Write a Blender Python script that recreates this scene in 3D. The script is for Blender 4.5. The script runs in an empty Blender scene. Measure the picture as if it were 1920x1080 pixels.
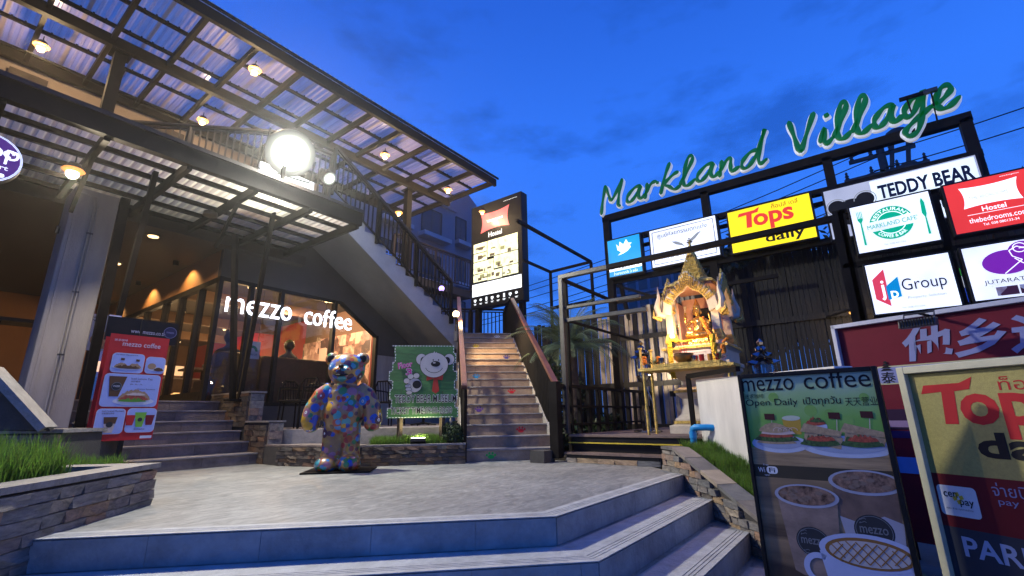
import bpy, bmesh, math, random
import numpy as np
from mathutils import Vector, Matrix, noise as mnoise
random.seed(7)
S = bpy.context.scene
COL = S.collection

# ------------------------------------------------------------------ camera
# world axes: X runs along the cafe front (az 37 from the view), Y runs away from it to the left, Z up;
# the plaza paving is z = 0, the street below the four steps is z = -0.64
EYE = Vector((0, 0, 0.6))
PITCH, ROLL, FPX = math.radians(15.3), math.radians(0.86), 876.0
f0 = Vector((math.cos(math.radians(37)), math.sin(math.radians(37)), 0))
FWD = f0 * math.cos(PITCH) + Vector((0, 0, math.sin(PITCH)))
RGT0 = Vector((math.sin(math.radians(37)), -math.cos(math.radians(37)), 0))
UP0 = RGT0.cross(FWD)
RGT = RGT0 * math.cos(ROLL) - UP0 * math.sin(ROLL)
UPV = UP0 * math.cos(ROLL) + RGT0 * math.sin(ROLL)
cam = bpy.data.cameras.new('camera')
cam.sensor_width = 36
cam.lens = FPX / 1920 * 36
cam.clip_end = 2000
cam.clip_start = 0.05
co = bpy.data.objects.new('camera', cam)
COL.objects.link(co)
co.matrix_world = Matrix(((RGT.x, UPV.x, -FWD.x, EYE.x), (RGT.y, UPV.y, -FWD.y, EYE.y), (RGT.z, UPV.z, -FWD.z, EYE.z), (0, 0, 0, 1)))
S.camera = co

# ------------------------------------------------------------------ dusk sky
W = bpy.data.worlds.new('World')
S.world = W
W.use_nodes = True
nt = W.node_tree
nt.nodes.clear()
out = nt.nodes.new('ShaderNodeOutputWorld')
bg = nt.nodes.new('ShaderNodeBackground')
tc = nt.nodes.new('ShaderNodeTexCoord')
sep = nt.nodes.new('ShaderNodeSeparateXYZ')
rmp = nt.nodes.new('ShaderNodeValToRGB')
nt.links.new(tc.outputs['Generated'], sep.inputs[0])
nt.links.new(sep.outputs['Z'], rmp.inputs[0])
cr = rmp.color_ramp
cr.elements[0].position = 0.0
cr.elements[0].color = (0.055, 0.225, 0.84, 1)
cr.elements[1].position = 1.0
cr.elements[1].color = (0.010, 0.065, 0.46, 1)
e = cr.elements.new(0.22); e.color = (0.040, 0.205, 0.88, 1)
e = cr.elements.new(0.50); e.color = (0.030, 0.180, 0.90, 1)
e = cr.elements.new(0.72); e.color = (0.018, 0.115, 0.66, 1)
mp = nt.nodes.new('ShaderNodeMapping')
mp.inputs['Scale'].default_value = (2.2, 2.2, 6.0)
mp.inputs['Location'].default_value = (0.6, 1.3, 0.0)
nt.links.new(tc.outputs['Generated'], mp.inputs[0])
nz = nt.nodes.new('ShaderNodeTexNoise')
nz.inputs['Scale'].default_value = 1.7
nz.inputs['Detail'].default_value = 7
nz.inputs['Roughness'].default_value = 0.6
nt.links.new(mp.outputs[0], nz.inputs['Vector'])
cl = nt.nodes.new('ShaderNodeMapRange')
cl.inputs['From Min'].default_value = 0.50
cl.inputs['From Max'].default_value = 0.66
cl.inputs['To Max'].default_value = 0.75
nt.links.new(nz.outputs[0], cl.inputs[0])
mx = nt.nodes.new('ShaderNodeMix'); mx.data_type = 'RGBA'
mx.inputs['B'].default_value = (0.012, 0.085, 0.46, 1)
nt.links.new(cl.outputs[0], mx.inputs['Factor'])
nt.links.new(rmp.outputs[0], mx.inputs['A'])
nt.links.new(mx.outputs['Result'], bg.inputs[0])
bg.inputs[1].default_value = 1.12
nt.links.new(bg.outputs[0], out.inputs[0])
S.view_settings.view_transform = 'Standard'
S.view_settings.look = 'None'
S.view_settings.exposure = 0
S.view_settings.gamma = 1
S.cycles.use_denoising = True
S.cycles.max_bounces = 8
S.cycles.transparent_max_bounces = 24
S.cycles.sample_clamp_indirect = 4
S.cycles.caustics_reflective = False
S.cycles.caustics_refractive = False

# ------------------------------------------------------------------ survey: a photo ray met with a known plane
def ray(x, y): return FWD + RGT * ((x - 960) / FPX) - UPV * ((y - 540) / FPX)
def _hit(x, y, n, c):
    d = ray(x, y); n = Vector(n)
    return EYE + d * ((c - EYE.dot(n)) / d.dot(n))
def PU(x, y, u): return _hit(x, y, (1, 0, 0), u)
def PV(x, y, v): return _hit(x, y, (0, 1, 0), v)
def PZ(x, y, z): return _hit(x, y, (0, 0, 1), z)
q2 = math.sqrt(0.5)
dD = Vector((q2, q2, 0)); eE = Vector((q2, -q2, 0)); ZZ = Vector((0, 0, 1))
def DE(d, e, z=0): return dD * d + eE * e + ZZ * z       # main stair frame: d into the picture, e to the right
def PD(x, y, d): return _hit(x, y, dD, d)

# ------------------------------------------------------------------ materials
def new_mat(name):
    m = bpy.data.materials.new(name); m.use_nodes = True
    return m, m.node_tree, m.node_tree.nodes['Principled BSDF']
def mat(name, col, rough=0.6, metal=0.0, var=0.25, scale=6.0, bump=0.15, bscale=40.0, stretch=None, rnd=0.0, spec=0.5, coat=0.0, dark=None, detail=5):
    m, t, b = new_mat(name)
    tcn = t.nodes.new('ShaderNodeTexCoord'); mpn = t.nodes.new('ShaderNodeMapping')
    t.links.new(tcn.outputs['Object'], mpn.inputs[0])
    if stretch: mpn.inputs['Scale'].default_value = stretch
    n = t.nodes.new('ShaderNodeTexNoise'); n.inputs['Scale'].default_value = scale; n.inputs['Detail'].default_value = detail
    n.inputs['Roughness'].default_value = 0.65
    t.links.new(mpn.outputs[0], n.inputs['Vector'])
    r = t.nodes.new('ShaderNodeValToRGB')
    c = Vector(col[:3]); lo = Vector(dark[:3]) if dark else c * (1 - var); hi = c * (1 + var)
    r.color_ramp.elements[0].position = 0.32; r.color_ramp.elements[0].color = (*lo, 1)
    r.color_ramp.elements[1].position = 0.70; r.color_ramp.elements[1].color = (*[min(1, x) for x in hi], 1)
    t.links.new(n.outputs[0], r.inputs[0])
    src = r.outputs[0]
    if rnd:
        oi = t.nodes.new('ShaderNodeObjectInfo'); hs = t.nodes.new('ShaderNodeHueSaturation')
        mr = t.nodes.new('ShaderNodeMapRange'); mr.inputs['To Min'].default_value = 1 - rnd; mr.inputs['To Max'].default_value = 1 + rnd
        t.links.new(oi.outputs['Random'], mr.inputs[0]); t.links.new(mr.outputs[0], hs.inputs['Value']); t.links.new(src, hs.inputs['Color'])
        src = hs.outputs[0]
    t.links.new(src, b.inputs['Base Color'])
    b.inputs['Roughness'].default_value = rough; b.inputs['Metallic'].default_value = metal
    b.inputs['Specular IOR Level'].default_value = spec
    if coat: b.inputs['Coat Weight'].default_value = coat; b.inputs['Coat Roughness'].default_value = 0.08
    if bump:
        n2 = t.nodes.new('ShaderNodeTexNoise'); n2.inputs['Scale'].default_value = bscale; n2.inputs['Detail'].default_value = 4
        t.links.new(mpn.outputs[0], n2.inputs['Vector'])
        bp = t.nodes.new('ShaderNodeBump'); bp.inputs['Strength'].default_value = bump; bp.inputs['Distance'].default_value = 0.02
        t.links.new(n2.outputs[0], bp.inputs['Height']); t.links.new(bp.outputs[0], b.inputs['Normal'])
        rr = t.nodes.new('ShaderNodeMapRange'); rr.inputs['To Min'].default_value = max(0.02, rough - 0.12); rr.inputs['To Max'].default_value = min(1, rough + 0.12)
        t.links.new(n.outputs[0], rr.inputs[0]); t.links.new(rr.outputs[0], b.inputs['Roughness'])
    return m
def emit(name, col, s=1.0, back=0.5, vary=0.0, scale=3.0):
    m, t, b = new_mat(name)
    b.inputs['Base Color'].default_value = (*[c * back for c in col], 1); b.inputs['Roughness'].default_value = 0.35
    b.inputs['Emission Color'].default_value = (*col, 1); b.inputs['Emission Strength'].default_value = s
    if vary:
        tcn = t.nodes.new('ShaderNodeTexCoord'); n = t.nodes.new('ShaderNodeTexNoise'); n.inputs['Scale'].default_value = scale; n.inputs['Detail'].default_value = 2
        t.links.new(tcn.outputs['Object'], n.inputs['Vector'])
        mr = t.nodes.new('ShaderNodeMapRange'); mr.inputs['From Min'].default_value = 0.3; mr.inputs['From Max'].default_value = 0.7
        mr.inputs['To Min'].default_value = s * (1 - vary); mr.inputs['To Max'].default_value = s * (1 + vary)
        t.links.new(n.outputs[0], mr.inputs[0]); t.links.new(mr.outputs[0], b.inputs['Emission Strength'])
    return m
def leafy(m, k=.45):
    t = m.node_tree; b = t.nodes['Principled BSDF']; o = t.nodes['Material Output']
    tn = t.nodes.new('ShaderNodeBsdfTranslucent'); mxn = t.nodes.new('ShaderNodeMixShader'); mxn.inputs[0].default_value = k
    t.links.new(b.inputs['Base Color'].links[0].from_socket, tn.inputs[0]); t.links.new(b.outputs[0], mxn.inputs[1]); t.links.new(tn.outputs[0], mxn.inputs[2]); t.links.new(mxn.outputs[0], o.inputs[0])
def flat(name, col, rough=0.62, spec=0.2):
    return mat(name, col, rough, var=0.06, scale=9, bump=0.0, spec=spec)
def glass_mat(name, tint=(0.9, 0.95, 1.0), rough=0.01, frac=0.06):
    m, t, b = new_mat(name); t.nodes.remove(b)
    o = t.nodes['Material Output']; tr = t.nodes.new('ShaderNodeBsdfTransparent'); tr.inputs[0].default_value = (*tint, 1)
    g = t.nodes.new('ShaderNodeBsdfGlossy'); g.inputs['Roughness'].default_value = rough
    fr = t.nodes.new('ShaderNodeFresnel'); fr.inputs['IOR'].default_value = 1.5
    mth = t.nodes.new('ShaderNodeMath'); mth.operation = 'ADD'; mth.inputs[1].default_value = frac
    t.links.new(fr.outputs[0], mth.inputs[0]); mixn = t.nodes.new('ShaderNodeMixShader')
    t.links.new(mth.outputs[0], mixn.inputs[0]); t.links.new(tr.outputs[0], mixn.inputs[1]); t.links.new(g.outputs[0], mixn.inputs[2])
    t.links.new(mixn.outputs[0], o.inputs[0])
    return m
M = {}
M['steel'] = mat('dark_painted_steel', (0.012, 0.0100, 0.0090), 0.65, 0.0, 0.35, 5, 0.12, 60, spec=.10)
M['steel_brown'] = mat('dark_brown_steel', (0.035, 0.026, 0.022), 0.5, 0.0, 0.3, 5, 0.1, 60, spec=.3)
M['bare'] = mat('brushed_grey_steel', (0.075, 0.072, 0.066), 0.42, 0.5, 0.3, 8, 0.08, 80)
M['black'] = mat('black_satin', (0.010, 0.010, 0.011), 0.45, 0, 0.3, 8, 0.05, 80, spec=.2)
M['conc'] = mat('painted_render_grey', (0.36, 0.335, 0.30), 0.75, 0, 0.16, 3, 0.3, 90, stretch=(1.5, 1.5, .35))
M['wallgrey'] = mat('dark_grey_render', (0.075, 0.072, 0.070), 0.8, 0, 0.14, 2.5, 0.35, 70)
M['white_wall'] = mat('white_rendered_wall', (0.70, 0.66, 0.60), 0.75, 0, 0.13, 3.0, 0.06, 60, stretch=(1.6, 1.6, .4))
M['stairwhite'] = mat('off_white_stair_paint', (0.46, 0.44, 0.42), 0.75, 0, 0.10, 4, 0.2, 60)
M['ochre'] = mat('ochre_wall_paint', (0.30, 0.16, 0.07), 0.8, 0, 0.08, 2, 0.2, 60)
M['ceil'] = mat('dark_ceiling_paint', (0.055, 0.046, 0.040), 0.8, 0, 0.15, 2, 0.2, 30)
M['brownwall'] = mat('taupe_upper_wall', (0.20, 0.155, 0.13), 0.8, 0, 0.1, 2, 0.2, 30)
M['riser'] = mat('brown_slate_tile', (0.17, 0.135, 0.115), 0.55, 0, 0.35, 5, 0.35, 24, rnd=0.18)
M['tread'] = mat('slate_tread_tile', (0.27, 0.245, 0.23), 0.55, 0, 0.25, 6, 0.3, 30)
M['deckwood'] = mat('weathered_deck_board', (0.20, 0.135, 0.105), 0.6, 0, 0.3, 4, 0.3, 40, stretch=(6, 1, 1), rnd=0.2)
M['railwood'] = mat('red_brown_handrail', (0.17, 0.065, 0.042), 0.38, 0, 0.35, 3, 0.2, 50)
M['fence'] = mat('shaded_split_timber', (0.008, 0.0065, 0.005), 0.7, 0, 0.6, 6, 0.6, 30, stretch=(1, 1, 0.25), rnd=0.5)  # shaded copy of the fence timber, for slats outside the lamplight
M['fence_lit'] = mat('lamplit_peeling_timber', (0.40, 0.33, 0.25), 0.6, 0, 0.6, 3.2, 0.6, 30, stretch=(1, 1, 0.3), rnd=0.35, dark=(0.02, 0.016, 0.012))  # lit copy of the fence timber, lamplight put into the colour
M['soil'] = mat('dark_soil', (0.035, 0.026, 0.018), 0.95, 0, 0.4, 12, 0.8, 50)
M['gold'] = mat('worn_gold_paint', (0.66, 0.44, 0.10), 0.42, 0.25, 0.45, 18, 0.9, 60)
M['gold2'] = mat('polished_gold', (0.85, 0.50, 0.12), 0.22, 0.9, 0.2, 14, 0.3, 40)
M['cream'] = mat('cream_shrine_paint', (0.66, 0.56, 0.42), 0.55, 0, 0.12, 8, 0.3, 50)
M['pink'] = mat('salmon_shrine_paint', (0.62, 0.33, 0.22), 0.6, 0, 0.12, 8, 0.2, 50)
M['chrome'] = mat('polished_chrome', (0.40, 0.40, 0.41), 0.14, 1.0, 0.05, 8, 0.03, 20)
M['glassclear'] = glass_mat('clear_glass')
M['glassdark'] = glass_mat('shopfront_glass', (0.92, 0.92, 0.93), 0.01, 0.0)
M['orange'] = mat('marigold', (0.85, 0.25, 0.02), 0.7, 0, 0.3, 30, 0.8, 90)
M['yellowfl'] = mat('yellow_garland', (0.72, 0.50, 0.03), 0.7, 0, 0.3, 30, 0.8, 90)
M['pipe'] = mat('blue_plastic_pipe', (0.02, 0.28, 0.62), 0.35, 0, 0.1, 6, 0.05, 60)
M['yellow'] = flat('yellow_edge_strip', (0.70, 0.50, 0.05))
M['grass'] = mat('grass_blade', (0.11, 0.27, 0.028), 0.6, 0, 0.45, 45, 0, dark=(.085, .085, .025)); leafy(M['grass'], .5)
M['leaf'] = mat('dark_leaf', (0.022, 0.045, 0.012), 0.55, 0, 0.5, 4, 0)
M['palm'] = mat('palm_leaf', (0.085, 0.125, 0.06), 0.5, 0, 0.4, 3, 0)
M['bark'] = mat('bark', (0.07, 0.05, 0.035), 0.9, 0, 0.4, 8, 0.8, 30)
M['paper'] = flat('white_print', (0.72, 0.72, 0.74))
M['ink'] = flat('black_print', (0.015, 0.015, 0.018))
M['redprint'] = flat('red_print', (0.50, 0.025, 0.03))
M['maroon'] = flat('maroon_print', (0.17, 0.012, 0.025))
M['apt'] = mat('blue_grey_apartment_render', (0.24, 0.23, 0.27), 0.8, 0, 0.1, 0.6, 0.15, 20)
M['aptw'] = mat('apartment_window_glass', (0.03, 0.035, 0.05), 0.12, 0, 0.1, 1, 0)
M['hotelw'] = mat('hotel_render', (0.20, 0.22, 0.28), 0.8, 0, 0.1, 0.1, 0)

# slate plaza paving: swirled trowel marks
m, t, b = new_mat('plaza_slate'); M['plaza'] = m
tcn = t.nodes.new('ShaderNodeTexCoord'); mpn = t.nodes.new('ShaderNodeMapping'); mpn.inputs['Rotation'].default_value = (0, 0, math.radians(-50)); mpn.inputs['Scale'].default_value = (0.8, 2.4, 1)
t.links.new(tcn.outputs['Object'], mpn.inputs[0])
n1 = t.nodes.new('ShaderNodeTexNoise'); n1.inputs['Scale'].default_value = 5.0; n1.inputs['Detail'].default_value = 9; n1.inputs['Roughness'].default_value = 0.72; n1.inputs['Distortion'].default_value = 1.6
t.links.new(mpn.outputs[0], n1.inputs['Vector'])
n3 = t.nodes.new('ShaderNodeTexNoise'); n3.inputs['Scale'].default_value = 0.9; n3.inputs['Detail'].default_value = 3
t.links.new(tcn.outputs['Object'], n3.inputs['Vector'])
r = t.nodes.new('ShaderNodeValToRGB'); r.color_ramp.elements[0].position = 0.36; r.color_ramp.elements[0].color = (0.14, 0.142, 0.138, 1)
r.color_ramp.elements[1].position = 0.66; r.color_ramp.elements[1].color = (0.38, 0.375, 0.345, 1)
t.links.new(n1.outputs[0], r.inputs[0])
mm = t.nodes.new('ShaderNodeMix'); mm.data_type = 'RGBA'; mm.blend_type = 'MULTIPLY'; mm.inputs['Factor'].default_value = 0.55
t.links.new(r.outputs[0], mm.inputs['A']); r3 = t.nodes.new('ShaderNodeValToRGB'); r3.color_ramp.elements[0].position = .35; r3.color_ramp.elements[0].color = (.5, .5, .5, 1); r3.color_ramp.elements[1].position = .65
t.links.new(n3.outputs[0], r3.inputs[0]); t.links.new(r3.outputs[0], mm.inputs['B'])
t.links.new(mm.outputs['Result'], b.inputs['Base Color'])
rr = t.nodes.new('ShaderNodeMapRange'); rr.inputs['To Min'].default_value = 0.38; rr.inputs['To Max'].default_value = 0.7
t.links.new(n1.outputs[0], rr.inputs[0]); t.links.new(rr.outputs[0], b.inputs['Roughness'])
bp = t.nodes.new('ShaderNodeBump'); bp.inputs['Strength'].default_value = 0.10; bp.inputs['Distance'].default_value = 0.01
t.links.new(n1.outputs[0], bp.inputs['Height']); t.links.new(bp.outputs[0], b.inputs['Normal'])

# ledge stone bricks, each its own colour
m, t, b = new_mat('ledge_stone'); M['stone'] = m
oi = t.nodes.new('ShaderNodeObjectInfo'); r = t.nodes.new('ShaderNodeValToRGB'); cr = r.color_ramp
cr.interpolation = 'LINEAR'
cr.elements[0].color = (0.13, 0.115, 0.10, 1); cr.elements[1].color = (0.36, 0.26, 0.15, 1); cr.elements[1].position = 1
for p, c in ((0.2, (0.24, 0.22, 0.20)), (0.4, (0.15, 0.155, 0.155)), (0.55, (0.33, 0.28, 0.21)), (0.7, (0.20, 0.17, 0.15)), (0.85, (0.31, 0.19, 0.13))):
    e = cr.elements.new(p); e.color = (*c, 1)
t.links.new(oi.outputs['Random'], r.inputs[0])
tcn = t.nodes.new('ShaderNodeTexCoord'); va = t.nodes.new('ShaderNodeVectorMath'); va.operation = 'ADD'
cmb = t.nodes.new('ShaderNodeCombineXYZ'); mu = t.nodes.new('ShaderNodeMath'); mu.operation = 'MULTIPLY'; mu.inputs[1].default_value = 37
t.links.new(oi.outputs['Random'], mu.inputs[0]); t.links.new(mu.outputs[0], cmb.inputs[0]); t.links.new(mu.outputs[0], cmb.inputs[2])
t.links.new(tcn.outputs['Object'], va.inputs[0]); t.links.new(cmb.outputs[0], va.inputs[1])
n1 = t.nodes.new('ShaderNodeTexNoise'); n1.inputs['Scale'].default_value = 2.2; n1.inputs['Detail'].default_value = 8; n1.inputs['Roughness'].default_value = 0.7; n1.inputs['Distortion'].default_value = .6
t.links.new(va.outputs[0], n1.inputs['Vector'])
mm = t.nodes.new('ShaderNodeMix'); mm.data_type = 'RGBA'; mm.blend_type = 'OVERLAY'; mm.inputs['Factor'].default_value = 0.9
r2 = t.nodes.new('ShaderNodeValToRGB'); r2.color_ramp.elements[0].position = .3; r2.color_ramp.elements[0].color = (.15, .15, .16, 1); r2.color_ramp.elements[1].position = .7; r2.color_ramp.elements[1].color = (.8, .76, .7, 1)
t.links.new(n1.outputs[0], r2.inputs[0])
t.links.new(r.outputs[0], mm.inputs['A']); t.links.new(r2.outputs[0], mm.inputs['B']); t.links.new(mm.outputs['Result'], b.inputs['Base Color'])
b.inputs['Roughness'].default_value = 0.7
bp = t.nodes.new('ShaderNodeBump'); bp.inputs['Strength'].default_value = 0.5; bp.inputs['Distance'].default_value = 0.02
t.links.new(n1.outputs[0], bp.inputs['Height']); t.links.new(bp.outputs[0], b.inputs['Normal'])

M['stone_shaded'] = M['stone'].copy(); M['stone_shaded'].name = 'shaded_ledge_stone'  # darkened copy of the same stone, shade put into the colour
_r = [n for n in M['stone_shaded'].node_tree.nodes if n.type == 'VALTORGB' and len(n.color_ramp.elements) > 3][0]
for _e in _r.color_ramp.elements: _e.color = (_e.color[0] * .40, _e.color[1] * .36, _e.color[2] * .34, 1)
# translucent corrugated roofing
def sheet_mat(name, c, tl, tr):
    m, t, b = new_mat(name); t.nodes.remove(b); o = t.nodes['Material Output']
    tcn = t.nodes.new('ShaderNodeTexCoord'); mpn = t.nodes.new('ShaderNodeMapping'); mpn.inputs['Scale'].default_value = (14, 0.5, 1)
    n = t.nodes.new('ShaderNodeTexNoise'); n.inputs['Scale'].default_value = 1.0; n.inputs['Detail'].default_value = 5
    t.links.new(tcn.outputs['Object'], mpn.inputs[0]); t.links.new(mpn.outputs[0], n.inputs['Vector'])
    r = t.nodes.new('ShaderNodeValToRGB'); r.color_ramp.elements[0].position = .3; r.color_ramp.elements[0].color = (*[x * .62 for x in c], 1); r.color_ramp.elements[1].position = .7; r.color_ramp.elements[1].color = (*c, 1)
    t.links.new(n.outputs[0], r.inputs[0])
    df = t.nodes.new('ShaderNodeBsdfDiffuse'); tn = t.nodes.new('ShaderNodeBsdfTranslucent'); tp = t.nodes.new('ShaderNodeBsdfTransparent'); gl = t.nodes.new('ShaderNodeBsdfGlossy'); gl.inputs['Roughness'].default_value = .25
    tp.inputs[0].default_value = (.8, .85, .95, 1)
    t.links.new(r.outputs[0], df.inputs[0]); t.links.new(r.outputs[0], tn.inputs[0])
    a = t.nodes.new('ShaderNodeMixShader'); a.inputs[0].default_value = tl; t.links.new(df.outputs[0], a.inputs[1]); t.links.new(tn.outputs[0], a.inputs[2])
    c2 = t.nodes.new('ShaderNodeMixShader'); c2.inputs[0].default_value = tr; t.links.new(a.outputs[0], c2.inputs[1]); t.links.new(tp.outputs[0], c2.inputs[2])
    d = t.nodes.new('ShaderNodeMixShader'); d.inputs[0].default_value = .07; t.links.new(c2.outputs[0], d.inputs[1]); t.links.new(gl.outputs[0], d.inputs[2])
    t.links.new(d.outputs[0], o.inputs[0]); return m
M['sheet'] = sheet_mat('translucent_roofing', (0.97, 0.84, 0.78), 0.80, 0.10)
M['sheet2'] = sheet_mat('translucent_lower_roofing', (0.92, 0.82, 0.68), 0.68, 0.05)

# glazed spots on the bear statue
m, t, b = new_mat('painted_bear_spots'); M['bear'] = m
tcn = t.nodes.new('ShaderNodeTexCoord')
prev = None
base = t.nodes.new('ShaderNodeTexNoise'); base.inputs['Scale'].default_value = 5; base.inputs['Detail'].default_value = 3
t.links.new(tcn.outputs['Object'], base.inputs['Vector'])
r = t.nodes.new('ShaderNodeValToRGB'); cr = r.color_ramp; cr.elements[0].color = (0.24, 0.12, 0.04, 1); cr.elements[0].position = .3; cr.elements[1].color = (0.60, 0.38, 0.07, 1); cr.elements[1].position = .75
e = cr.elements.new(.5); e.color = (0.28, 0.16, 0.07, 1)
t.links.new(base.outputs[0], r.inputs[0]); prev = r.outputs[0]
for sc, th, off in ((8.0, .46, 0), (12.5, .40, 5), (7.0, .36, 11)):
    mpn = t.nodes.new('ShaderNodeMapping'); mpn.inputs['Location'].default_value = (off, off * .7, off * .3); t.links.new(tcn.outputs['Object'], mpn.inputs[0])
    vo = t.nodes.new('ShaderNodeTexVoronoi'); vo.inputs['Scale'].default_value = sc; t.links.new(mpn.outputs[0], vo.inputs['Vector'])
    lt = t.nodes.new('ShaderNodeMath'); lt.operation = 'LESS_THAN'; lt.inputs[1].default_value = th; t.links.new(vo.outputs['Distance'], lt.inputs[0])
    hs = t.nodes.new('ShaderNodeValToRGB'); hs.color_ramp.interpolation = 'CONSTANT'; cr = hs.color_ramp
    pal = [(0.015, 0.06, 0.38), (0.04, 0.28, 0.34), (0.28, 0.025, 0.03), (0.025, 0.17, 0.05), (0.33, 0.13, 0.17), (0.48, 0.27, 0.02), (0.06, 0.015, 0.05), (0.03, 0.18, 0.46), (0.36, 0.07, 0.015)]
    cr.elements[0].color = (*pal[0], 1); cr.elements[1].position = 1 / 9; cr.elements[1].color = (*pal[1], 1)
    for k in range(2, 9):
        e = cr.elements.new(k / 9); e.color = (*pal[k], 1)
    sp = t.nodes.new('ShaderNodeSeparateColor'); t.links.new(vo.outputs['Color'], sp.inputs[0]); t.links.new(sp.outputs[0], hs.inputs[0])
    mm = t.nodes.new('ShaderNodeMix'); mm.data_type = 'RGBA'; t.links.new(lt.outputs[0], mm.inputs['Factor']); t.links.new(prev, mm.inputs['A']); t.links.new(hs.outputs[0], mm.inputs['B'])
    prev = mm.outputs['Result']
    if off in (0, 11):   # small white eyes with dark pupils in the middle of the spots
        for rad, cc in ((.13, (.8, .8, .78)), (.06, (.02, .02, .03))):
            l2 = t.nodes.new('ShaderNodeMath'); l2.operation = 'LESS_THAN'; l2.inputs[1].default_value = rad; t.links.new(vo.outputs['Distance'], l2.inputs[0])
            g2 = t.nodes.new('ShaderNodeMath'); g2.operation = 'GREATER_THAN'; g2.inputs[1].default_value = .5; t.links.new(sp.outputs[1], g2.inputs[0])
            ml = t.nodes.new('ShaderNodeMath'); ml.operation = 'MULTIPLY'; t.links.new(l2.outputs[0], ml.inputs[0]); t.links.new(g2.outputs[0], ml.inputs[1])
            mm = t.nodes.new('ShaderNodeMix'); mm.data_type = 'RGBA'; t.links.new(ml.outputs[0], mm.inputs['Factor']); t.links.new(prev, mm.inputs['A']); mm.inputs['B'].default_value = (*cc, 1)
            prev = mm.outputs['Result']
t.links.new(prev, b.inputs['Base Color'])
b.inputs['Roughness'].default_value = 0.35; b.inputs['Coat Weight'].default_value = .55; b.inputs['Coat Roughness'].default_value = 0.05

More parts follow.
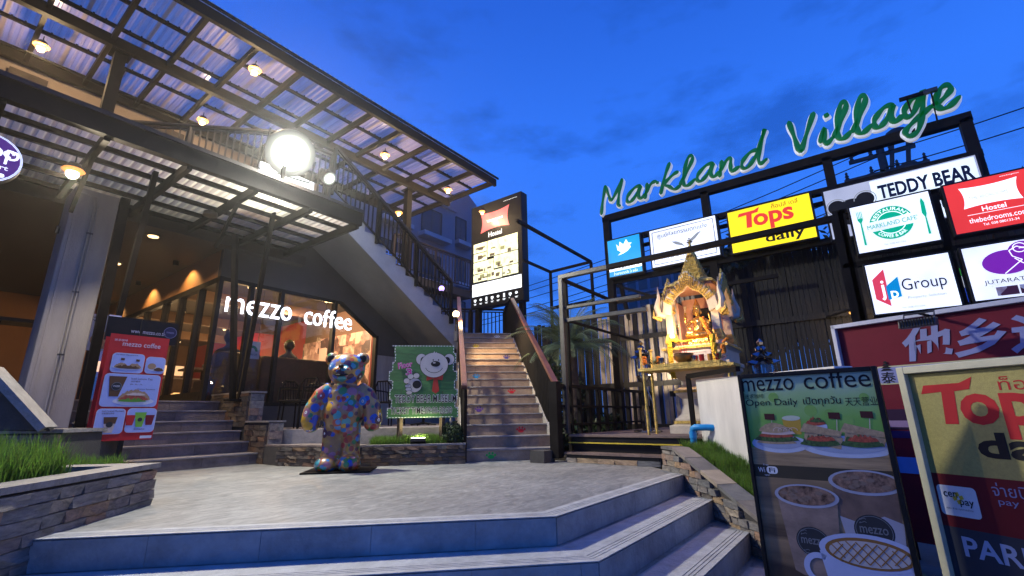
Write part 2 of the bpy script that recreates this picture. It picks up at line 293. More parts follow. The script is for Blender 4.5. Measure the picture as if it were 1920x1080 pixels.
# ------------------------------------------------------------------ mesh helpers
class MB:
    def __init__(s): s.v = []; s.f = []
    def add(s, vs, fs):
        n = len(s.v); s.v += [tuple(v) for v in vs]; s.f += [tuple(i + n for i in f) for f in fs]; return s
    def box(s, a, b, ax=None, o=None):
        """axis box a..b, optionally in the frame ax=(x,y,z vectors) at o"""
        x0, y0, z0 = a; x1, y1, z1 = b
        vs = [Vector(p) for p in ((x0, y0, z0), (x1, y0, z0), (x1, y1, z0), (x0, y1, z0), (x0, y0, z1), (x1, y0, z1), (x1, y1, z1), (x0, y1, z1))]
        if ax: o = Vector(o) if o is not None else Vector(); vs = [o + ax[0] * v.x + ax[1] * v.y + ax[2] * v.z for v in vs]
        return s.add(vs, [(0, 3, 2, 1), (4, 5, 6, 7), (0, 1, 5, 4), (1, 2, 6, 5), (2, 3, 7, 6), (3, 0, 4, 7)])
    def bar(s, p, q, w, h=None, up=ZZ):
        """rectangular bar from p to q"""
        p, q = Vector(p), Vector(q); h = h or w; d = (q - p).normalized()
        if abs(d.dot(up)) > .98: up = Vector((1, 0, 0)) if abs(d.x) < .9 else Vector((0, 1, 0))
        x = d.cross(up).normalized(); y = x.cross(d)
        L = (q - p).length
        return s.box((-w / 2, 0, -h / 2), (w / 2, L, h / 2), (x, d, y), p)
    def tube(s, pts, r, n=8, caps=True):
        pts = [Vector(p) for p in pts]; rs = r if isinstance(r, (list, tuple)) else [r] * len(pts)
        base = len(s.v); ref = None
        for i, p in enumerate(pts):
            d = (pts[min(i + 1, len(pts) - 1)] - pts[max(i - 1, 0)]).normalized()
            if ref is None: ref = d.cross(ZZ if abs(d.z) < .9 else Vector((1, 0, 0))).normalized()
            ref = (ref - d * ref.dot(d)).normalized(); y = d.cross(ref)
            for k in range(n):
                a = 2 * math.pi * k / n; s.v.append(tuple(p + (ref * math.cos(a) + y * math.sin(a)) * rs[i]))
        for i in range(len(pts) - 1):
            for k in range(n):
                a = base + i * n + k; b2 = base + i * n + (k + 1) % n; s.f.append((a, b2, b2 + n, a + n))
        if caps:
            s.f.append(tuple(base + k for k in range(n))[::-1]); e0 = base + (len(pts) - 1) * n; s.f.append(tuple(e0 + k for k in range(n)))
        return s
    def lathe(s, prof, c=(0, 0, 0), n=16, sq=None):
        """profile of (radius, z); sq = square cross-section with this twist"""
        c = Vector(c); base = len(s.v)
        for r, z in prof:
            for k in range(n):
                a = 2 * math.pi * k / n + (sq or 0); s.v.append((c.x + r * math.cos(a), c.y + r * math.sin(a), c.z + z))
        for i in range(len(prof) - 1):
            for k in range(n):
                a = base + i * n + k; b2 = base + i * n + (k + 1) % n; s.f.append((a, b2, b2 + n, a + n))
        s.f.append(tuple(base + k for k in range(n))[::-1]); e0 = base + (len(prof) - 1) * n; s.f.append(tuple(e0 + k for k in range(n)))
        return s
    def prism(s, poly, h, o, x, y, n=None):
        """2D polygon (x,y) extruded h along n = x cross y, from o"""
        x, y = Vector(x), Vector(y); n = n or x.cross(y); o = Vector(o); k = len(poly)
        vs = [o + x * p[0] + y * p[1] for p in poly]; vs += [v + n * h for v in vs]
        fs = [tuple(range(k))[::-1], tuple(range(k, 2 * k))] + [(i, (i + 1) % k, (i + 1) % k + k, i + k) for i in range(k)]
        return s.add(vs, fs)
    def ball(s, c, r, nu=12, nv=8):
        c = Vector(c); r = r if hasattr(r, '__len__') else (r, r, r); base = len(s.v)
        s.v.append((c.x, c.y, c.z - r[2]))
        for i in range(1, nv):
            p = -math.pi / 2 + math.pi * i / nv
            for k in range(nu):
                a = 2 * math.pi * k / nu; s.v.append((c.x + r[0] * math.cos(p) * math.cos(a), c.y + r[1] * math.cos(p) * math.sin(a), c.z + r[2] * math.sin(p)))
        s.v.append((c.x, c.y, c.z + r[2])); top = len(s.v) - 1
        for k in range(nu):
            s.f.append((base, base + 1 + (k + 1) % nu, base + 1 + k)); e0 = base + 1 + (nv - 2) * nu; s.f.append((e0 + k, e0 + (k + 1) % nu, top))
        for i in range(nv - 2):
            for k in range(nu):
                a = base + 1 + i * nu + k; b2 = base + 1 + i * nu + (k + 1) % nu; s.f.append((a, b2, b2 + nu, a + nu))
        return s
    def mesh(s, name, smooth=False):
        me = bpy.data.meshes.new(name); me.from_pydata(s.v, [], s.f); me.update()
        if smooth:
            me.polygons.foreach_set('use_smooth', [True] * len(me.polygons))
            try: me.set_sharp_from_angle(angle=math.radians(40))
            except Exception: pass
        return me
    def build(s, name, m, parent=None, smooth=False, kind=None, label=None, bevel=0):
        return put(s.mesh(name, smooth), name, m, parent, kind, label, bevel)
def put(me, name, m, parent=None, kind=None, label=None, bevel=0):
    if m is not None and not me.materials: me.materials.append(m)
    o = bpy.data.objects.new(name, me); COL.objects.link(o)
    if parent is not None:
        o.parent = parent; w = Vector(parent.location); p = parent.parent
        while p is not None: w = w + Vector(p.location); p = p.parent
        o.location = -w
    if kind: o['kind'] = kind
    if label: o['label'] = label
    if bevel:
        md = o.modifiers.new('edge', 'BEVEL'); md.width = bevel; md.segments = 2; md.limit_method = 'ANGLE'
    return o
def thing(name, label, cat, loc=(0, 0, 0), group=None):
    o = bpy.data.objects.new(name, None); o.empty_display_size = .1; COL.objects.link(o); o.location = loc
    o['label'] = label; o['category'] = cat
    if group: o['group'] = group
    return o
def tag(o, label, cat, group=None):
    o['label'] = label; o['category'] = cat
    if group: o['group'] = group
    return o
def struct(o): o['kind'] = 'structure'; return o
def copy_tree(o, parent=None, delta=None):
    c = o.copy(); COL.objects.link(c); c.parent = parent
    if delta is not None: c.location = Vector(o.location) + Vector(delta)
    for ch in list(o.children): copy_tree(ch, c)
    return c
def light(name, kind, loc, power, col, parent=None, target=None, size=0.1, spot=None, blend=0.4):
    l = bpy.data.lights.new(name, kind); l.energy = power; l.color = col
    if kind == 'SPOT': l.spot_size = math.radians(spot or 120); l.spot_blend = blend
    l.shadow_soft_size = size
    o = bpy.data.objects.new(name, l); COL.objects.link(o)
    o.location = Vector(loc)
    if target is not None: o.rotation_euler = (Vector(target) - Vector(loc)).to_track_quat('-Z', 'Y').to_euler()
    if parent is not None:
        o.parent = parent; o.location = Vector(loc) - Vector(parent.location)
    return o

# text turned into mesh and fitted to a width and a height
_txt = {}
def text_mesh(body, w, h, bold=0.0, shear=0.0, spacing=1.0):
    key = (body, bold, shear, spacing)
    if key not in _txt:
        cu = bpy.data.curves.new('t', 'FONT'); cu.body = body; cu.offset = bold; cu.shear = shear; cu.space_character = spacing; cu.resolution_u = 3
        ob = bpy.data.objects.new('t', cu); COL.objects.link(ob)
        dg = bpy.context.evaluated_depsgraph_get(); me = bpy.data.meshes.new_from_object(ob.evaluated_get(dg))
        vs = np.array([v.co[:] for v in me.vertices]); fs = [tuple(p.vertices) for p in me.polygons]
        bpy.data.objects.remove(ob); bpy.data.curves.remove(cu); bpy.data.meshes.remove(me)
        _txt[key] = (vs, fs)
    vs, fs = _txt[key]
    lo = vs.min(0); hi = vs.max(0); sx = w / (hi[0] - lo[0]); sy = (h / (hi[1] - lo[1])) if h else sx
    return [((v[0] - lo[0]) * sx, (v[1] - lo[1]) * sy) for v in vs], fs
def arc_pts(cx, cy, rx, ry, a0=0, a1=360, n=28):
    return [(cx + rx * math.cos(math.radians(a0 + (a1 - a0) * i / n)), cy + ry * math.sin(math.radians(a0 + (a1 - a0) * i / n))) for i in range(n + (0 if a1 - a0 == 360 else 1))]
def rrect(x0, y0, x1, y1, r, n=4):
    p = []
    for cx, cy, a in ((x1 - r, y0 + r, -90), (x1 - r, y1 - r, 0), (x0 + r, y1 - r, 90), (x0 + r, y0 + r, 180)): p += arc_pts(cx, cy, r, r, a, a + 90, n)
    return p
class Board:
    """flat print on a real board: 2D coordinates from the lower-left corner, thin layers proud of it"""
    def __init__(s, root, O, R, U=ZZ, step=0.0012):
        s.root = root; s.O = Vector(O); s.R = Vector(R).normalized(); s.U = Vector(U).normalized(); s.N = s.R.cross(s.U).normalized(); s.k = 0; s.step = step; s.xc = None
    def w(s, x, y, k):
        if s.xc: x = min(max(x, s.xc[0]), s.xc[1])
        return s.O + s.R * x + s.U * y + s.N * (k * s.step)
    def poly(s, name, pts, m, k=1, parent=None):
        mb = MB(); mb.add([s.w(x, y, k) for x, y in pts], [tuple(range(len(pts)))]); return mb.build(name, m, parent or s.root)
    def polys(s, name, lst, m, k=1):
        mb = MB()
        for pts in lst: mb.add([s.w(x, y, k) for x, y in pts], [tuple(range(len(pts)))])
        return mb.build(name, m, s.root)
    def disc(s, name, cx, cy, rx, ry, m, k=1, a0=0, a1=360): return s.poly(name, arc_pts(cx, cy, rx, ry, a0, a1), m, k)
    def ring(s, name, cx, cy, r1, r2, m, k=1, a0=0, a1=360, sy=1.0):
        n = 36; p = arc_pts(cx, cy, r1, r1 * sy, a0, a1 - .001, n); q = arc_pts(cx, cy, r2, r2 * sy, a0, a1 - .001, n); mb = MB()
        mb.add([s.w(*a, k) for a in p] + [s.w(*a, k) for a in q], [(i, i + 1, i + 1 + len(p), i + len(p)) for i in range(len(p) - 1)])
        return mb.build(name, m, s.root)
    def line(s, name, pts, wd, m, k=1, parent=None):
        mb = MB()
        for (x0, y0), (x1, y1) in zip(pts[:-1], pts[1:]):
            L = math.hypot(x1 - x0, y1 - y0) or 1; nx, ny = -(y1 - y0) / L * wd / 2, (x1 - x0) / L * wd / 2
            mb.add([s.w(x0 + nx, y0 + ny, k), s.w(x0 - nx, y0 - ny, k), s.w(x1 - nx, y1 - ny, k), s.w(x1 + nx, y1 + ny, k)], [(0, 1, 2, 3)])
        return mb.build(name, m, parent or s.root)
    def text(s, body, x, y, w, h, m, k=2, bold=0.0, shear=0.0, name='lettering', spacing=1.0, rot=0.0, bend=None):
        ps, fs = text_mesh(body, w, h, bold, shear, spacing)
        if bend:            # (cx, cy, radius, start angle, sign)
            cx, cy, rad, a0, sg = bend; q = []
            for px, py in ps:
                a = math.radians(a0) - sg * px / rad; rr_ = rad + sg * py; q.append((cx + rr_ * math.cos(a), cy + rr_ * math.sin(a)))
            ps = q
        else:
            c, sn = math.cos(rot), math.sin(rot); ps = [(x + px * c - py * sn, y + px * sn + py * c) for px, py in ps]
        mb = MB(); mb.add([s.w(px, py, k) for px, py in ps], fs); return mb.build(name, m, s.root)

# ================================================================== THE SETTING
g = MB(); g.box((-400, -400, -0.9), (400, 400, -0.64)); M['asphalt'] = mat('street_paving', (0.16, 0.155, 0.15), 0.8, 0, 0.2, 0.8, 0.3, 20)
struct(g.build('ground', M['asphalt']))
# ---- plaza platform and the three steps below it, an octagon corner cut at 45 degrees
LINE_L, LINE_R = -3.10, 3.40            # X - Y of the planter walls left and right
def step_poly(off):
    yside = 1.69 - off; s = 4.34 - off * math.sqrt(2)
    return [((s + LINE_L) / 2, (s - LINE_L) / 2), (s - yside, yside), (yside + LINE_R, yside)]
TREAD = 0.35
def prism_z(poly, z0, z1): return MB().prism(poly, z1 - z0, (0, 0, z0), (1, 0, 0), (0, 1, 0), ZZ)
back = [(9.6, 6.2), (9.6, 9.0), (5.0, 12.0), (-1.5, 12.0), (-1.5, 1.6)]
p0 = step_poly(0)
plaza = prism_z([p0[0], p0[1], p0[2], (6.2, 2.8)] + [(9.6, 3.6), (9.6, 9.0), (0.6, 9.6), (-1.2, 1.9)], -0.9, 0.0).build('plaza', M['plaza'])
struct(plaza)
steps = []
for i in (1, 2, 3):
    a = step_poly(TREAD * i); z = -0.16 * i
    poly = [a[0], a[1], a[2], (a[2][0] + 1.2, a[2][1] + 1.2), (4.2, 3.2), (2.6, 4.0), (a[0][0] + .8, a[0][1] + .8)]
    st = prism_z(poly, -0.9, z).build('step', M['plaza']); struct(st); steps.append(st)
# riser tiles and grooved nosing strips are separate pieces
M['risertile'] = mat('slate_riser_tile', (0.29, 0.30, 0.305), 0.6, 0, 0.30, 4, 0.4, 22, rnd=0.12)
M['nosing'] = mat('pale_nosing_slate', (0.40, 0.40, 0.385), 0.6, 0, 0.22, 9, 0.35, 40)
for i in range(4):
    a = step_poly(TREAD * i); z = -0.16 * i; par = plaza if i == 0 else steps[i - 1]
    for (x0, y0), (x1, y1), n in ((a[0], a[1], Vector((-q2, -q2, 0))), (a[1], a[2], Vector((0, -1, 0)))):
        P, Q = Vector((x0, y0, 0)), Vector((x1, y1, 0)); d = (Q - P).normalized(); L = (Q - P).length; s = 0.0
        while s < L - .02:
            l = min(random.choice((.58, .60, .60)), L - s)
            MB().box((s + .0012, -.004, z - .158), (s + l - .0012, .010, z - .006), (d, n, ZZ), P).build('riser_tile', M['risertile'], par)
            s += l
        for k, (w0, w1) in enumerate(((-.012, .030), (.037, .056), (.063, .082), (.089, .30 if i else .14))):
            mb = MB(); ma = math.tan(math.radians(22.5))
            e0, e1 = (0, 1) if (x1, y1) == a[1] else (1, 0)
            c = [(0 + 0, -w0), (L - (w0 * ma if e1 else 0), -w0), (L - (w1 * ma if e1 else 0), -w1), (0, -w1)]
            if not e1: c = [(w0 * ma, -w0), (L, -w0), (L, -w1), (w1 * ma, -w1)]
            mb.prism([(p[0], p[1]) for p in c][::-1], .005, P + ZZ * (z + .0005), d, n, ZZ)
            mb.build('nosing_strip', M['nosing'], par)

# ---- ledge-stone walls
brick_meshes = []; brick_shaded = []
for k in range(7):
    rr_ = random.Random(k); mb = MB()
    xs = (-.5, .5); vs = []
    for zc in (-.5, .5):
        for xc in (-.5, 0, .5):
            for yc in (-.5, .5):
                j = .0 if yc < 0 else 1
                vs.append((xc + rr_.uniform(-.012, .012), yc + j * rr_.uniform(-.35, .35), zc + rr_.uniform(-.03, .03)))
    def ix(z_, x_, y_): return z_ * 6 + x_ * 2 + y_
    fs = []
    for x_ in (0, 1):
        fs += [(ix(0, x_, 0), ix(0, x_, 1), ix(0, x_ + 1, 1), ix(0, x_ + 1, 0)), (ix(1, x_, 0), ix(1, x_ + 1, 0), ix(1, x_ + 1, 1), ix(1, x_, 1)),
               (ix(0, x_, 1), ix(1, x_, 1), ix(1, x_ + 1, 1), ix(0, x_ + 1, 1)), (ix(0, x_, 0), ix(0, x_ + 1, 0), ix(1, x_ + 1, 0), ix(1, x_, 0))]
    fs += [(ix(0, 0, 0), ix(1, 0, 0), ix(1, 0, 1), ix(0, 0, 1)), (ix(0, 2, 0), ix(0, 2, 1), ix(1, 2, 1), ix(1, 2, 0))]
    mb.add(vs, fs); me = mb.mesh('brick'); me.materials.append(M['stone']); brick_meshes.append(me); m2 = me.copy(); m2.materials[0] = M['stone_shaded']; brick_shaded.append(m2)
def bricks(parent, o, d, n, L, z0, z1, ch=0.063, lens=(.14, .30), top=None, seed=1, name='brick', dark=False):
    """stone bricks on the face starting at o along d, facing n"""
    rg = random.Random(seed); o, d, n = Vector(o), Vector(d), Vector(n); z = z0; pl = Vector(parent.location); r = 0
    while z < z1 - ch * .5:
        s = -rg.uniform(0, .1); h = min(ch, z1 - z)
        while s < L:
            l = rg.uniform(*lens); a, b_ = max(s, 0), min(s + l, L)
            if L - b_ < .05: b_ = L
            if b_ - a > .03 and (top is None or min(top(a), top(b_)) > z + h * .9):
                c = o + d * ((a + b_) / 2) + ZZ * (z + h / 2) + n * .004
                br = bpy.data.objects.new(name, rg.choice(brick_shaded if dark else brick_meshes)); COL.objects.link(br); br.parent = parent
                t_ = rg.uniform(.028, .04); X, Y, Zv = d * (b_ - a - .004), n * t_, ZZ * (h - .004)
                if d.cross(n).z < 0: X = -X
                br.matrix_basis = Matrix(((X.x, Y.x, Zv.x, c.x - pl.x), (X.y, Y.y, Zv.y, c.y - pl.y), (X.z, Y.z, Zv.z, c.z - pl.z), (0, 0, 0, 1)))
            s += l
            if b_ == L: break
        z += ch
def blades(name, n, region, zf, h, parent=None, m=None, w=.006, kind='stuff', seed=3, lean=.35):
    rg = np.random.default_rng(seed); vs = []; fs = []; k = 0
    while k < n:
        p = region(rg)
        if p is None: continue
        x, y = p; z = zf(x, y); a = rg.uniform(0, 6.283); ln = rg.uniform(.05, lean); hh = h * rg.uniform(.55, 1.15) * (0.75 + .5 * mnoise.noise(Vector((x * 4, y * 4, 0))) + .25)
        dx, dy = math.cos(a) * ln * hh, math.sin(a) * ln * hh; px, py = -math.sin(a) * w / 2, math.cos(a) * w / 2; i = len(vs)
        vs += [(x - px, y - py, z), (x + px, y + py, z), (x + dx * .4 + px * .8, y + dy * .4 + py * .8, z + hh * .55), (x + dx * .4 - px * .8, y + dy * .4 - py * .8, z + hh * .55), (x + dx * 1.3, y + dy * 1.3, z + hh)]
        fs += [(i, i + 1, i + 2, i + 3), (i + 3, i + 2, i + 4)]; k += 1
    me = bpy.data.meshes.new(name); me.from_pydata(vs, [], fs)
    return put(me, name, m or M['grass'], parent, kind)

# left planter with its long wall running back along the steps
lp = thing('stone_planter', 'long stone-clad planter at the left of the steps, full of tall bright grass', 'planter', (0.4, 3.6, -0.64), 'stone-clad planters')
nL = Vector((q2, -q2, 0))
aL, bL = Vector(((-1.2 + LINE_L + .6) / 2, (-1.2 - LINE_L + .6) / 2, 0)), Vector((1.36, 4.46, 0))
aL = bL - dD * 3.2; LL = 3.2
mb = MB(); mb.prism([(0, 0), (LL, 0), (LL, .16), (0, .16)], .89, aL - ZZ * .64 , dD, -nL, ZZ)
mb.box((-.16, 0, -.64), (0, 2.6, .25), (dD, Vector((-q2, q2, 0)), ZZ), bL)
M['grout'] = mat('dark_mortar', (0.06, 0.055, 0.05), .9, 0, .2, 10, .3, 60)
mb.build('wall_core', M['grout'], lp)
bricks(lp, aL + nL * .012, dD, nL, LL, -.64, .245, seed=4, ch=.0683, lens=(.13, .34))
bricks(lp, bL + dD * .012, -nL, dD, 2.5, 0, .245, seed=5, ch=.0683)
cp = MB(); cp.prism([(0, -.035), (LL + .035, -.035), (LL + .035, 2.6), (LL - .17, 2.6), (LL - .17, .17), (0, .17)], .035, aL + ZZ * .258, dD, -nL, ZZ)
M['coping'] = mat('flamed_granite_coping', (0.25, 0.23, 0.21), .5, 0, .3, 14, .4, 60)
cp.build('coping', M['coping'], lp)
MB().box((-LL, .15, .0), (-.16, 1.6, .22), (dD, -nL, ZZ), bL).build('soil', M['soil'], lp)
def regL(rg):
    s, w_ = rg.uniform(-2.6, -.2), rg.uniform(.20, 1.15)
    if s > -.55 and w_ < .25 + (s + .55) * 1.2: return None
    p = bL + dD * s - nL * w_; return p.x, p.y
blades('grass', 26000, regL, lambda x, y: .21, .26, lp, w=.007)
# plinth with a sloping coping behind it
pb = thing('stone_plinth', 'low stone wall with a sloping granite coping at the left edge beside the pillar', 'wall', (0.7, 6.3, 0), 'low stone walls')
sb = DE(5.35, -3.3)
mb = MB().box((-2.6, -.0, 0), (0, .9, .50), (eE, dD, ZZ), DE(5.25, -3.66)); mb.build('wall_core', M['grout'], pb)
bricks(pb, DE(5.238, -6.14), eE, -dD, 2.48, 0, .50, seed=9, ch=.07)
MB().box((-2.6, -.03, .505), (.03, .92, .54), (eE, dD, ZZ), DE(5.25, -3.66)).build('coping', M['coping'], pb)
a1 = PV(-30, 672, 6.3); a2 = PV(62, 787, 6.2)
mb = MB(); a1 = Vector((.55, 6.25, 1.08)); a2 = Vector((.98, 6.05, .545)); mb.bar(a1, a2, .30, .06); mb.build('sloping_coping', M['coping'], pb)
MB().add([(a1.x, a1.y - .09, .54), (a2.x, a2.y - .09, .54), (a2.x, a2.y - .09, a2.z - .02), (a1.x, a1.y - .09, a1.z - .02), (a1.x, a1.y + .09, .54), (a2.x, a2.y + .09, .54), (a2.x, a2.y + .09, a2.z - .02), (a1.x, a1.y + .09, a1.z - .02)],
         [(0, 1, 2, 3), (7, 6, 5, 4), (3, 2, 6, 7), (0, 4, 5, 1), (0, 3, 7, 4), (1, 5, 6, 2)]).build('sloping_wall', M['grout'], pb)
blades('grass', 1500, lambda rg: (lambda p: (p.x, p.y))(DE(rg.uniform(4.7, 5.2), rg.uniform(-3.5, -3.0))), lambda x, y: .15, .16, None)
bpy.data.objects['grass.001']['kind'] = 'stuff'; tag(bpy.data.objects['grass.001'], 'dark clump of grass between the plinth and the coffee banner', 'grass')
MB().box((-.5, 0, 0), (.15, .55, .16), (eE, dD, ZZ), DE(4.66, -3.35)).build('stone_bed', M['grout'], None)
tag(bpy.data.objects['stone_bed'], 'low dark stone bed under the grass clump by the coffee banner', 'planter')

# right parapet beside the steps, dropping with them
rp = thing('stone_planter', 'sloping stone-clad planter at the right end of the steps, grass against the white wall', 'planter', (4.9, 1.5, -.64), 'stone-clad planters')
W0 = Vector((5.42, 1.99, 0)); dR = (Vector((4.36, .93, 0)) - W0).normalized(); nR = Vector((dR.y, -dR.x, 0))
if nR.dot(Vector((-1, 1, 0))) < 0: nR = -nR
topR = lambda s: .235 - max(0, s - .30) * .335
LR = 3.0
mb = MB(); zz = [(0, -.75), (LR, -.75), (LR, topR(LR) - .03), (.30, .205), (0, .205)]
mb.prism(zz, .14, W0, dR, ZZ, -nR); mb.build('wall_core', M['grout'], rp)
bricks(rp, W0 + nR * .012, dR, nR, LR, -.64, .21, seed=12, ch=.058, lens=(.10, .22), top=lambda s: topR(s) - .0)
bricks(rp, W0 - nR * .14 - dR * .012, nR, -dR, .14, 0, .2, seed=14, ch=.058, lens=(.1, .2))
for k in range(11):
    s0, s1 = k * .27, (k + 1) * .27 - .006
    pa, pb_ = W0 + dR * s0 + ZZ * (topR(s0) + .0), W0 + dR * s1 + ZZ * (topR(s1) + .0)
    mb = MB(); mb.bar(pa - nR * .06, pb_ - nR * .06, .19, .03 + .004 * (k % 2)); mb.build('coping_stone', M['stone'], rp)
WW = 0.50      # width of the grass strip up to the white wall
def zR(x, y):
    s = (Vector((x, y, 0)) - W0).dot(dR); return topR(s) - .05
mb = MB()
for k in range(10):
    s0, s1 = k * .3, (k + 1) * .3
    vs = []
    for s in (s0, s1):
        for w_ in (.13, WW): vs += [W0 + dR * s - nR * w_ + ZZ * (topR(s) - .04), W0 + dR * s - nR * w_ + ZZ * (-.7)]
    mb.add(vs, [(0, 2, 6, 4), (0, 4, 5, 1), (2, 3, 7, 6), (0, 1, 3, 2), (4, 6, 7, 5)])
mb.build('soil', M['soil'], rp)
def regR(rg):
    s, w_ = rg.uniform(.05, 2.7), rg.uniform(.17, WW - .01); p = W0 + dR * s - nR * w_; return p.x, p.y
blades('grass', 14000, regR, zR, .13, rp, w=.0055)
# white rendered wall behind it
ww = MB(); o = W0 - nR * WW - dR * .05
ww.prism([(0, -.7), (2.06, -.7), (2.06, .93), (0, .98)], .16, o, dR, ZZ, -nR)
tag(ww.build('white_wall', M['white_wall'], bevel=.006), 'low white rendered wall behind the grass strip, beside the shrine', 'wall')
# dark steel gate frame hanging over its end
fr = thing('shrine_gate', 'thin black steel gate frame standing against the left end of the white wall', 'gate', (5.6, 2.2, .0))
o = W0 - nR * (WW - .05) - dR * .12
MB().bar(o + ZZ * .12, o + ZZ * 1.03, .05).build('post', M['steel'], fr)
MB().bar(o + ZZ * 1.03 , o + dR * 1.0 + ZZ * 1.02, .05, .05).build('top_rail', M['steel'], fr)
# blue drain pipe standing in the grass and bending into the wall
pp = W0 - nR * (WW - .16) + dR * .05
pt = [pp + ZZ * .05, pp + ZZ * .40, pp + ZZ * .43 + dR * .015, pp + ZZ * .445 + dR * .05 - nR * .01, pp + ZZ * .445 + dR * .12 - nR * .1, pp + ZZ * .44 + dR * .16 - nR * .18]
bpv = thing('drain_pipe', 'bright blue plastic drain pipe bending over the grass into the white wall', 'pipe', pp)
MB().tube(pt, .036, 14).build('pipe', M['pipe'], bpv, smooth=True)
MB().lathe([(.041, 0), (.041, .07)], pp + ZZ * .33, 14).build('collar', M['pipe'], bpv, smooth=True)
MB().lathe([(.041, 0), (.041, .03)], pp + ZZ * .10, 14).build('collar', M['pipe'], bpv, smooth=True)

# centre planter under the museum board
cpn = thing('stone_planter', 'low stone planter with short grass holding the museum board and a ground floodlight', 'planter', DE(6.8, -.5, 0), 'stone-clad planters')
cA, cB, cC, cD_ = DE(6.60, .27), DE(6.60, -1.35), Vector((3.40, 6.55, 0)), Vector((3.40, 6.95, 0))
poly = [cA, cB, cC, cD_, DE(7.35, -1.4), DE(7.35, .27)]
prism_z([(p.x, p.y) for p in poly], 0, .235).build('wall_core', M['grout'], cpn)
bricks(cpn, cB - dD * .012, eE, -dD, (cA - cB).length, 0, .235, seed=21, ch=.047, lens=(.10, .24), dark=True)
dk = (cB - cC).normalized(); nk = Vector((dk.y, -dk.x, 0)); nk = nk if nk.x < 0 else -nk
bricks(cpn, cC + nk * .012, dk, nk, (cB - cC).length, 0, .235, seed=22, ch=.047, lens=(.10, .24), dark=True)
def ring_strip(pts, wdt, z, h, inward):
    mb = MB()
    for (p, q) in zip(pts[:-1], pts[1:]):
        d = (q - p).normalized(); n = Vector((-d.y, d.x, 0)); mb.prism([(0, -.015), ((q - p).length, -.015), ((q - p).length, wdt), (0, wdt)], h, p + ZZ * z, d, n * inward, ZZ)
    return mb
ring_strip([cA, cB], .09, .2365, .022, -1).build('coping', M['coping'], cpn)
MB().prism([(p.x, p.y) for p in (cB, cC, cD_, DE(7.35, -1.45), DE(6.68, -1.02), DE(6.6, -1.02))], .022, ZZ * .2405, (1, 0, 0), (0, 1, 0), ZZ).build('tiled_top', M['riser'], cpn)
def regC(rg):
    d, e = rg.uniform(6.71, 7.3), rg.uniform(-1.0, .22); p = DE(d, e)
    if rg.uniform() < .25 and e < -.7: return None
    return p.x, p.y
blades('grass', 11000, regC, lambda x, y: .23, .13, cpn, w=.006, seed=8)
# clipped round bush at the stair foot
def leaf_ball(name, c, r, n, m, parent=None, size=.03, seed=1, squash=1.0, fill=.35):
    rg = np.random.default_rng(seed); vs = []; fs = []
    for _ in range(n):
        v = rg.normal(size=3); v /= np.linalg.norm(v); rad = rg.uniform(fill, 1) ** .5
        k = 1 + .35 * mnoise.noise(Vector(v * 2.2) + Vector((seed, 0, 0)))
        p = np.array(c) + v * np.array(r) * rad * k; s = size * rg.uniform(.6, 1.4)
        a = rg.normal(size=3); a /= np.linalg.norm(a); b_ = np.cross(a, rg.normal(size=3)); b_ /= np.linalg.norm(b_); i = len(vs)
        vs += [tuple(p - a * s), tuple(p + b_ * s * .4), tuple(p + a * s), tuple(p - b_ * s * .4)]; fs.append((i, i + 1, i + 2, i + 3))
    me = bpy.data.meshes.new(name); me.from_pydata(vs, [], fs); return put(me, name, m, parent)
bs = thing('clipped_bush', 'small round dark green bush at the foot of the main stair', 'bush', DE(6.85, .1, .25))
leaf_ball('foliage', DE(6.8, .10, .36), (.16, .16, .16), 2600, M['leaf'], bs, .022, 5)
MB().tube([DE(6.8, .1, .22), DE(6.8, .1, .4)], .012).build('stem', M['bark'], bs)

# ---- cafe stairs: six risers of slate up to the cafe terrace
cs = thing('cafe_staircase', 'six dark slate steps leading up to the cafe doors at the left', 'stairs', (2.3, 7.1, 0))
for i in range(6):
    y0 = 7.13 + .30 * i
    MB().box((0.9, y0 + .012, 0), (3.40, y0 + .36, .15 * i + .128)).build('step_core', M['grout'], cs)
    x = .9
    while x < 3.39:
        l = min(.6, 3.395 - x); MB().box((x + .002, y0, .15 * i + .001), (x + l - .002, y0 + .011, .15 * i + .126)).build('riser_tile', M['riser'], cs); x += .6
    MB().box((.9, y0 - .02, .15 * i + .1285), (3.40, y0 + .34, .15 * (i + 1))).build('tread', M['tread'], cs, bevel=.004)
struct(MB().box((-3.5, 8.97, .0), (3.40, 22.0, .90)).build('terrace', M['tread']))
# stepped stone cheek wall right of them
ck = thing('cheek_wall', 'stepped stone-clad cheek wall between the cafe steps and the outdoor seats', 'wall', (3.6, 7.8, 0), 'low stone walls')
for y0, y1, zt, sd in ((6.95, 7.62, .56, 31), (7.62, 8.98, 1.0, 32)):
    MB().box((3.425, y0, 0), (3.62, y1, zt)).build('wall_core', M['grout'], ck)
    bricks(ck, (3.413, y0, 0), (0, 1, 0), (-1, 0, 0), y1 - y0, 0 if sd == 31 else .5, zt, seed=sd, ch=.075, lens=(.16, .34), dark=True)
    bricks(ck, (3.42, y0 - .012, 0), (1, 0, 0), (0, -1, 0), .20, 0 if sd == 31 else .55, zt, seed=sd + 5, ch=.11, lens=(.19, .21))
    MB().box((3.39, y0 - .04, zt + .001), (3.65, y1, zt + .025)).build('coping', M['coping'], ck)
# raised outdoor seating floor
struct(prism_z([(3.63, 7.05), (4.62, 6.0), (4.9, 5.75), (5.40, 5.25), (9.6, 9.0), (3.63, 9.0)], 0.001, .45).build('seating_terrace', M['tread']))
struct(prism_z([(3.41, 6.56), (3.9, 6.30), (4.2, 6.55), (3.785, 6.94), (3.41, 6.94)], .002, .233).build('seating_step', M['tread']))

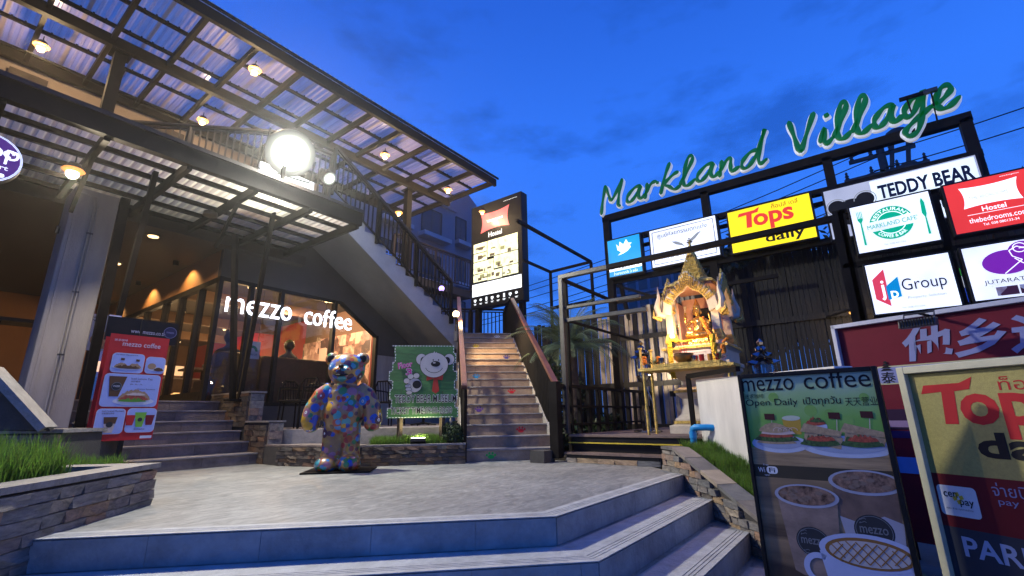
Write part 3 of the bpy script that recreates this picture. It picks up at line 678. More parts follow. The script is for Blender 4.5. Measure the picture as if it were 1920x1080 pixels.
# ================================================================== MAIN STAIR
ms = thing('main_staircase', 'tall straight stair of brown tiles with coloured paw prints, lit warm at the top', 'stairs', DE(9, .92, 0))
NR, RI, TR = 16, .16, .297; E0, E1 = .29, 1.555; D0 = 6.84
mb = MB()
prof = [(0, 0)]
for i in range(NR):
    prof += [(TR * i + .012, RI * i), (TR * i + .012, RI * (i + 1) - .022)]
prof += [(NR * TR, RI * NR - .022), (NR * TR, 0)]
mb.prism(prof[1:], E1 - E0 - .004, DE(D0, E0 + .002), dD, ZZ, eE); mb.build('stair_core', M['riser'], ms)
M['paw_w'] = flat('white_paw_paint', (.75, .75, .72)); PAWC = {'w': M['paw_w'], 'y': flat('yellow_paw_paint', (.75, .55, .03)), 'n': flat('navy_paw_paint', (.03, .03, .22)), 'b': flat('sky_blue_paw_paint', (.06, .35, .6)),
    'r': flat('red_paw_paint', (.6, .03, .04)), 'p': flat('purple_paw_paint', (.14, .06, .26)), 'g': flat('green_paw_paint', (.03, .45, .08))}
paws = {15: (.72, 'w'), 13: (.28, 'y'), 11: (.78, 'n'), 8: (.22, 'b'), 6: (.70, 'r'), 4: (.20, 'p'), 2: (.68, 'r'), 0: (.27, 'g')}
M['risermain'] = mat('sandy_brown_tile', (0.34, 0.235, 0.155), 0.55, 0, 0.3, 5, 0.3, 24, rnd=.05)
for i in range(NR):
    z = RI * i; nt_ = 3; wt = (E1 - E0) / 4
    for k in range(4):
        MB().box((E0 + wt * k + .0006, 0, z + .001), (E0 + wt * (k + 1) - .0006, .0115, z + RI - .0225), (eE, dD, ZZ), DE(D0 + TR * i, 0)).build('riser_tile', M['risermain'], ms)
    MB().box((E0 - .0, -.022, z + RI - .022), (E1, TR + .005 if i < NR - 1 else .3, z + RI), (eE, dD, ZZ), DE(D0 + TR * i, 0)).build('tread', M['tread'], ms, bevel=.004)
    if i in paws:
        fx, c = paws[i]; ex = E0 + (E1 - E0) * fx; zc = z + .055; s = .058
        lst = [arc_pts(0, -.25, 1.0, .75, n=16)] + [arc_pts(x, y, .33, .45, n=10) for x, y in ((-1.25, .35), (-.5, 1.0), (.5, 1.0), (1.25, .35))]
        mb = MB()
        for pl_ in lst: mb.add([DE(D0 + TR * i - .002, ex + p[0] * s * .8, zc + p[1] * s * .62 + .012) for p in pl_], [tuple(range(len(pl_)))])
        mb.build('paw_print', PAWC[c], ms)
# side strings of the stair
for e_ in (E1 + .001, E0 - .071):
    mb = MB(); pr = [(0, 0), (0, .19), (NR * TR, NR * RI + .03), (NR * TR, 0)]
    mb.prism(pr, .07, DE(D0, e_), dD, ZZ, eE); mb.build('string', M['conc'], ms)

def railing(root_label, nm, p, q, h, sp, base_h=.0, rail_m=None, rail_w=.075, rail_h=.045, top_only=False, group='stair railings', posts=None, bot=.10, m=None, r=.011, posth=0):
    """railing from p to q (foot points); balusters are parts"""
    p, q = Vector(p), Vector(q); m = m or M['steel']
    t_ = thing(nm, root_label, 'railing', p, group)
    hd = Vector((q.x - p.x, q.y - p.y, 0)); L = hd.length; n = max(1, round(L / sp))
    MB().bar(p + ZZ * h, q + ZZ * h, rail_w, rail_h).build('handrail', rail_m or m, t_, bevel=.006)
    MB().bar(p + ZZ * (h - .07), q + ZZ * (h - .07), .03, .03).build('top_bar', m, t_)
    if bot: MB().bar(p + ZZ * bot, q + ZZ * bot, .03, .03).build('bottom_bar', m, t_)
    mesh = MB().box((-r, -r, 0), (r, r, h - .07 - bot)).mesh('baluster'); mesh.materials.append(m)
    for i in range(1, n):
        f = p.lerp(q, i / n) + ZZ * bot; o_ = bpy.data.objects.new('baluster', mesh); COL.objects.link(o_); o_.parent = t_; o_.location = f - p
    k = posts if posts is not None else max(1, round(L / 1.5))
    for i in range(k + 1):
        f = p.lerp(q, i / k); MB().box((-.03, -.03, 0), (.03, .03, h - .03 + posth)).mesh('post')
        o_ = bpy.data.objects.new('post', bpy.data.meshes['post'] if False else MB().box((-.03, -.03, -.05), (.03, .03, h - .03 + posth)).mesh('post')); o_.data.materials.append(m); COL.objects.link(o_); o_.parent = t_; o_.location = f - p
    return t_
SL = (NR * RI - RI) / ((NR - 1) * TR)
eR, eLf = E1 + .04, E0 - .04
zb = lambda d: RI + (d - D0) * SL
railing('right-hand railing of the main stair, red-brown wooden handrail over thin black balusters', 'stair_railing', DE(D0 - .06, eR, .02), DE(11.35, eR, zb(11.35) - .12), .98, .115, rail_m=M['railwood'], rail_w=.085, rail_h=.06, posts=3)
railing('left-hand railing of the main stair, behind the museum board, wooden handrail', 'stair_railing', DE(D0 - .06, eLf, .02), DE(11.35, eLf, zb(11.35) - .12), .98, .115, rail_m=M['railwood'], rail_w=.085, rail_h=.06, posts=3)
# landing slab
ZL = 2.56
struct(MB().box((E0 - .1, 0, ZL - .25), (E1 + .1, 1.6, ZL - .002), (eE, dD, ZZ), DE(D0 + NR * TR + .001, 0)).build('landing', M['tread']))
struct(prism_z([(7.92, 7.6), (8.4, 7.85), (9.6, 9.1), (9.0, 9.6), (7.92, 9.0)], ZL - .24, ZL - .004).build('landing', M['tread']))
railing('railing across the back of the upper landing, thin dark balusters', 'landing_railing', DE(12.9, -.4, ZL), DE(12.9, E1 + .1, ZL), .95, .11, posts=2)
railing('short railing along the right side of the upper landing', 'landing_railing', DE(11.4, eR, ZL), DE(12.9, eR, ZL), .95, .11, posts=1)

# ================================================================== UPPER STAIR along the cafe wall
us = thing('upper_staircase', 'white-sided upper stair climbing left along the cafe wall to the balcony', 'stairs', (6.4, 8.3, 2.5))
ux0, uz0 = 8.02, ZL; n2, r2_, t2_ = 12, .17, .275
mb = MB(); prof = []
for i in range(n2):
    prof += [(-t2_ * i, r2_ * i), (-t2_ * i, r2_ * (i + 1))]
prof += [(-t2_ * n2, r2_ * n2), (-t2_ * n2, r2_ * n2 - .36), (-.02, -.42), (0, -.42)]
prof = [(-x, z) for x, z in prof]
mb.prism(prof[::-1], 1.27, (ux0, 7.70, uz0), (-1, 0, 0), (0, 0, 1), Vector((0, 1, 0))); mb.build('flight', M['stairwhite'], us)
M['soffit'] = mat('grey_soffit_paint', (0.17, 0.165, 0.16), .8, 0, .1, 3, .2, 40)
mb = MB(); mb.add([(ux0 - .02, 7.70, uz0 - .425), (ux0 - .02, 8.97, uz0 - .425), (ux0 - t2_ * n2, 8.97, uz0 + r2_ * n2 - .365), (ux0 - t2_ * n2, 7.70, uz0 + r2_ * n2 - .365),
    (ux0 - .02, 7.70, uz0 - .44), (ux0 - .02, 8.97, uz0 - .44), (ux0 - t2_ * n2, 8.97, uz0 + r2_ * n2 - .38), (ux0 - t2_ * n2, 7.70, uz0 + r2_ * n2 - .38)],
    [(0, 1, 2, 3), (4, 7, 6, 5), (0, 3, 7, 4), (1, 5, 6, 2), (0, 4, 5, 1), (3, 2, 6, 7)]); mb.build('soffit', M['soffit'], us)
sl2 = r2_ / t2_
railing('outer railing of the upper stair, dark balusters and a brown sloping handrail', 'stair_railing', (7.75, 7.66, uz0 + .20), (4.45, 7.66, uz0 + .20 + 3.30 * sl2), .98, .105, rail_m=M['steel_brown'], rail_w=.07, rail_h=.06, posts=3)
# balcony floor
FZ = 4.60
struct(MB().box((-4, 7.75, FZ - .22), (4.70, 12.0, FZ - .002)).build('balcony_floor', M['ceil']))
railing('balcony railing over the lower canopy, thin dark balusters on the upper floor', 'balcony_railing', (1.35, 9.75, FZ), (3.35, 7.80, FZ), 1.0, .11, posts=2, m=M['steel_brown'])
railing('short balcony railing between the lit corner and the stair head', 'balcony_railing', (3.4, 7.78, FZ), (4.4, 7.68, FZ), 1.0, .11, posts=1, m=M['steel_brown'])

# ================================================================== CAFE BUILDING
cf = thing('cafe_building', 'dark grey cafe building with a corner of tall shop windows under the stair', 'building', (3.3, 9.05, .9))
V0 = 9.0
wl = MB(); wl.prism([(3.25, 3.10), (5.74, 3.08), (6.73, 2.42), (6.73, 2.0), (7.9, 2.0), (7.9, 2.9), (4.75, 4.9), (4.75, 4.38), (3.25, 4.38)], .12, (0, V0 + .12, 0), (1, 0, 0), (0, 0, 1), Vector((0, -1, 0)))
wl.build('front_wall', M['wallgrey'], cf)
MB().box((6.731, V0 + .01, .0), (9.8, V0 + .12, 2.0)).build('side_wall', M['conc'], cf); MB().box((7.901, V0 + .01, 2.001), (9.8, V0 + .12, 2.9)).build('side_wall', M['conc'], cf)
MB().box((3.25, V0, .45), (6.73, V0 + .12, .84)).build('window_plinth', M['wallgrey'], cf)
MB().box((3.25, V0 + .13, 3.10), (3.37, 22, 3.62)).build('ochre_fascia', M['ochre'], cf)
MB().box((3.25, V0 + .13, .90), (3.37, 22, 1.0)).build('sill', M['black'], cf)
# frames: right-hand face
def frame_bar(name, a, b_, w=.07, d=.09): return MB().bar(a, b_, w, d).build(name, M['black'], cf)
fy = V0 + .04
for x, zt in ((3.28, 3.10), (3.83, 3.09), (4.41, 3.08), (5.58, 3.07), (6.70, 2.44)):
    MB().box((x - .035, V0 - .015, .84), (x + .035, V0 + .10, zt)).build('mullion', M['black'], cf)
frame_bar('head_rail', (3.25, fy, 3.07), (5.72, fy, 3.055)); frame_bar('head_rail', (5.72, fy, 3.05), (6.72, fy, 2.41)); frame_bar('sill_rail', (3.25, fy, .865), (6.72, fy, .865))
for x0, x1 in ((3.31, 3.80), (3.86, 4.38), (4.44, 5.55)):
    MB().add([(x0, fy, .88), (x1, fy, .88), (x1, fy, 3.04), (x0, fy, 3.04)], [(0, 1, 2, 3)]).build('window_pane', M['glassdark'], cf)
MB().add([(5.61, fy, .88), (6.67, fy, .88), (6.67, fy, 2.42), (5.72, fy, 3.03), (5.61, fy, 3.03)], [(0, 1, 2, 3, 4)]).build('window_pane', M['glassdark'], cf)
# left-hand face (runs away)
fx = 3.29
ys = [9.05, 9.9, 10.85, 11.75, 12.9, 14.1, 15.4, 17.0, 19.0]
for y in ys[1:]: MB().box((3.25, y - .04, 1.0), (3.37, y + .04, 3.05)).build('mullion', M['black'], cf)
frame_bar('head_rail', (fx, 9.05, 3.04), (fx, 20, 3.04), .09, .10); frame_bar('sill_rail', (fx, 9.05, 1.03), (fx, 20, 1.03))
for y0, y1 in zip(ys[:-1], ys[1:]):
    MB().add([(fx, y0 + .05, 1.05), (fx, y1 - .05, 1.05), (fx, y1 - .05, 3.0), (fx, y0 + .05, 3.0)], [(3, 2, 1, 0)]).build('window_pane', M['glassdark'], cf)
# interior shell
M['mural'] = None
M['interior'] = mat('warm_interior_wall', (0.15, 0.085, 0.045), .7, 0, .12, 2, .1, 30)
M['redwall'] = mat('red_interior_wall', (0.40, 0.02, 0.02), .6, 0, .1, 2, .1, 30)
M['sofa'] = mat('dark_brown_sofa', (0.07, 0.04, 0.028), .6, 0, .2, 5, .2, 30)
M['intfloor'] = mat('dark_cafe_floor', (0.08, 0.055, 0.04), .35, 0, .2, 3, .1, 30)
MB().box((3.38, 9.13, .80), (7.3, 22, .90)).build('interior_floor', M['intfloor'], cf)
MB().box((3.38, 9.13, 3.40), (7.3, 22, 3.5)).build('interior_ceiling', M['ceil'], cf)
MB().box((7.15, 9.13, .90), (7.25, 12.95, 3.4)).build('interior_wall', M['interior'], cf)
MB().box((7.15, 12.96, .90), (7.25, 22, 3.4)).build('interior_wall', M['redwall'], cf)
MB().box((3.4, 21.0, .90), (7.14, 21.1, 3.4)).build('interior_wall', M['interior'], cf)
MB().box((6.73, 9.13, .90), (6.80, 9.25, 3.4)).build('interior_wall', M['redwall'], cf)
for y in (11.5, 14.5, 17.5): MB().box((3.4, y, 3.15), (7.14, y + .18, 3.399)).build('ceiling_beam', M['interior'], cf)
# canteen lamps under the cafe ceiling
warm = (1.0, 0.62, 0.28)
M['bulb'] = emit('warm_bulb_glass', (1.0, .66, .30), 3.2)
M['bulb_dim'] = emit('warm_downlight_glass', (1.0, .66, .30), 10)
def int_lamp(p, pw, k, lab):
    t_ = thing('pendant_lamp', lab, 'lamp', p, 'small warm lamps inside the cafe')
    p = Vector(p); MB().lathe([(.02, .10), (.05, .06), (.075, 0)], p, 12).build('lamp_shade', M['black'], t_, smooth=True)
    MB().ball(p - ZZ * .0, .045, 10, 6).build('bulb', M['bulb'], t_, smooth=True)
    MB().tube([p + ZZ * .1, (p.x, p.y, 3.39)], .006, 5).build('cord', M['black'], t_)
    light('lamp_light', 'POINT', p - ZZ * .09, pw, warm, t_, size=.05)
for k, (p, pw, lab) in enumerate((((4.5, 10.6, 2.75), 57, 'warm pendant lamp inside the cafe, behind the middle of the neon lettering'), ((6.2, 10.4, 2.85), 71, 'warm pendant lamp inside the cafe, nearest the photo mural'),
        ((5.0, 12.8, 2.7), 57, 'warm pendant lamp inside the cafe, in front of the red wall'), ((4.2, 14.8, 2.75), 53, 'warm pendant lamp deep inside the cafe, left of the corner post'), ((6.0, 16.5, 2.8), 67, 'warm pendant lamp at the far end of the cafe near the red wall'), ((4.3, 18.5, 2.8), 53, 'farthest warm pendant lamp inside the cafe'))): int_lamp(p, pw, k, lab)
# photo mural on the end wall
mu_ = thing('photo_mural', 'warm sepia photo mural on the cafe end wall, several dark sepia photographs edge to edge', 'picture', (7.12, 11, 1.6))
def photo_mat(name, a, b_, c, sc, seed):
    m, t, bb = new_mat(name); tcn = t.nodes.new('ShaderNodeTexCoord'); mpn = t.nodes.new('ShaderNodeMapping'); mpn.inputs['Location'].default_value = (seed * 3.1, seed * 1.7, seed)
    t.links.new(tcn.outputs['Object'], mpn.inputs[0]); v = t.nodes.new('ShaderNodeTexVoronoi'); v.inputs['Scale'].default_value = sc; v.distance = 'CHEBYCHEV'
    n = t.nodes.new('ShaderNodeTexNoise'); n.inputs['Scale'].default_value = sc * 1.3; n.inputs['Detail'].default_value = 6; n.inputs['Distortion'].default_value = 1.2
    t.links.new(mpn.outputs[0], v.inputs['Vector']); t.links.new(mpn.outputs[0], n.inputs['Vector'])
    mm = t.nodes.new('ShaderNodeMix'); mm.data_type = 'RGBA'; mm.inputs['Factor'].default_value = .5; t.links.new(v.outputs['Color'], mm.inputs['A']); t.links.new(n.outputs['Color'], mm.inputs['B'])
    bw = t.nodes.new('ShaderNodeRGBToBW'); t.links.new(mm.outputs['Result'], bw.inputs[0]); r = t.nodes.new('ShaderNodeValToRGB'); cr = r.color_ramp
    cr.elements[0].position = .38; cr.elements[0].color = (*a, 1); cr.elements[1].position = .62; cr.elements[1].color = (*c, 1); e = cr.elements.new(.5); e.color = (*b_, 1)
    t.links.new(bw.outputs[0], r.inputs[0]); t.links.new(r.outputs[0], bb.inputs['Base Color']); bb.inputs['Roughness'].default_value = .4; return m
ps = [photo_mat('sepia_photo', (.05, .02, .02), (.35, .18, .13), (.75, .5, .38), 3.0, k) for k in range(4)]
Bm = Board(mu_, (7.14, 13.0, 1.25), (0, -1, 0))
for k, (x0, x1, y0, y1) in enumerate(((0, .85, 0, 1.45), (.86, 1.6, -.2, 1.5), (1.61, 2.5, 0, 1.5), (2.51, 3.15, .1, 1.5), (3.16, 3.8, 0, 1.55))):
    Bm.poly('photo_panel', [(x0, y0), (x1, y0), (x1, y1), (x0, y1)], ps[k % 4], 3)
light('mural_light', 'SPOT', (5.6, 11.4, 3.2), 260, (1, .66, .45), mu_, (7.1, 11.2, 2.0), .1, 110)
for k, (x0, x1) in enumerate(((4.0, 4.7), (5.0, 5.8), (6.1, 6.8))):
    pk_ = thing('framed_picture', ('small framed print at the left of the far cafe wall', 'framed print in the middle of the far cafe wall', 'framed print at the right of the far cafe wall')[k], 'picture', (x0, 20.9, 1.8), 'prints on the far cafe wall')
    MB().box((x0, 20.93, 1.7), (x1, 20.99, 2.6)).build('picture_frame', M['black'], pk_); Board(pk_, (x0 + .06, 20.925, 1.76), (1, 0, 0)).poly('picture', [(0, 0), (x1 - x0 - .12, 0), (x1 - x0 - .12, .78), (0, .78)], ps[k], 1)
ct = thing('cafe_counter', 'lit cafe counter with a glowing shelf deep inside the cafe', 'counter', (4.6, 18.8, .9))
MB().box((3.9, 18.6, .9), (6.6, 19.3, 1.95)).build('counter_body', M['sofa'], ct); MB().box((3.85, 18.55, 1.951), (6.65, 19.35, 2.0)).build('counter_top', M['tread'], ct)
MB().box((4.0, 20.3, 2.2), (6.6, 20.32, 2.55)).build('menu_screen', emit('warm_menu_light', (1, .62, .3), 1.4), ct)
for k in range(6):
    dl = thing('ceiling_spot', 'small warm ceiling spot over the %s of the cafe' % ('front row', 'second row', 'third row', 'fourth row', 'fifth row', 'last row')[k], 'lamp', (4.2 + (k % 2) * 1.7, 10.0 + k * 1.8, 3.36), 'ceiling spots inside the cafe')
    c_ = dl.location.copy(); MB().lathe([(.06, 0), (.06, -.10), (.045, -.10)], c_, 12).build('can', M['black'], dl); MB().ball(c_ - ZZ * .10, .045, 10, 6).build('bulb', M['bulb'], dl, smooth=True)
# things hung and standing inside
pf = thing('framed_picture', 'framed yellowish picture hanging on the red cafe wall', 'picture', (7.1, 14, 2))
MB().box((7.09, 13.6, 1.45), (7.145, 14.5, 2.35)).build('picture_frame', M['black'], pf)
Board(pf, (7.085, 14.43, 1.52), (0, -1, 0)).poly('picture', [(0, 0), (.76, 0), (.76, .76), (0, .76)], photo_mat('map_print', (.35, .22, .06), (.6, .45, .2), (.8, .7, .45), 4, 9))
pf = thing('framed_picture', 'pale poster in a black frame, seen through the window left of the V-shaped posts', 'picture', (7.1, 17.5, 2))
MB().box((7.09, 16.8, 1.5), (7.145, 18.0, 2.75)).build('picture_frame', M['black'], pf)
Board(pf, (7.085, 17.93, 1.57), (0, -1, 0)).poly('picture', [(0, 0), (1.06, 0), (1.06, 1.1), (0, 1.1)], photo_mat('pale_print', (.5, .4, .25), (.75, .65, .45), (.85, .8, .65), 3, 5))
rb = thing('hanging_sign', 'small white hanging sign with a green arc in the cafe window', 'sign', (4.05, 9.3, 2.0))
MB().box((3.95, 9.32, 1.72), (4.25, 9.34, 2.05)).build('sign_board', M['paper'], rb)
B_ = Board(rb, (3.95, 9.32, 1.72), (1, 0, 0)); B_.disc('green_arc', .15, .14, .11, .11, flat('green_print', (.03, .25, .12)), 2, 0, 180); B_.disc('arc_core', .15, .14, .06, .06, M['paper'], 3, 0, 180); B_.text('MARKLAND CAFE', .04, .06, .22, .035, M['ink'], 3)
for x in (4.0, 4.2): MB().tube([(x, 9.33, 2.05), (x, 9.33, 3.38)], .004, 4).build('cord', M['black'], rb)
# sofas, tables and two customers behind the glass
def sofa(x, y, w, lab, g_='cafe sofas', ry=0):
    t_ = thing('sofa', lab, 'sofa', (x, y, .9), g_)
    MB().box((x, y, .9), (x + w, y + .75, 1.35)).build('seat', M['sofa'], t_, bevel=.04)
    MB().box((x, y - .18, .9), (x + w, y, 1.85)).build('backrest', M['sofa'], t_, bevel=.04)
sofa(4.5, 9.9, 1.5, 'brown high-backed sofa behind the middle window of the cafe'); sofa(4.3, 12.2, 1.6, 'brown sofa in the second row inside the cafe'); sofa(3.6, 9.75, .8, 'brown armchair-wide sofa just inside the glass corner of the cafe')
def ctable(x, y, lab):
    t_ = thing('cafe_table', lab, 'table', (x, y, .9), 'tables inside the cafe')
    MB().box((x - .35, y - .35, 1.6), (x + .35, y + .35, 1.64)).build('tabletop', M['deckwood'], t_); MB().tube([(x, y, .92), (x, y, 1.6)], .03).build('leg', M['black'], t_); MB().lathe([(.22, 0), (.2, .03)], (x, y, .9), 14).build('base', M['black'], t_)
ctable(4.0, 11.2, 'square wooden table inside the glass corner of the cafe'); ctable(6.2, 11.4, 'square wooden table in front of the photo mural')
def skin_body(name, verts, edges, radii, m, parent, sub=2, root=0, k=None):
    me = bpy.data.meshes.new(name); me.from_pydata([Vector(v) for v in verts], edges, []); o = put(me, name, None, parent)
    bm = bmesh.new(); bm.from_mesh(me); lay = bm.verts.layers.skin.verify()
    for v, r in zip(bm.verts, radii): v[lay].radius = (r if hasattr(r, '__len__') else (r, r))
    bm.verts.ensure_lookup_table(); bm.verts[root][lay].use_root = True; bm.to_mesh(me); bm.free()
    s_ = o.modifiers.new('skin', 'SKIN'); s_.use_smooth_shade = True; o.modifiers.new('sub', 'SUBSURF').levels = sub; o.modifiers['sub'].render_levels = sub
    dg = bpy.context.evaluated_depsgraph_get(); me2 = bpy.data.meshes.new_from_object(o.evaluated_get(dg)); o.modifiers.clear(); o.data = me2
    me2.materials.clear(); me2.materials.append(m); me2.polygons.foreach_set('use_smooth', [True] * len(me2.polygons)); return o
M['skin'] = mat('skin', (0.42, 0.24, 0.16), .5, 0, .05, 8, 0); M['hair'] = mat('black_hair', (.012, .010, .010), .5, 0, .2, 40, .3)
M['shirt'] = mat('dark_shirt', (.05, .05, .07), .8, 0, .2, 9, .2, 60); M['jeans'] = mat('dark_trousers', (.02, .025, .045), .8, 0, .2, 9, .2, 60)
def seated(x, y, yaw, lab, shirt):
    t_ = thing('person', lab, 'person', (x, y, 1.35)); c, s_ = math.cos(yaw), math.sin(yaw)
    def T(a, b_, z): return (x + a * c - b_ * s_, y + a * s_ + b_ * c, z)
    V = [T(0, 0, 1.47), T(-.02, 0, 1.65), T(-.03, 0, 1.83), T(-.02, 0, 1.95), T(0, 0, 2.04), T(.02, 0, 2.13), T(.02, 0, 2.22),
         T(-.02, .19, 1.90), T(.05, .24, 1.68), T(.26, .16, 1.68), T(.34, .13, 1.70), T(-.02, -.19, 1.90), T(.05, -.24, 1.68), T(.26, -.16, 1.68), T(.34, -.13, 1.70),
         T(.05, .10, 1.43), T(.45, .12, 1.43), T(.48, .12, .98), T(.58, .12, .94), T(.05, -.10, 1.43), T(.45, -.12, 1.43), T(.48, -.12, .98), T(.58, -.12, .94)]
    E = [(0, 1), (1, 2), (2, 3), (3, 4), (4, 5), (5, 6), (3, 7), (7, 8), (8, 9), (9, 10), (3, 11), (11, 12), (12, 13), (13, 14), (0, 15), (15, 16), (16, 17), (17, 18), (0, 19), (19, 20), (20, 21), (21, 22)]
    R_ = [(.16, .11), (.14, .10), (.16, .10), (.10, .08), .05, .085, .09, .06, .045, .035, .04, .06, .045, .035, .04, .09, .065, .045, .045, .09, .065, .045, .045]
    skin_body('body', V, E, R_, shirt, t_)
    MB().ball(T(.0, 0, 2.20), (.115, .11, .125), 14, 10).build('hair', M['hair'], t_, smooth=True)
    MB().ball(T(.045, 0, 2.155), (.085, .078, .105), 14, 10).build('face', M['skin'], t_, smooth=True)
seated(4.0, 10.1, math.radians(80), 'person in a dark shirt with black hair sitting behind the corner window, seen from behind', M['shirt'])
seated(5.3, 10.25, math.radians(95), 'person in a navy top sitting on the sofa behind the middle cafe window', M['jeans'])
# glowing low lamp pieces by the door
lmp = thing('floor_lantern', 'small glowing amber floor lantern just inside the cafe doors', 'lamp', (3.75, 12.0, .9))
MB().box((3.70, 12.0, .9), (3.78, 12.08, 1.16)).build('glass_panel', emit('amber_glow', (1, .5, .16), 2.2), lmp); MB().box((3.90, 12.3, .9), (4.0, 12.4, 1.2)).build('glass_panel', emit('amber_glow2', (1, .5, .16), 2.2), lmp)
# neon lettering
neon = thing('neon_lettering', 'white glowing neon letters reading mezzo coffee on the cafe window', 'sign', (3.4, 8.95, 2.5))
M['neon'] = emit('white_neon', (.86, .90, 1.0), 3.0)
x = 3.40
def letter_row(word, x0, x1, z0, xh):
    widths = {'m': 1.5, 'e': .95, 'z': .85, 'o': 1.0, 'c': .85, 'f': .62}; tot = sum(widths[c] for c in word); sc = (x1 - x0) / tot; cx = x0
    for c in word:
        w_ = widths[c] * sc; ps_, fs_ = text_mesh(c, w_ * .84, xh * (1.42 if c == 'f' else 1.0), -.004)
        lx = cx
        n_ = len(ps_); mb = MB(); mb.add([(lx + p[0], 8.905, z0 + p[1]) for p in ps_] + [(lx + p[0], 8.945, z0 + p[1]) for p in ps_], fs_ + [tuple(i + n_ for i in f)[::-1] for f in fs_])
        # side walls along border edges
        cnt = {}
        for f in fs_:
            for a_, b2 in zip(f, f[1:] + f[:1]): cnt[(a_, b2)] = 1
        for (a_, b2) in cnt:
            if (b2, a_) not in cnt: mb.f.append((b2, a_, a_ + n_, b2 + n_))
        mb.build('letter', M['neon'], neon); cx += w_
letter_row('mezzo', 3.38, 4.62, 2.46, .27); letter_row('coffee', 4.86, 5.98, 2.45, .26)
light('neon_light', 'POINT', (4.6, 8.6, 2.6), 6, (.6, .7, 1), neon, size=.3)

# ---- left wing: ceiling, back wall, pillar, posts
struct(MB().box((-4, 8.8, 3.62), (4.69, 22, 3.80)).build('ceiling', M['ceil']))
struct(MB().box((-4, 16.0, .9), (3.24, 16.2, 3.61)).build('back_wall', M['ochre']))
struct(MB().box((-4, 8.05, .9), (-3.8, 16, 3.61)).build('side_wall', M['ochre']))
pl = thing('concrete_pillar', 'thick grey rendered pillar at the left with a conduit running up it', 'pillar', (1.2, 8.1, 0))
MB().box((1.0, 7.95, 0), (1.47, 8.50, 3.62)).build('shaft', M['conc'], pl, bevel=.012)
MB().box((1.045, 7.93, 0), (1.075, 7.949, 3.6)).build('groove_trim', M['conc'], pl)
mb = MB()
for dx in (.22, .255): mb.tube([(1.0 + dx, 7.93, .55), (1.0 + dx, 7.93, 3.45), (1.0 + dx - .03, 7.93, 3.53), (1.0 + dx - .2, 7.93, 3.56)], .011, 8)
mb.build('conduit', M['conc'], pl, smooth=True)
MB().box((1.18, 7.90, .44), (1.31, 7.949, .58)).build('junction_box', M['conc'], pl, bevel=.005)
MB().tube([(0.965, 8.2, 3.0), (.965, 8.2, 3.1)], .02, 8).build('small_box', M['bare'], pl)
for z in (1.4, 2.2, 3.0): MB().box((1.205, 7.915, z), (1.27, 7.93, z + .02)).build('conduit_clip', M['bare'], pl)
# high table and dark counter left of the pillar
bt = thing('high_table', 'dark high table behind the pillar at the far left', 'table', (1.0, 9.9, .9))
MB().box((.70, 9.7, 2.02), (1.35, 10.2, 2.07)).build('tabletop', M['black'], bt)
for p in ((.8, 9.8), (1.25, 9.8), (.8, 10.1), (1.25, 10.1)): MB().bar((p[0], p[1], .9), (p[0], p[1], 2.02), .04).build('leg', M['black'], bt)
# V-shaped slanted posts carrying the lower canopy
def vpost(bx, p1, p2, lab, by=8.0, zb_=.45):
    t_ = thing('v_shaped_post', lab, 'post', (bx, by, zb_), 'slanted V posts')
    MB().bar((bx - .05, by, zb_), p1, .06, .10).build('strut', M['steel'], t_); MB().bar((bx + .05, by, zb_), p2, .06, .10).build('strut', M['steel'], t_)
    MB().box((bx - .14, by - .1, zb_ - .02), (bx + .14, by + .1, zb_ + .012)).build('base_plate', M['steel'], t_)
vpost(1.63, PV(236, 372, 7.55), PV(292, 322, 7.2), 'V-shaped pair of slanted dark posts right beside the concrete pillar', zb_=.45)
vpost(3.36, PV(441, 440, 7.5), PV(514, 392, 7.3), 'V-shaped pair of slanted dark posts in front of the neon lettering', by=7.95, zb_=.9)

# ================================================================== CANOPIES
def corrugated(name, x0, x1, y0, y1, z, m, parent, pitch=.11, h=.022, slope=0.0, x_ref=0):
    """trapezoid ribs running along Y"""
    vs = []; fs = []; x = x0; xs = []
    k = 0
    n = max(2, round((x1 - x0) / pitch)); pw = (x1 - x0) / n
    for i in range(n):
        a = x0 + i * pw; xs += [(a, 0), (a + pw * .25, 0), (a + pw * .38, h), (a + pw * .87, h)]
    xs.append((x1, 0))
    for xx, zz in xs: vs += [(xx, y0, z + zz), (xx, y1, z + zz + slope)]
    for i in range(len(xs) - 1): fs.append((2 * i, 2 * i + 2, 2 * i + 3, 2 * i + 1))
    return MB().add(vs, fs).build(name, m, parent)
uc = thing('upper_canopy', 'large high canopy of dark steel beams under translucent corrugated sheets', 'canopy', (3, 9.3, 6.9))
UZ = 6.90; UX1 = 9.22; UY0, UY1 = 7.50, 11.15; RS = .80
rx = [UX1 - .06 - RS * i for i in range(16)]
for x in rx: MB().bar((x, UY0, UZ), (x, UY1, UZ), .065, .13).build('rafter', M['steel'], uc)
for y, w_, h_ in ((UY0 - .02, .08, .20), (9.30, .11, .19), (UY1, .10, .18)):
    MB().bar((-4, y, UZ - (.06 if y == 9.30 else .0)), (UX1, y, UZ - (.06 if y == 9.30 else .0)), w_, h_).build('beam', M['steel'], uc)
for y in (8.38, 9.12, 10.22): MB().bar((-4, y, UZ + .115), (UX1, y, UZ + .115), .045, .06).build('purlin', M['steel'], uc)
for y in (UY0 + .05, UY1 - .06): MB().bar((-4, y, UZ + .115), (UX1, y, UZ + .115), .05, .05).build('purlin', M['steel'], uc)
for a, b_ in zip(rx[:-1], rx[1:]):
    for y0, y1 in ((UY0 - .10, 11.25),):
        corrugated('roof_sheet', b_ + .0, a + .03, y0, y1, UZ + .150, M['sheet'], uc)
        MB().box(((a + b_) / 2 - .02, y0, UZ + .143), ((a + b_) / 2 + .035, y1, UZ + .1475)).build('sheet_overlap', M['sheet'], uc)
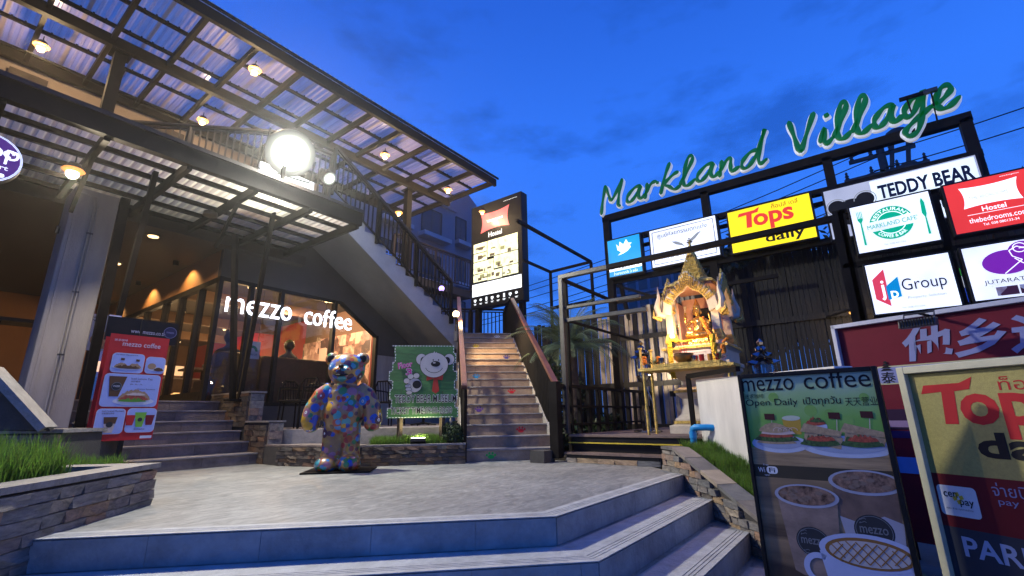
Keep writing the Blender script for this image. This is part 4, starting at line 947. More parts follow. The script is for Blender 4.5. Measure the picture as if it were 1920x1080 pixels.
MB().bar((-4, UY0 - .09, UZ + .13), (UX1 + .05, UY0 - .09, UZ + .13), .03, .05).build('gutter_edge', M['steel'], uc)
# little bolts along the purlins
bolt = MB().box((-.012, -.012, -.02), (.012, .012, .02)).mesh('bolt'); bolt.materials.append(M['black'])
mb = MB()
for i in range(80):
    for y in (8.38, 9.12, 10.22): xx = 9.0 - i * .16; mb.box((xx - .012, y - .045, UZ + .12), (xx + .012, y - .03, UZ + .15))
mb.build('bolts', M['black'], uc, kind='stuff')
for x, y, lab in ((1.30, 9.30, 'tall dark square column from the lower canopy up to the high canopy'), (7.70, 9.35, 'dark steel column holding the far end of the high canopy')):
    cl_ = thing('canopy_column', lab, 'column', (x, y, FZ), 'columns of the high canopy')
    MB().box((x - .08, y - .08, FZ - (.6 if x < 5 else 1.4)), (x + .08, y + .08, UZ - .24)).build('shaft', M['steel'], cl_)
    MB().box((x - .14, y - .14, UZ - .26), (x + .14, y + .14, UZ - .235)).build('cap_plate', M['steel'], cl_)
MB_ = MB().bar((1.3, 10.9, 4.9), (1.45, 9.9, 6.8), .09)
MB_.build('brace', M['steel'], uc)
tag(MB().tube([(.3, 10.55, 6.74), (1.6, 10.6, 6.66), (3.1, 10.75, 6.74)], .008, 5).build('cable', M['black']), 'thin dark cable strung between two bulbs under the high canopy', 'cable')
# upper storey behind it
uw = thing('upper_storey', 'taupe upper storey wall with dark bands between the two canopies', 'building', (-1, 11.3, FZ))
MB().box((-4, 11.35, FZ), (6.2, 11.5, 7.4)).build('wall', M['brownwall'], uw)
for z in (4.75, 5.55, 6.35): MB().box((-4, 11.22, z), (6.2, 11.349, z + .22)).build('band', M['steel_brown'], uw)
for x in (-2.4, .2, 2.4, 4.4): MB().box((x, 11.20, FZ), (x + .5, 11.22, 6.7)).build('pier', M['steel_brown'], uw)

lc = thing('lower_canopy', 'lower canopy over the cafe front with corrugated sheets glowing in the lamp light', 'canopy', (2, 7.6, 3.75))
LZ = 3.74; LX1 = 4.30; LY0, LY1 = 6.42, 8.86
lrx = [4.25, 3.42, 2.60, 1.78, .96, .14, -.68, -1.5, -2.3]
MB().bar((-4, LY0, LZ + .085), (LX1, LY0, LZ + .085), .11, .23).build('front_beam', M['steel'], lc)
MB().bar((-4, LY0 - .075, LZ + .21), (LX1, LY0 - .075, LZ + .21), .03, .05).build('front_trim', M['steel_brown'], lc)
for x in lrx: MB().bar((x, LY0, LZ - .02), (x, LY1, LZ - .0), .06, .12).build('rafter', M['steel'], lc)
for y in (6.90, 7.32, 7.75, 8.20, 8.66): MB().bar((-4, y, LZ + .05), (LX1, y, LZ + .05), .05, .06).build('purlin', M['steel'], lc)
MB().bar((-4, LY1, LZ), (LX1, LY1, LZ), .10, .18).build('back_beam', M['steel'], lc)
for a, b_ in zip(lrx[:-1], lrx[1:]): corrugated('roof_sheet', b_, a + (.05 if a == 4.25 else 0), LY0 + .06, LY1, LZ + .09, M['sheet2'], lc, pitch=.10, h=.02)
for x in (2.60, .96): MB().bar((x, 6.95, LZ - .05), (x, 7.55, LZ - .62), .04, .06).build('bracket', M['steel'], lc)

# ---- lamps
M['amber'] = emit('amber_halo_glow', (1.0, .42, .10), 1.15)  # glowing ring added to each bulb to imitate its orange halo
def bulb_lamp(p, power, lab, group, name='pendant_lamp', r=.05, col=(1, .70, .38), em='bulb', drop=.1, dn=True):
    p = Vector(p); t_ = thing(name, lab, 'lamp', p, group)
    MB().lathe([(.03, .085), (.055, .075), (.085, .02), (.088, 0)], p, 16).build('lamp_shade', M['black'], t_, smooth=True)
    MB().ball(p - ZZ * (r * .75), (r * .82, r * .82, r * .82), 14, 8).build('bulb', M[em], t_, smooth=True); MB().lathe([(.02, .012), (r * 1.25, .006), (r * 1.45, -.012), (r * 1.2, -.03), (r * .5, -.035)], p, 18).build('bulb_halo', M['amber'], t_, smooth=True)
    MB().tube([p + ZZ * .08, p + ZZ * (.08 + drop)], .008, 6).build('rod', M['black'], t_)
    light('lamp_light', 'POINT', p - ZZ * (r + .08), power, col, t_, size=.05); return t_
G_ = 'warm bulbs under the high canopy'
for (x, y), lab, pw in (((78, 85), 'warm bulb under the high canopy nearest the top left corner', 130), ((478, 130), 'warm bulb under the high canopy right of the tall column', 130), ((380, 225), 'warm bulb over the balcony railing, behind the canopy beam', 80),
    ((722, 290), 'warm bulb under the high canopy above the upper stair', 130), ((840, 355), 'warm bulb under the far tip of the high canopy', 100), ((748, 398), 'small warm bulb beside the far canopy column', 40)):
    p = PZ(x, y, 6.62); bulb_lamp(p, pw, lab, G_, r=.075)
M['key'] = emit('bright_spot_glass', (1.0, .88, .66), 6)
kl = bulb_lamp(PZ(138, 318, 3.44), 1, 'bright warm spot lamp under the lower canopy above the red coffee banner', None, name='spot_lamp', r=.075, em='key')
kp = kl.location + Vector((0, -.02, -.10))
bpy.data.objects.remove([c for c in kl.children if c.type == 'LIGHT'][0])
light('lamp_light', 'SPOT', kp, 620, (1.0, .84, .60), kl, (2.6, 3.5, 0), .035, 172, .3)
for (x, y), lab in (((288, 440), 'round warm downlight in the dark ceiling right of the pillar'), ((218, 491), 'smaller warm downlight farther back in the ceiling beside the pillar')):
    p = PZ(x, y, 3.61); t_ = thing('downlight', lab, 'lamp', p, 'downlights in the cafe porch ceiling')
    MB().lathe([(.10, .0), (.10, -.03), (.085, -.03)], p, 18).build('rim', M['bare'], t_); MB().lathe([(.078, -.032), (.07, -.045)], p, 18).build('glass', M['bulb'], t_)
    light('lamp_light', 'SPOT', p - ZZ * .07, 130, (1, .62, .27), t_, p - ZZ * 3, .05, 150, .5)
for (x, y, z, lab) in ((395, 398, 3.66, 'unlit round downlight under the lower canopy beside the slanted posts'),):
    p = PZ(x, y, z); t_ = thing('downlight', lab, 'lamp', p); MB().lathe([(.09, .0), (.10, -.06), (.07, -.06)], p, 18).build('rim', M['bare'], t_); MB().lathe([(.06, -.05), (.05, -.055)], p, 16).build('glass', M['paper'], t_)
for y in (10.4, 12.6, 15.0):
    p = Vector((2.95, y, 3.6)); t_ = thing('wall_washer', f'small black wall-washing spotlight over the ochre fascia, {"nearest the corner post" if y < 11 else "in the middle of the row" if y < 13 else "farthest along the row"}', 'lamp', p, 'wall washers over the side windows')
    MB().lathe([(.05, 0), (.05, -.09), (.04, -.09)], p, 12).build('can', M['black'], t_); MB().lathe([(.035, -.085), (.03, -.088)], p, 12).build('glass', M['bulb_dim'], t_)
    light('lamp_light', 'SPOT', p - ZZ * .1, 55, (1, .58, .22), t_, (3.3, y, 2.9), .03, 120, .5)

# ---- floodlights on the balcony corner
M['flood'] = emit('floodlight_glass', (.97, 1.0, .93), 130)
def flood_mat(name, c, r):
    """lens glow fading to the rim, a painted stand-in for bloom"""
    m, t, b = new_mat(name); g_ = t.nodes.new('ShaderNodeNewGeometry'); vm = t.nodes.new('ShaderNodeVectorMath'); vm.operation = 'DISTANCE'; vm.inputs[1].default_value = c
    t.links.new(g_.outputs['Position'], vm.inputs[0]); mr = t.nodes.new('ShaderNodeMapRange'); mr.inputs['From Min'].default_value = 0; mr.inputs['From Max'].default_value = r; t.links.new(vm.outputs['Value'], mr.inputs[0])
    cv = t.nodes.new('ShaderNodeValToRGB'); cr = cv.color_ramp; cr.elements[0].color = (1, 1, 1, 1); cr.elements[1].color = (0.001, .001, .001, 1); cr.elements[1].position = 1
    for q, v in ((.40, .30), (.62, .06), (.80, .014)): e = cr.elements.new(q); e.color = (v, v, v, 1)  # bloom painted as a falloff of the lens emission
    t.links.new(mr.outputs[0], cv.inputs[0]); ml = t.nodes.new('ShaderNodeMath'); ml.operation = 'MULTIPLY'; ml.inputs[1].default_value = 30; t.links.new(cv.outputs[0], ml.inputs[0])
    b.inputs['Base Color'].default_value = (.05, .05, .05, 1); b.inputs['Roughness'].default_value = .3; b.inputs['Emission Color'].default_value = (.93, 1, .88, 1); t.links.new(ml.outputs[0], b.inputs['Emission Strength']); return m
def flood(p, tgt, r, power, lab, name='floodlight', em='flood', col=(1.0, .98, .86), spot=165, blend=.35, size=.15):
    p = Vector(p); t_ = thing(name, lab, 'floodlight', p); n = (Vector(tgt) - p).normalized(); x = n.cross(ZZ).normalized(); y = x.cross(n)
    MB().prism(arc_pts(0, 0, r * .97, r * .97, n=40), -.10, p, x, y, n).build('housing', M['black'], t_)
    dm = MB(); N1 = 40
    dm.add([p + n * .002 + (x * math.cos(2 * math.pi * k / N1) + y * math.sin(2 * math.pi * k / N1)) * r for k in range(N1)], [tuple(range(N1))]); dm.build('lens', flood_mat(em, p, r), t_)
    mb = MB()
    for k in range(7): mb.box((-r * .9 + k * r * .3 - .006, -r * .7, -.20), (-r * .9 + k * r * .3 + .006, r * .7, -.12), (x, y, n), p)
    mb.build('cooling_fins', M['black'], t_)
    mb = MB(); mb.tube([p - x * r * 1.05, p - x * r * 1.05 - y * r, p + x * r * 1.05 - y * r, p + x * r * 1.05], .012, 6); mb.build('bracket', M['steel'], t_)
    light('lamp_light', 'SPOT', p + n * .06, power, col, t_, tgt, size, spot, blend); return t_
F1 = PV(545, 288, 6.34); F2 = PV(618, 335, 7.45)
flood(F1, (1.9, 1.2, .0), .35, 1500, 'glaring white floodlight over the corner of the lower canopy')
light('lamp_light', 'POINT', F1 + Vector((.1, .34, .05)), 120, (.95, 1.0, .88), None, size=.12)  # extra light added behind the flood to brighten the lower canopy
flood(F2, (5.2, 1.5, .0), .135, 40, 'smaller glaring floodlight on the stair railing beside the big one')
fp = thing('floodlight_post', 'dark post carrying the two floodlights at the balcony corner', 'post', (4.0, 7.5, FZ - .6))
MB().bar((F1.x, F1.y + .16, 3.75), (F1.x, F1.y + .16, F1.z + .2), .05).build('upright', M['steel'], fp); MB().bar((F1.x, F1.y + .18, F1.z - .5), (F2.x, F2.y + .14, F2.z - .3), .04).build('arm', M['steel'], fp)
MB().bar((F2.x, F2.y + .1, 4.0), (F2.x, F2.y + .1, F2.z), .04).build('upright', M['steel'], fp)
# pale round-lettered board below it
wb = thing('lit_board', 'pale lit board with a small dark letter p under the floodlight', 'sign', PV(535, 360, 7.2))
a_, b_ = PV(486, 325, 7.25), PV(586, 375, 7.25)
MB().box((a_.x, 7.25, 4.02), (b_.x, 7.31, 4.62)).build('board', M['paper'], wb)
Board(wb, (a_.x, 7.249, 4.02), (1, 0, 0)).text('p', .34, .10, .10, .16, M['ink'], 2)
# lamps at the landing
def starlamp(p, col, em, pw, lab, r=.055):
    t_ = thing('bulkhead_lamp', lab, 'lamp', p); p = Vector(p)
    MB().ball(p, r, 14, 8).build('bulb', em, t_, smooth=True); MB().lathe([(.05, -.09), (.035, -.045), (.06, -.03)], p, 12).build('socket', M['black'], t_)
    MB().tube([p - ZZ * .09, p - ZZ * .35], .015, 6).build('bracket', M['black'], t_)
    light('lamp_light', 'SPOT', p + eE * .06 - dD * .10 + ZZ * .08, pw, col, t_, DE(9.6, 1.1, 1.6), .05, 115, .8)
starlamp(PD(855, 589, 9.4), (1, .72, .40), emit('amber_bulb', (1, .74, .36), 6), 300, 'starry warm lamp at the top of the main stair handrail', .07)
starlamp(PV(828, 541, 7.5), (.35, .2, 1), emit('violet_bulb', (.45, .30, 1), 3.5), 25, 'violet-blue lamp at the lower end of the upper stair railing', .065)

# ================================================================== APARTMENT BLOCK BEHIND
ab = thing('apartment_building', 'dim blue-grey apartment block with small balcony ledges behind the stair', 'building', (14, 15, -.64))
MB().box((9.8, 15.0, -.64), (15.35, 24, 10.3)).build('wall', M['apt'], ab)
MB().box((15.35, 15.6, -.64), (17.6, 24, 11.3)).build('wall', M['apt'], ab)
MB().prism([(15.35, 11.3), (17.6, 11.3), (17.6, 11.7), (16.6, 12.3)], 4, (0, 19.6, 0), (1, 0, 0), (0, 0, 1), Vector((0, -1, 0))).build('roof', M['apt'], ab)
MB().box((9.8, 14.9, 10.3), (15.4, 24, 10.5)).build('cornice', M['apt'], ab)
M['ledge'] = mat('pale_ledge_render', (.40, .41, .46), .8, 0, .08, 2, .1, 20)
def apt_win(x, z, y, w_=.75, h_=1.25, lw=1.15):
    f_ = MB()
    for a, b2 in (((x, y - .01, z), (x + w_, y - .01, z)), ((x, y - .01, z + h_), (x + w_, y - .01, z + h_)), ((x, y - .01, z), (x, y - .01, z + h_)), ((x + w_, y - .01, z), (x + w_, y - .01, z + h_))): f_.bar(a, b2, .06, .06)
    f_.bar((x + w_ / 2, y - .01, z), (x + w_ / 2, y - .01, z + h_), .04)
    fo = f_.build('window', M['black'], ab)
    MB().box((x, y - .02, z), (x + w_, y - .005, z + h_)).build('pane', M['aptw'], fo)
    MB().box((x - .2, y - .45, z - .32), (x - .2 + lw, y, z - .12)).build('ledge', M['ledge'], ab)
for z in (2.4, 4.6, 6.8, 9.0):
    apt_win(16.0, z + .25, 15.6)
    apt_win(13.2, z - .3, 15.0, 1.2, 1.2, 1.7); apt_win(11.0, z - .3, 15.0, 1.1, 1.2, 1.6)
gl_ = thing('grille_window', 'window with white grille given a blue glow behind the stair balusters', 'window', (10.9, 14.6, 5.5))
mb = MB(); c0 = PV(703, 462, 14.6); c1 = PV(752, 496, 14.6)
for k in range(4): mb.bar((c0.x, 14.6, c0.z - (c0.z - c1.z) * k / 3), (c1.x, 14.6, c0.z - (c0.z - c1.z) * k / 3), .03)
for k in range(7): mb.bar((c0.x + (c1.x - c0.x) * k / 6, 14.6, c0.z), (c0.x + (c1.x - c0.x) * k / 6, 14.6, c1.z), .03)
mb.build('grille', emit('blue_glow_grille', (.10, .20, .62), .55), gl_); MB().box((c0.x, 14.62, c1.z), (c1.x, 14.68, c0.z)).build('pane', M['aptw'], gl_)  # grille emits, in place of blue light falling on it
MB().box((c0.x - .05, 14.68, c1.z - .1), (c1.x + .05, 14.99, c0.z + .1)).build('surround', M['apt'], gl_)
# walkway railing on the far side
far_r = railing('far walkway railing with brown handrail beyond the upper stair', 'walkway_railing', (7.75, 9.9, 4.55), (10.9, 9.9, 4.55), 1.0, .14, posts=2, m=M['steel_brown'])
struct(MB().box((7.6, 9.95, 4.3), (11.0, 11.5, 4.54)).build('walkway_floor', M['ceil']))
struct(MB().box((8.9, 10.4, 2.3), (11.0, 10.5, 4.3)).build('walkway_wall', M['apt']))

# ================================================================== HOSTEL SCREEN
hs = thing('screen_sign', 'tall black lit hostel sign with a pink pillow, room photos and white icons', 'sign', (9.5, 7.7, -.64))
hx, y1_, y0_, z0_, z1_ = 9.5, 8.62, 6.80, 3.48, 6.56
MB().box((hx + .004, y0_, z0_), (hx + .28, y1_, z1_)).build('housing', M['black'], hs, bevel=.01)
MB().box((hx + .1, y0_ + .08, -.64), (hx + .24, y0_ + .22, z0_)).build('post', M['steel'], hs); MB().box((hx + .1, y1_ - .22, -.64), (hx + .24, y1_ - .08, z0_)).build('post', M['steel'], hs)
H = Board(hs, (hx, y1_, z0_), (0, -1, 0), step=.002); HW, HH = y1_ - y0_, z1_ - z0_
M['e_pink'] = emit('lit_pink', (1.0, .17, .18), 1.0, .4); M['e_white'] = emit('lit_white', (.92, .98, 1.0), 1.35, .8); M['e_cream'] = emit('lit_cream', (.92, .93, .60), 1.25, .6, .45, 6)
def pillow(B, x, y, w_, h_, m, k=1, name='pillow_logo', kk=.13):
    p = []
    cs_ = [(0, 0), (w_, 0), (w_, h_), (0, h_)]; ctr = (w_ / 2, h_ / 2)
    for (a, b_), (c, d) in zip(cs_, cs_[1:] + cs_[:1]):
        for i in range(10):
            t = i / 10; px, py = a + (c - a) * t, b_ + (d - b_) * t; f = 4 * t * (1 - t) * kk
            p.append((x + px + (ctr[0] - px) * f * (1.0 if abs(c - a) < abs(d - b_) else .0) + 0, y + py + (ctr[1] - py) * f * (1.0 if abs(c - a) > abs(d - b_) else .0) * 1.6))
    return B.poly(name, p, m, k)
# sheared like a tilted cushion
pillow(H, .36, 2.18, 1.05, .62, M['e_pink'], 2)
H.text('THE BEDROOMS', .60, 2.46, .58, .07, M['e_white'], 3); H.text('Hostel', .66, 2.0, .48, .15, M['e_white'], 3, .01); H.text('www.bungalowsstore', 1.2, 2.93, .48, .035, M['e_white'], 3)
def room(x0, y0, x1, y1, s):
    m_ = M['e_cream']; H.poly('room_photo', [(x0, y0), (x1, y0), (x1, y1), (x0, y1)], m_, 2)
    rg = random.Random(s); ls = []
    for _ in range(4):
        a = rg.uniform(x0, x1 - .12); b_ = rg.uniform(y0, y0 + (y1 - y0) * .5); w_ = rg.uniform(.05, .2); h_ = rg.uniform(.03, .12); ls.append([(a, b_), (min(a + w_, x1), b_), (min(a + w_, x1), min(b_ + h_, y1)), (a, min(b_ + h_, y1))])
    
    for q_, l_ in enumerate(ls): H.poly('room_furniture', l_, M['e_bed'] if q_ < 2 else M['e_dk'], 3 + q_)
M['e_bed'] = emit('lit_olive', (.42, .42, .20), .8); M['e_dk'] = emit('lit_brown', (.18, .13, .07), .8)
for k, q in enumerate(((.10, 1.62, .60, 1.90), (.62, 1.42, 1.68, 1.90), (.10, 1.36, .60, 1.60), (.10, 1.0, .84, 1.34), (.86, 1.04, 1.68, 1.40), (.10, .76, .60, .98), (.62, .74, 1.14, 1.00), (1.16, .76, 1.68, 1.02))): room(*q, k)
H.poly('white_band', [(.06, .34), (HW - .04, .34), (HW - .04, .70), (.06, .70)], M['e_white'], 2)
for k in range(8):
    cx = .17 + k * .205
    ps_ = [[(cx - .045, .20), (cx + .045, .20), (cx + .045, .26), (cx - .045, .26)], [(cx - .02, .17), (cx + .02, .17), (cx + .02, .195), (cx - .02, .195)]] if k % 3 == 0 else ([arc_pts(cx, .23, .045, .035, 0, 360, 12)] if k % 3 == 1 else [[(cx - .03, .17), (cx + .03, .17), (cx + .03, .28), (cx - .03, .28)]])
    H.polys('white_icon', ps_ + [[(cx - .05, .12), (cx + .05, .12), (cx + .05, .133), (cx - .05, .133)], [(cx - .035, .095), (cx + .035, .095), (cx + .035, .106), (cx - .035, .106)]], M['e_white'], 2)
bulb_lamp(PU(904, 396, 9.2), 25, 'warm bulb hanging in front of the hostel sign', None, drop=.05, r=.06)
# light steel pergola right of it
pg = thing('steel_pergola', 'thin dark steel pergola frame against the sky right of the hostel sign', 'frame', (9.6, 5, -.64))
A1, A2 = Vector((10.1, 5.12, 4.3)), Vector((10.17, 6.37, 4.3))
for a, b_ in ((A1, (6.9, 5.05, 4.32)), (A2, (8.9, 6.35, 4.3)), (A1, A2), (A1, (A1.x, A1.y, -.6)), (A2, (A2.x, A2.y, -.6)), ((A1.x, A1.y, 3.3), (A2.x, A2.y, 3.3))): MB().bar(a, b_, .06).build('bar', M['steel'], pg)

# ================================================================== SHRINE DECK
dk_ = thing('timber_deck', 'low dark timber deck under the golden shrine with a yellow edge strip', 'deck', (6.5, 2.6, 0))
DX0, DZ = 5.80, .345
y = 1.55; k = 0
x = DX0
while x < 9.4:
    MB().box((x, 1.62, DZ - .03), (x + .138, 3.43, DZ)).build('deck_board', M['deckwood'], dk_, bevel=.003); x += .145
MB().box((DX0 + .05, 1.66, .0), (9.4, 3.40, DZ - .034)).build('void_shade', M['black'], dk_)  # solid black box stands for the shade under the deck
MB().box((DX0 - .004, 1.60, .232), (DX0 + .02, 3.44, .246)).build('yellow_strip', M['yellow'], dk_)
MB().box((DX0 + .021, 1.62, .20), (DX0 + .045, 3.42, .31)).build('fascia', M['black'], dk_)
stp = thing('low_step', 'single low stone step in front of the timber deck', 'step', (5.7, 2.75, 0))
MB().box((5.66, 2.12, 0.0), (5.99, 3.40, .10)).build('core', M['grout'], stp)
for k in range(5): MB().box((5.635, 2.10 + k * .264, .1005), (6.0, 2.10 + k * .264 + .26, .125)).build('board', M['deckwood'], stp)
bricks(stp, (5.648, 2.12, 0), (0, 1, 0), (-1, 0, 0), 1.28, 0, .06, seed=40, ch=.06, lens=(.2, .35))
MB().box((5.645, 2.14, .06), (5.66, 3.38, .098)).build('gap_shade', M['black'], stp)  # black strip stands for shade under the step boards
struct(MB().box((5.8, 1.0, -.8), (12.5, 7.8, .06)).build('garden_ground', M['soil']))
# black newel and garden railing on the deck's left edge
gr = thing('garden_railing', 'black open railing from the stair foot back along the left edge of the deck', 'railing', (5.62, 3.52, .05))
MB().box((5.56, 3.46, .05), (5.69, 3.59, 1.05)).build('newel_post', M['steel'], gr)
for z in (1.0, .72, .47): MB().bar((5.69, 3.5, z), (9.2, 3.5, z), .05, .045 if z == 1.0 else .03).build('rail', M['steel'], gr)
for k in range(12): MB().box((5.95 + k * .29, 3.48, .1), (6.0 + k * .29, 3.53, .98)).build('upright', M['steel'], gr)
MB().box((5.36, 3.56, 0), (5.62, 3.78, .15)).build('stone_foot', M['grout'], gr)
# brushed steel rails above the deck
sf = thing('pipe_frame', 'tall brushed-steel pipe frame around the shrine, rails reaching to the right', 'frame', (5.85, 3.45, .35))
def rail(a, b_, w_, h_=None, m='bare'): return MB().bar(a, b_, w_, h_).build('rail', M[m], sf, bevel=.008)
MB().box((5.80, 3.44, .35), (5.87, 3.51, 2.62)).build('post', M['bare'], sf, bevel=.006); MB().box((5.93, 3.44, .35), (5.97, 3.48, 2.58)).build('post', M['steel'], sf)
rail((5.83, 3.50, 2.60), (5.83, 2.7, 2.60), .07, .07); rail((5.83, 2.69, 2.60), (5.83, -1.2, 2.60), .07, .07, 'steel'); rail((5.87, 3.45, 2.13), (5.87, 2.28, 2.12), .05, .05); rail((5.87, 3.45, 1.94), (5.87, 2.20, 1.93), .05, .06)  # top rail: bright metal at left paints the reflection, dark beyond
rail((5.85, 3.45, 2.56), (7.6, 3.40, 2.52), .05, .05, 'steel'); rail((5.87, 3.45, 1.95), (8.6, 3.45, 1.95), .04, .04, 'steel')


# ================================================================== GOLDEN SHRINE
SX, SY, SZ = 6.75, 1.80, DZ
sh = thing('spirit_shrine', 'cream and gold spirit-house shrine with a pointed tiered roof and salmon inside', 'shrine', (SX, SY, SZ))
def sq(prof, c, n=4): return MB().lathe([(r * math.sqrt(2), z) for r, z in prof], c, 4, math.pi / 4)
sq([(.42, 0), (.42, .10), (.36, .12), (.36, .18), (.30, .24), (.27, .36), (.27, .44), (.33, .50), (.33, .56), (.26, .60), (.26, .68), (.36, .76), (.40, .80), (.40, .84)], (SX, SY, SZ)).build('pedestal', M['cream'], sh, bevel=.004)
sq([(.375, 0), (.375, .035)], (SX, SY, SZ + .125)).build('gold_band', M['gold'], sh); sq([(.345, 0), (.345, .03)], (SX, SY, SZ + .52)).build('gold_band', M['gold'], sh)
zf = SZ + .845
sq([(.42, 0), (.42, .05), (.38, .07), (.38, .20), (.41, .23), (.41, .28)], (SX, SY, zf)).build('house_base', M['cream'], sh, bevel=.004)
sq([(.425, 0), (.425, .03)], (SX, SY, zf + .235)).build('gold_band', M['gold'], sh)
MB().box((-.19, -.012, -.085), (.19, 0, .085), (Vector((0, -1, 0)), Vector((1, 0, 0)), ZZ), (SX - .405, SY - .02, zf + .12)).build('inscription_plaque', mat('marble_plaque', (.5, .5, .52), .3, 0, .15, 20, .05), sh)
Bp = Board(sh, (SX - .4175, SY + .15, zf + .05), (0, -1, 0))
for k in range(5): Bp.text(('namo tassa bhagavato', 'arahato samma sam', 'buddhassa namo', 'tassa bhagavato ara', 'hato samma')[k], .03, .118 - k * .026, .27 - .03 * (k % 2), .013, M['grout'], 1)
zp = zf + .285; CH = .66
HWd = .30
for sx in (-1, 1):
    for sy in (-1, 1):
        c = (SX + sx * HWd, SY + sy * HWd, zp)
        sq([(.075, 0), (.075, .03), (.055, .05), (.05, .12), (.045, CH - .14), (.06, CH - .10), (.06, CH - .06), (.075, CH - .03), (.075, CH)], c).build('column', M['cream'], sh)
        sq([(.07, 0), (.082, .05), (.05, .16)], (c[0], c[1], zp + .02)).build('gold_foot', M['gold'], sh)
        sq([(.052, 0), (.066, .03), (.052, .06), (.066, .09), (.05, .13)], (c[0], c[1], zp + CH - .20)).build('gold_capital', M['gold'], sh)
# back wall and side returns in salmon, black sheet as shaded opening
MB().box((SX + .26, SY - .29, zp), (SX + .29, SY + .29, zp + CH + .1)).build('back_wall', M['pink'], sh)
MB().box((SX + .251, SY - .17, zp + .05), (SX + .259, SY + .14, zp + .60)).build('niche_shade', M['black'], sh)
MB().box((SX - .02, SY + .26, zp), (SX + .26, SY + .29, zp + CH)).build('side_wall', M['pink'], sh)
MB().box((SX - .29, SY - .29, zp + CH + .16), (SX + .29, SY + .29, zp + CH + .19)).build('salmon_ceiling', M['pink'], sh)
def arch(face, o, x, n):
    """pointed flame arch board between two columns"""
    outer = []; inner = []
    for i in range(25):
        t = -1 + 2 * i / 24; a = abs(t)
        inner.append((t * .25, .02 + .20 * (1 - a ** 2.6) + (.06 * (1 - a * 4) if a < .25 else 0)))
        fl = .018 * abs(math.sin(i * math.pi / 2 + .1)) * 1.4
        outer.append((t * .37, .06 + .34 * (1 - a ** 1.5) + (.09 * (1 - a * 3) if a < .33 else 0) + fl))
    outer[0] = (-.37, -.06); outer[-1] = (.37, -.06); inner[0] = (-.25, -.10); inner[-1] = (.25, -.10)
    mb = MB(); k = len(outer)
    vs = [o + x * p[0] + ZZ * p[1] for p in inner] + [o + x * p[0] + ZZ * p[1] for p in outer]; vs += [v + n * .05 for v in vs]
    fs = []
    for i in range(k - 1):
        fs += [(i, i + 1, k + i + 1, k + i), (2 * k + i, 2 * k + k + i, 2 * k + k + i + 1, 2 * k + i + 1), (i, 2 * k + i, 2 * k + i + 1, i + 1), (k + i, k + i + 1, 3 * k + i + 1, 3 * k + i)]
    fs += [(0, k, 3 * k, 2 * k), (k - 1, 3 * k - 1, 4 * k - 1, 2 * k - 1)]
    mb.add(vs, fs); mb.build('flame_arch', M['cream'], sh)
    # gold scales on it
    mb = MB(); rg = random.Random(3)
    for i in range(1, 24):
        for f in (.12, .3, .48, .66, .84):
            p = [inner[i][q] * (1 - f) + outer[i][q] * f for q in (0, 1)]; mb.ball(o + x * p[0] + ZZ * p[1] + n * .052, (.017, .017, .021), 6, 4)
    mb.build('gold_relief', M['gold'], sh, smooth=True)
    # serrated naga edge
    mb = MB()
    for i in range(0, 25):
        p = outer[i]; mb.lathe([(.018, 0), (.013, .03), (.001, .075)], o + x * p[0] + ZZ * (p[1] - .01) + n * .025, 5)
    mb.build('flame_finials', M['gold'], sh, kind='stuff')
zc = zp + CH - .14
arch('f', Vector((SX - HWd - .05, SY, zc)), Vector((0, 1, 0)), Vector((-1, 0, 0)))
arch('r', Vector((SX, SY - HWd - .05, zc)), Vector((1, 0, 0)), Vector((0, -1, 0)))
arch('l', Vector((SX, SY + HWd + .05, zc)), Vector((-1, 0, 0)), Vector((0, 1, 0)))
# horn finials at the corners
for sx, sy in ((-1, 1), (-1, -1), (1, -1), (1, 1)):
    b0 = Vector((SX + sx * .38, SY + sy * .38, zp + CH - .22)); o_ = Vector((sx, sy, 0)).normalized()
    MB().tube([b0 - o_ * .04, b0 + o_ * .05 + ZZ * .02, b0 + o_ * .07 + ZZ * .12, b0 + o_ * .03 + ZZ * .26, b0 + o_ * .035 + ZZ * .42], [.045, .045, .04, .024, .002], 8).build('horn_finial', M['cream'], sh, smooth=True)
    MB().tube([b0 + o_ * .02 - ZZ * .06, b0 + o_ * .13 - ZZ * .02, b0 + o_ * .12 + ZZ * .08], [.03, .022, .002], 6).build('gold_claw', M['gold'], sh, smooth=True)
# tiered roof and spire
zr = zp + CH + .19
sq([(.32, 0), (.32, .03), (.24, .07), (.21, .10)], (SX, SY, zr)).build('roof_tier', M['gold'], sh)
zz_, rr_ = zr + .09, .160
for k in range(6):
    sq([(rr_, 0), (rr_ + .015, .025), (rr_ - .02, .035), (rr_ - .035, .085)], (SX, SY, zz_)).build('roof_tier', M['gold'], sh)
    mb = MB()
    for a in range(4):
        for s_ in (-1, 1):
            for f in (-.8, 0, .8):
                c = [SX, SY]; ax_ = a % 2; c[ax_] += (rr_) * s_; c[1 - ax_] += rr_ * f
                if a < 2: mb.lathe([(.018, 0), (.002, .055)], (c[0], c[1], zz_ + .02), 4)
    mb.build('gold_petals', M['gold'], sh)
    zz_ += .066; rr_ -= .0205
MB().lathe([(.075, 0), (.05, .05), (.055, .07), (.03, .11), (.035, .13), (.015, .18), (.018, .20), (.006, .22), (.002, .27)], (SX, SY, zz_), 12).build('spire', M['gold'], sh, smooth=True)
for k in range(3): MB().lathe([(.001, -.004), (.045 - .012 * k, 0), (.001, .004)], (SX, SY, zz_ + .22 + k * .03), 10).build('umbrella_ring', M['chrome'], sh)

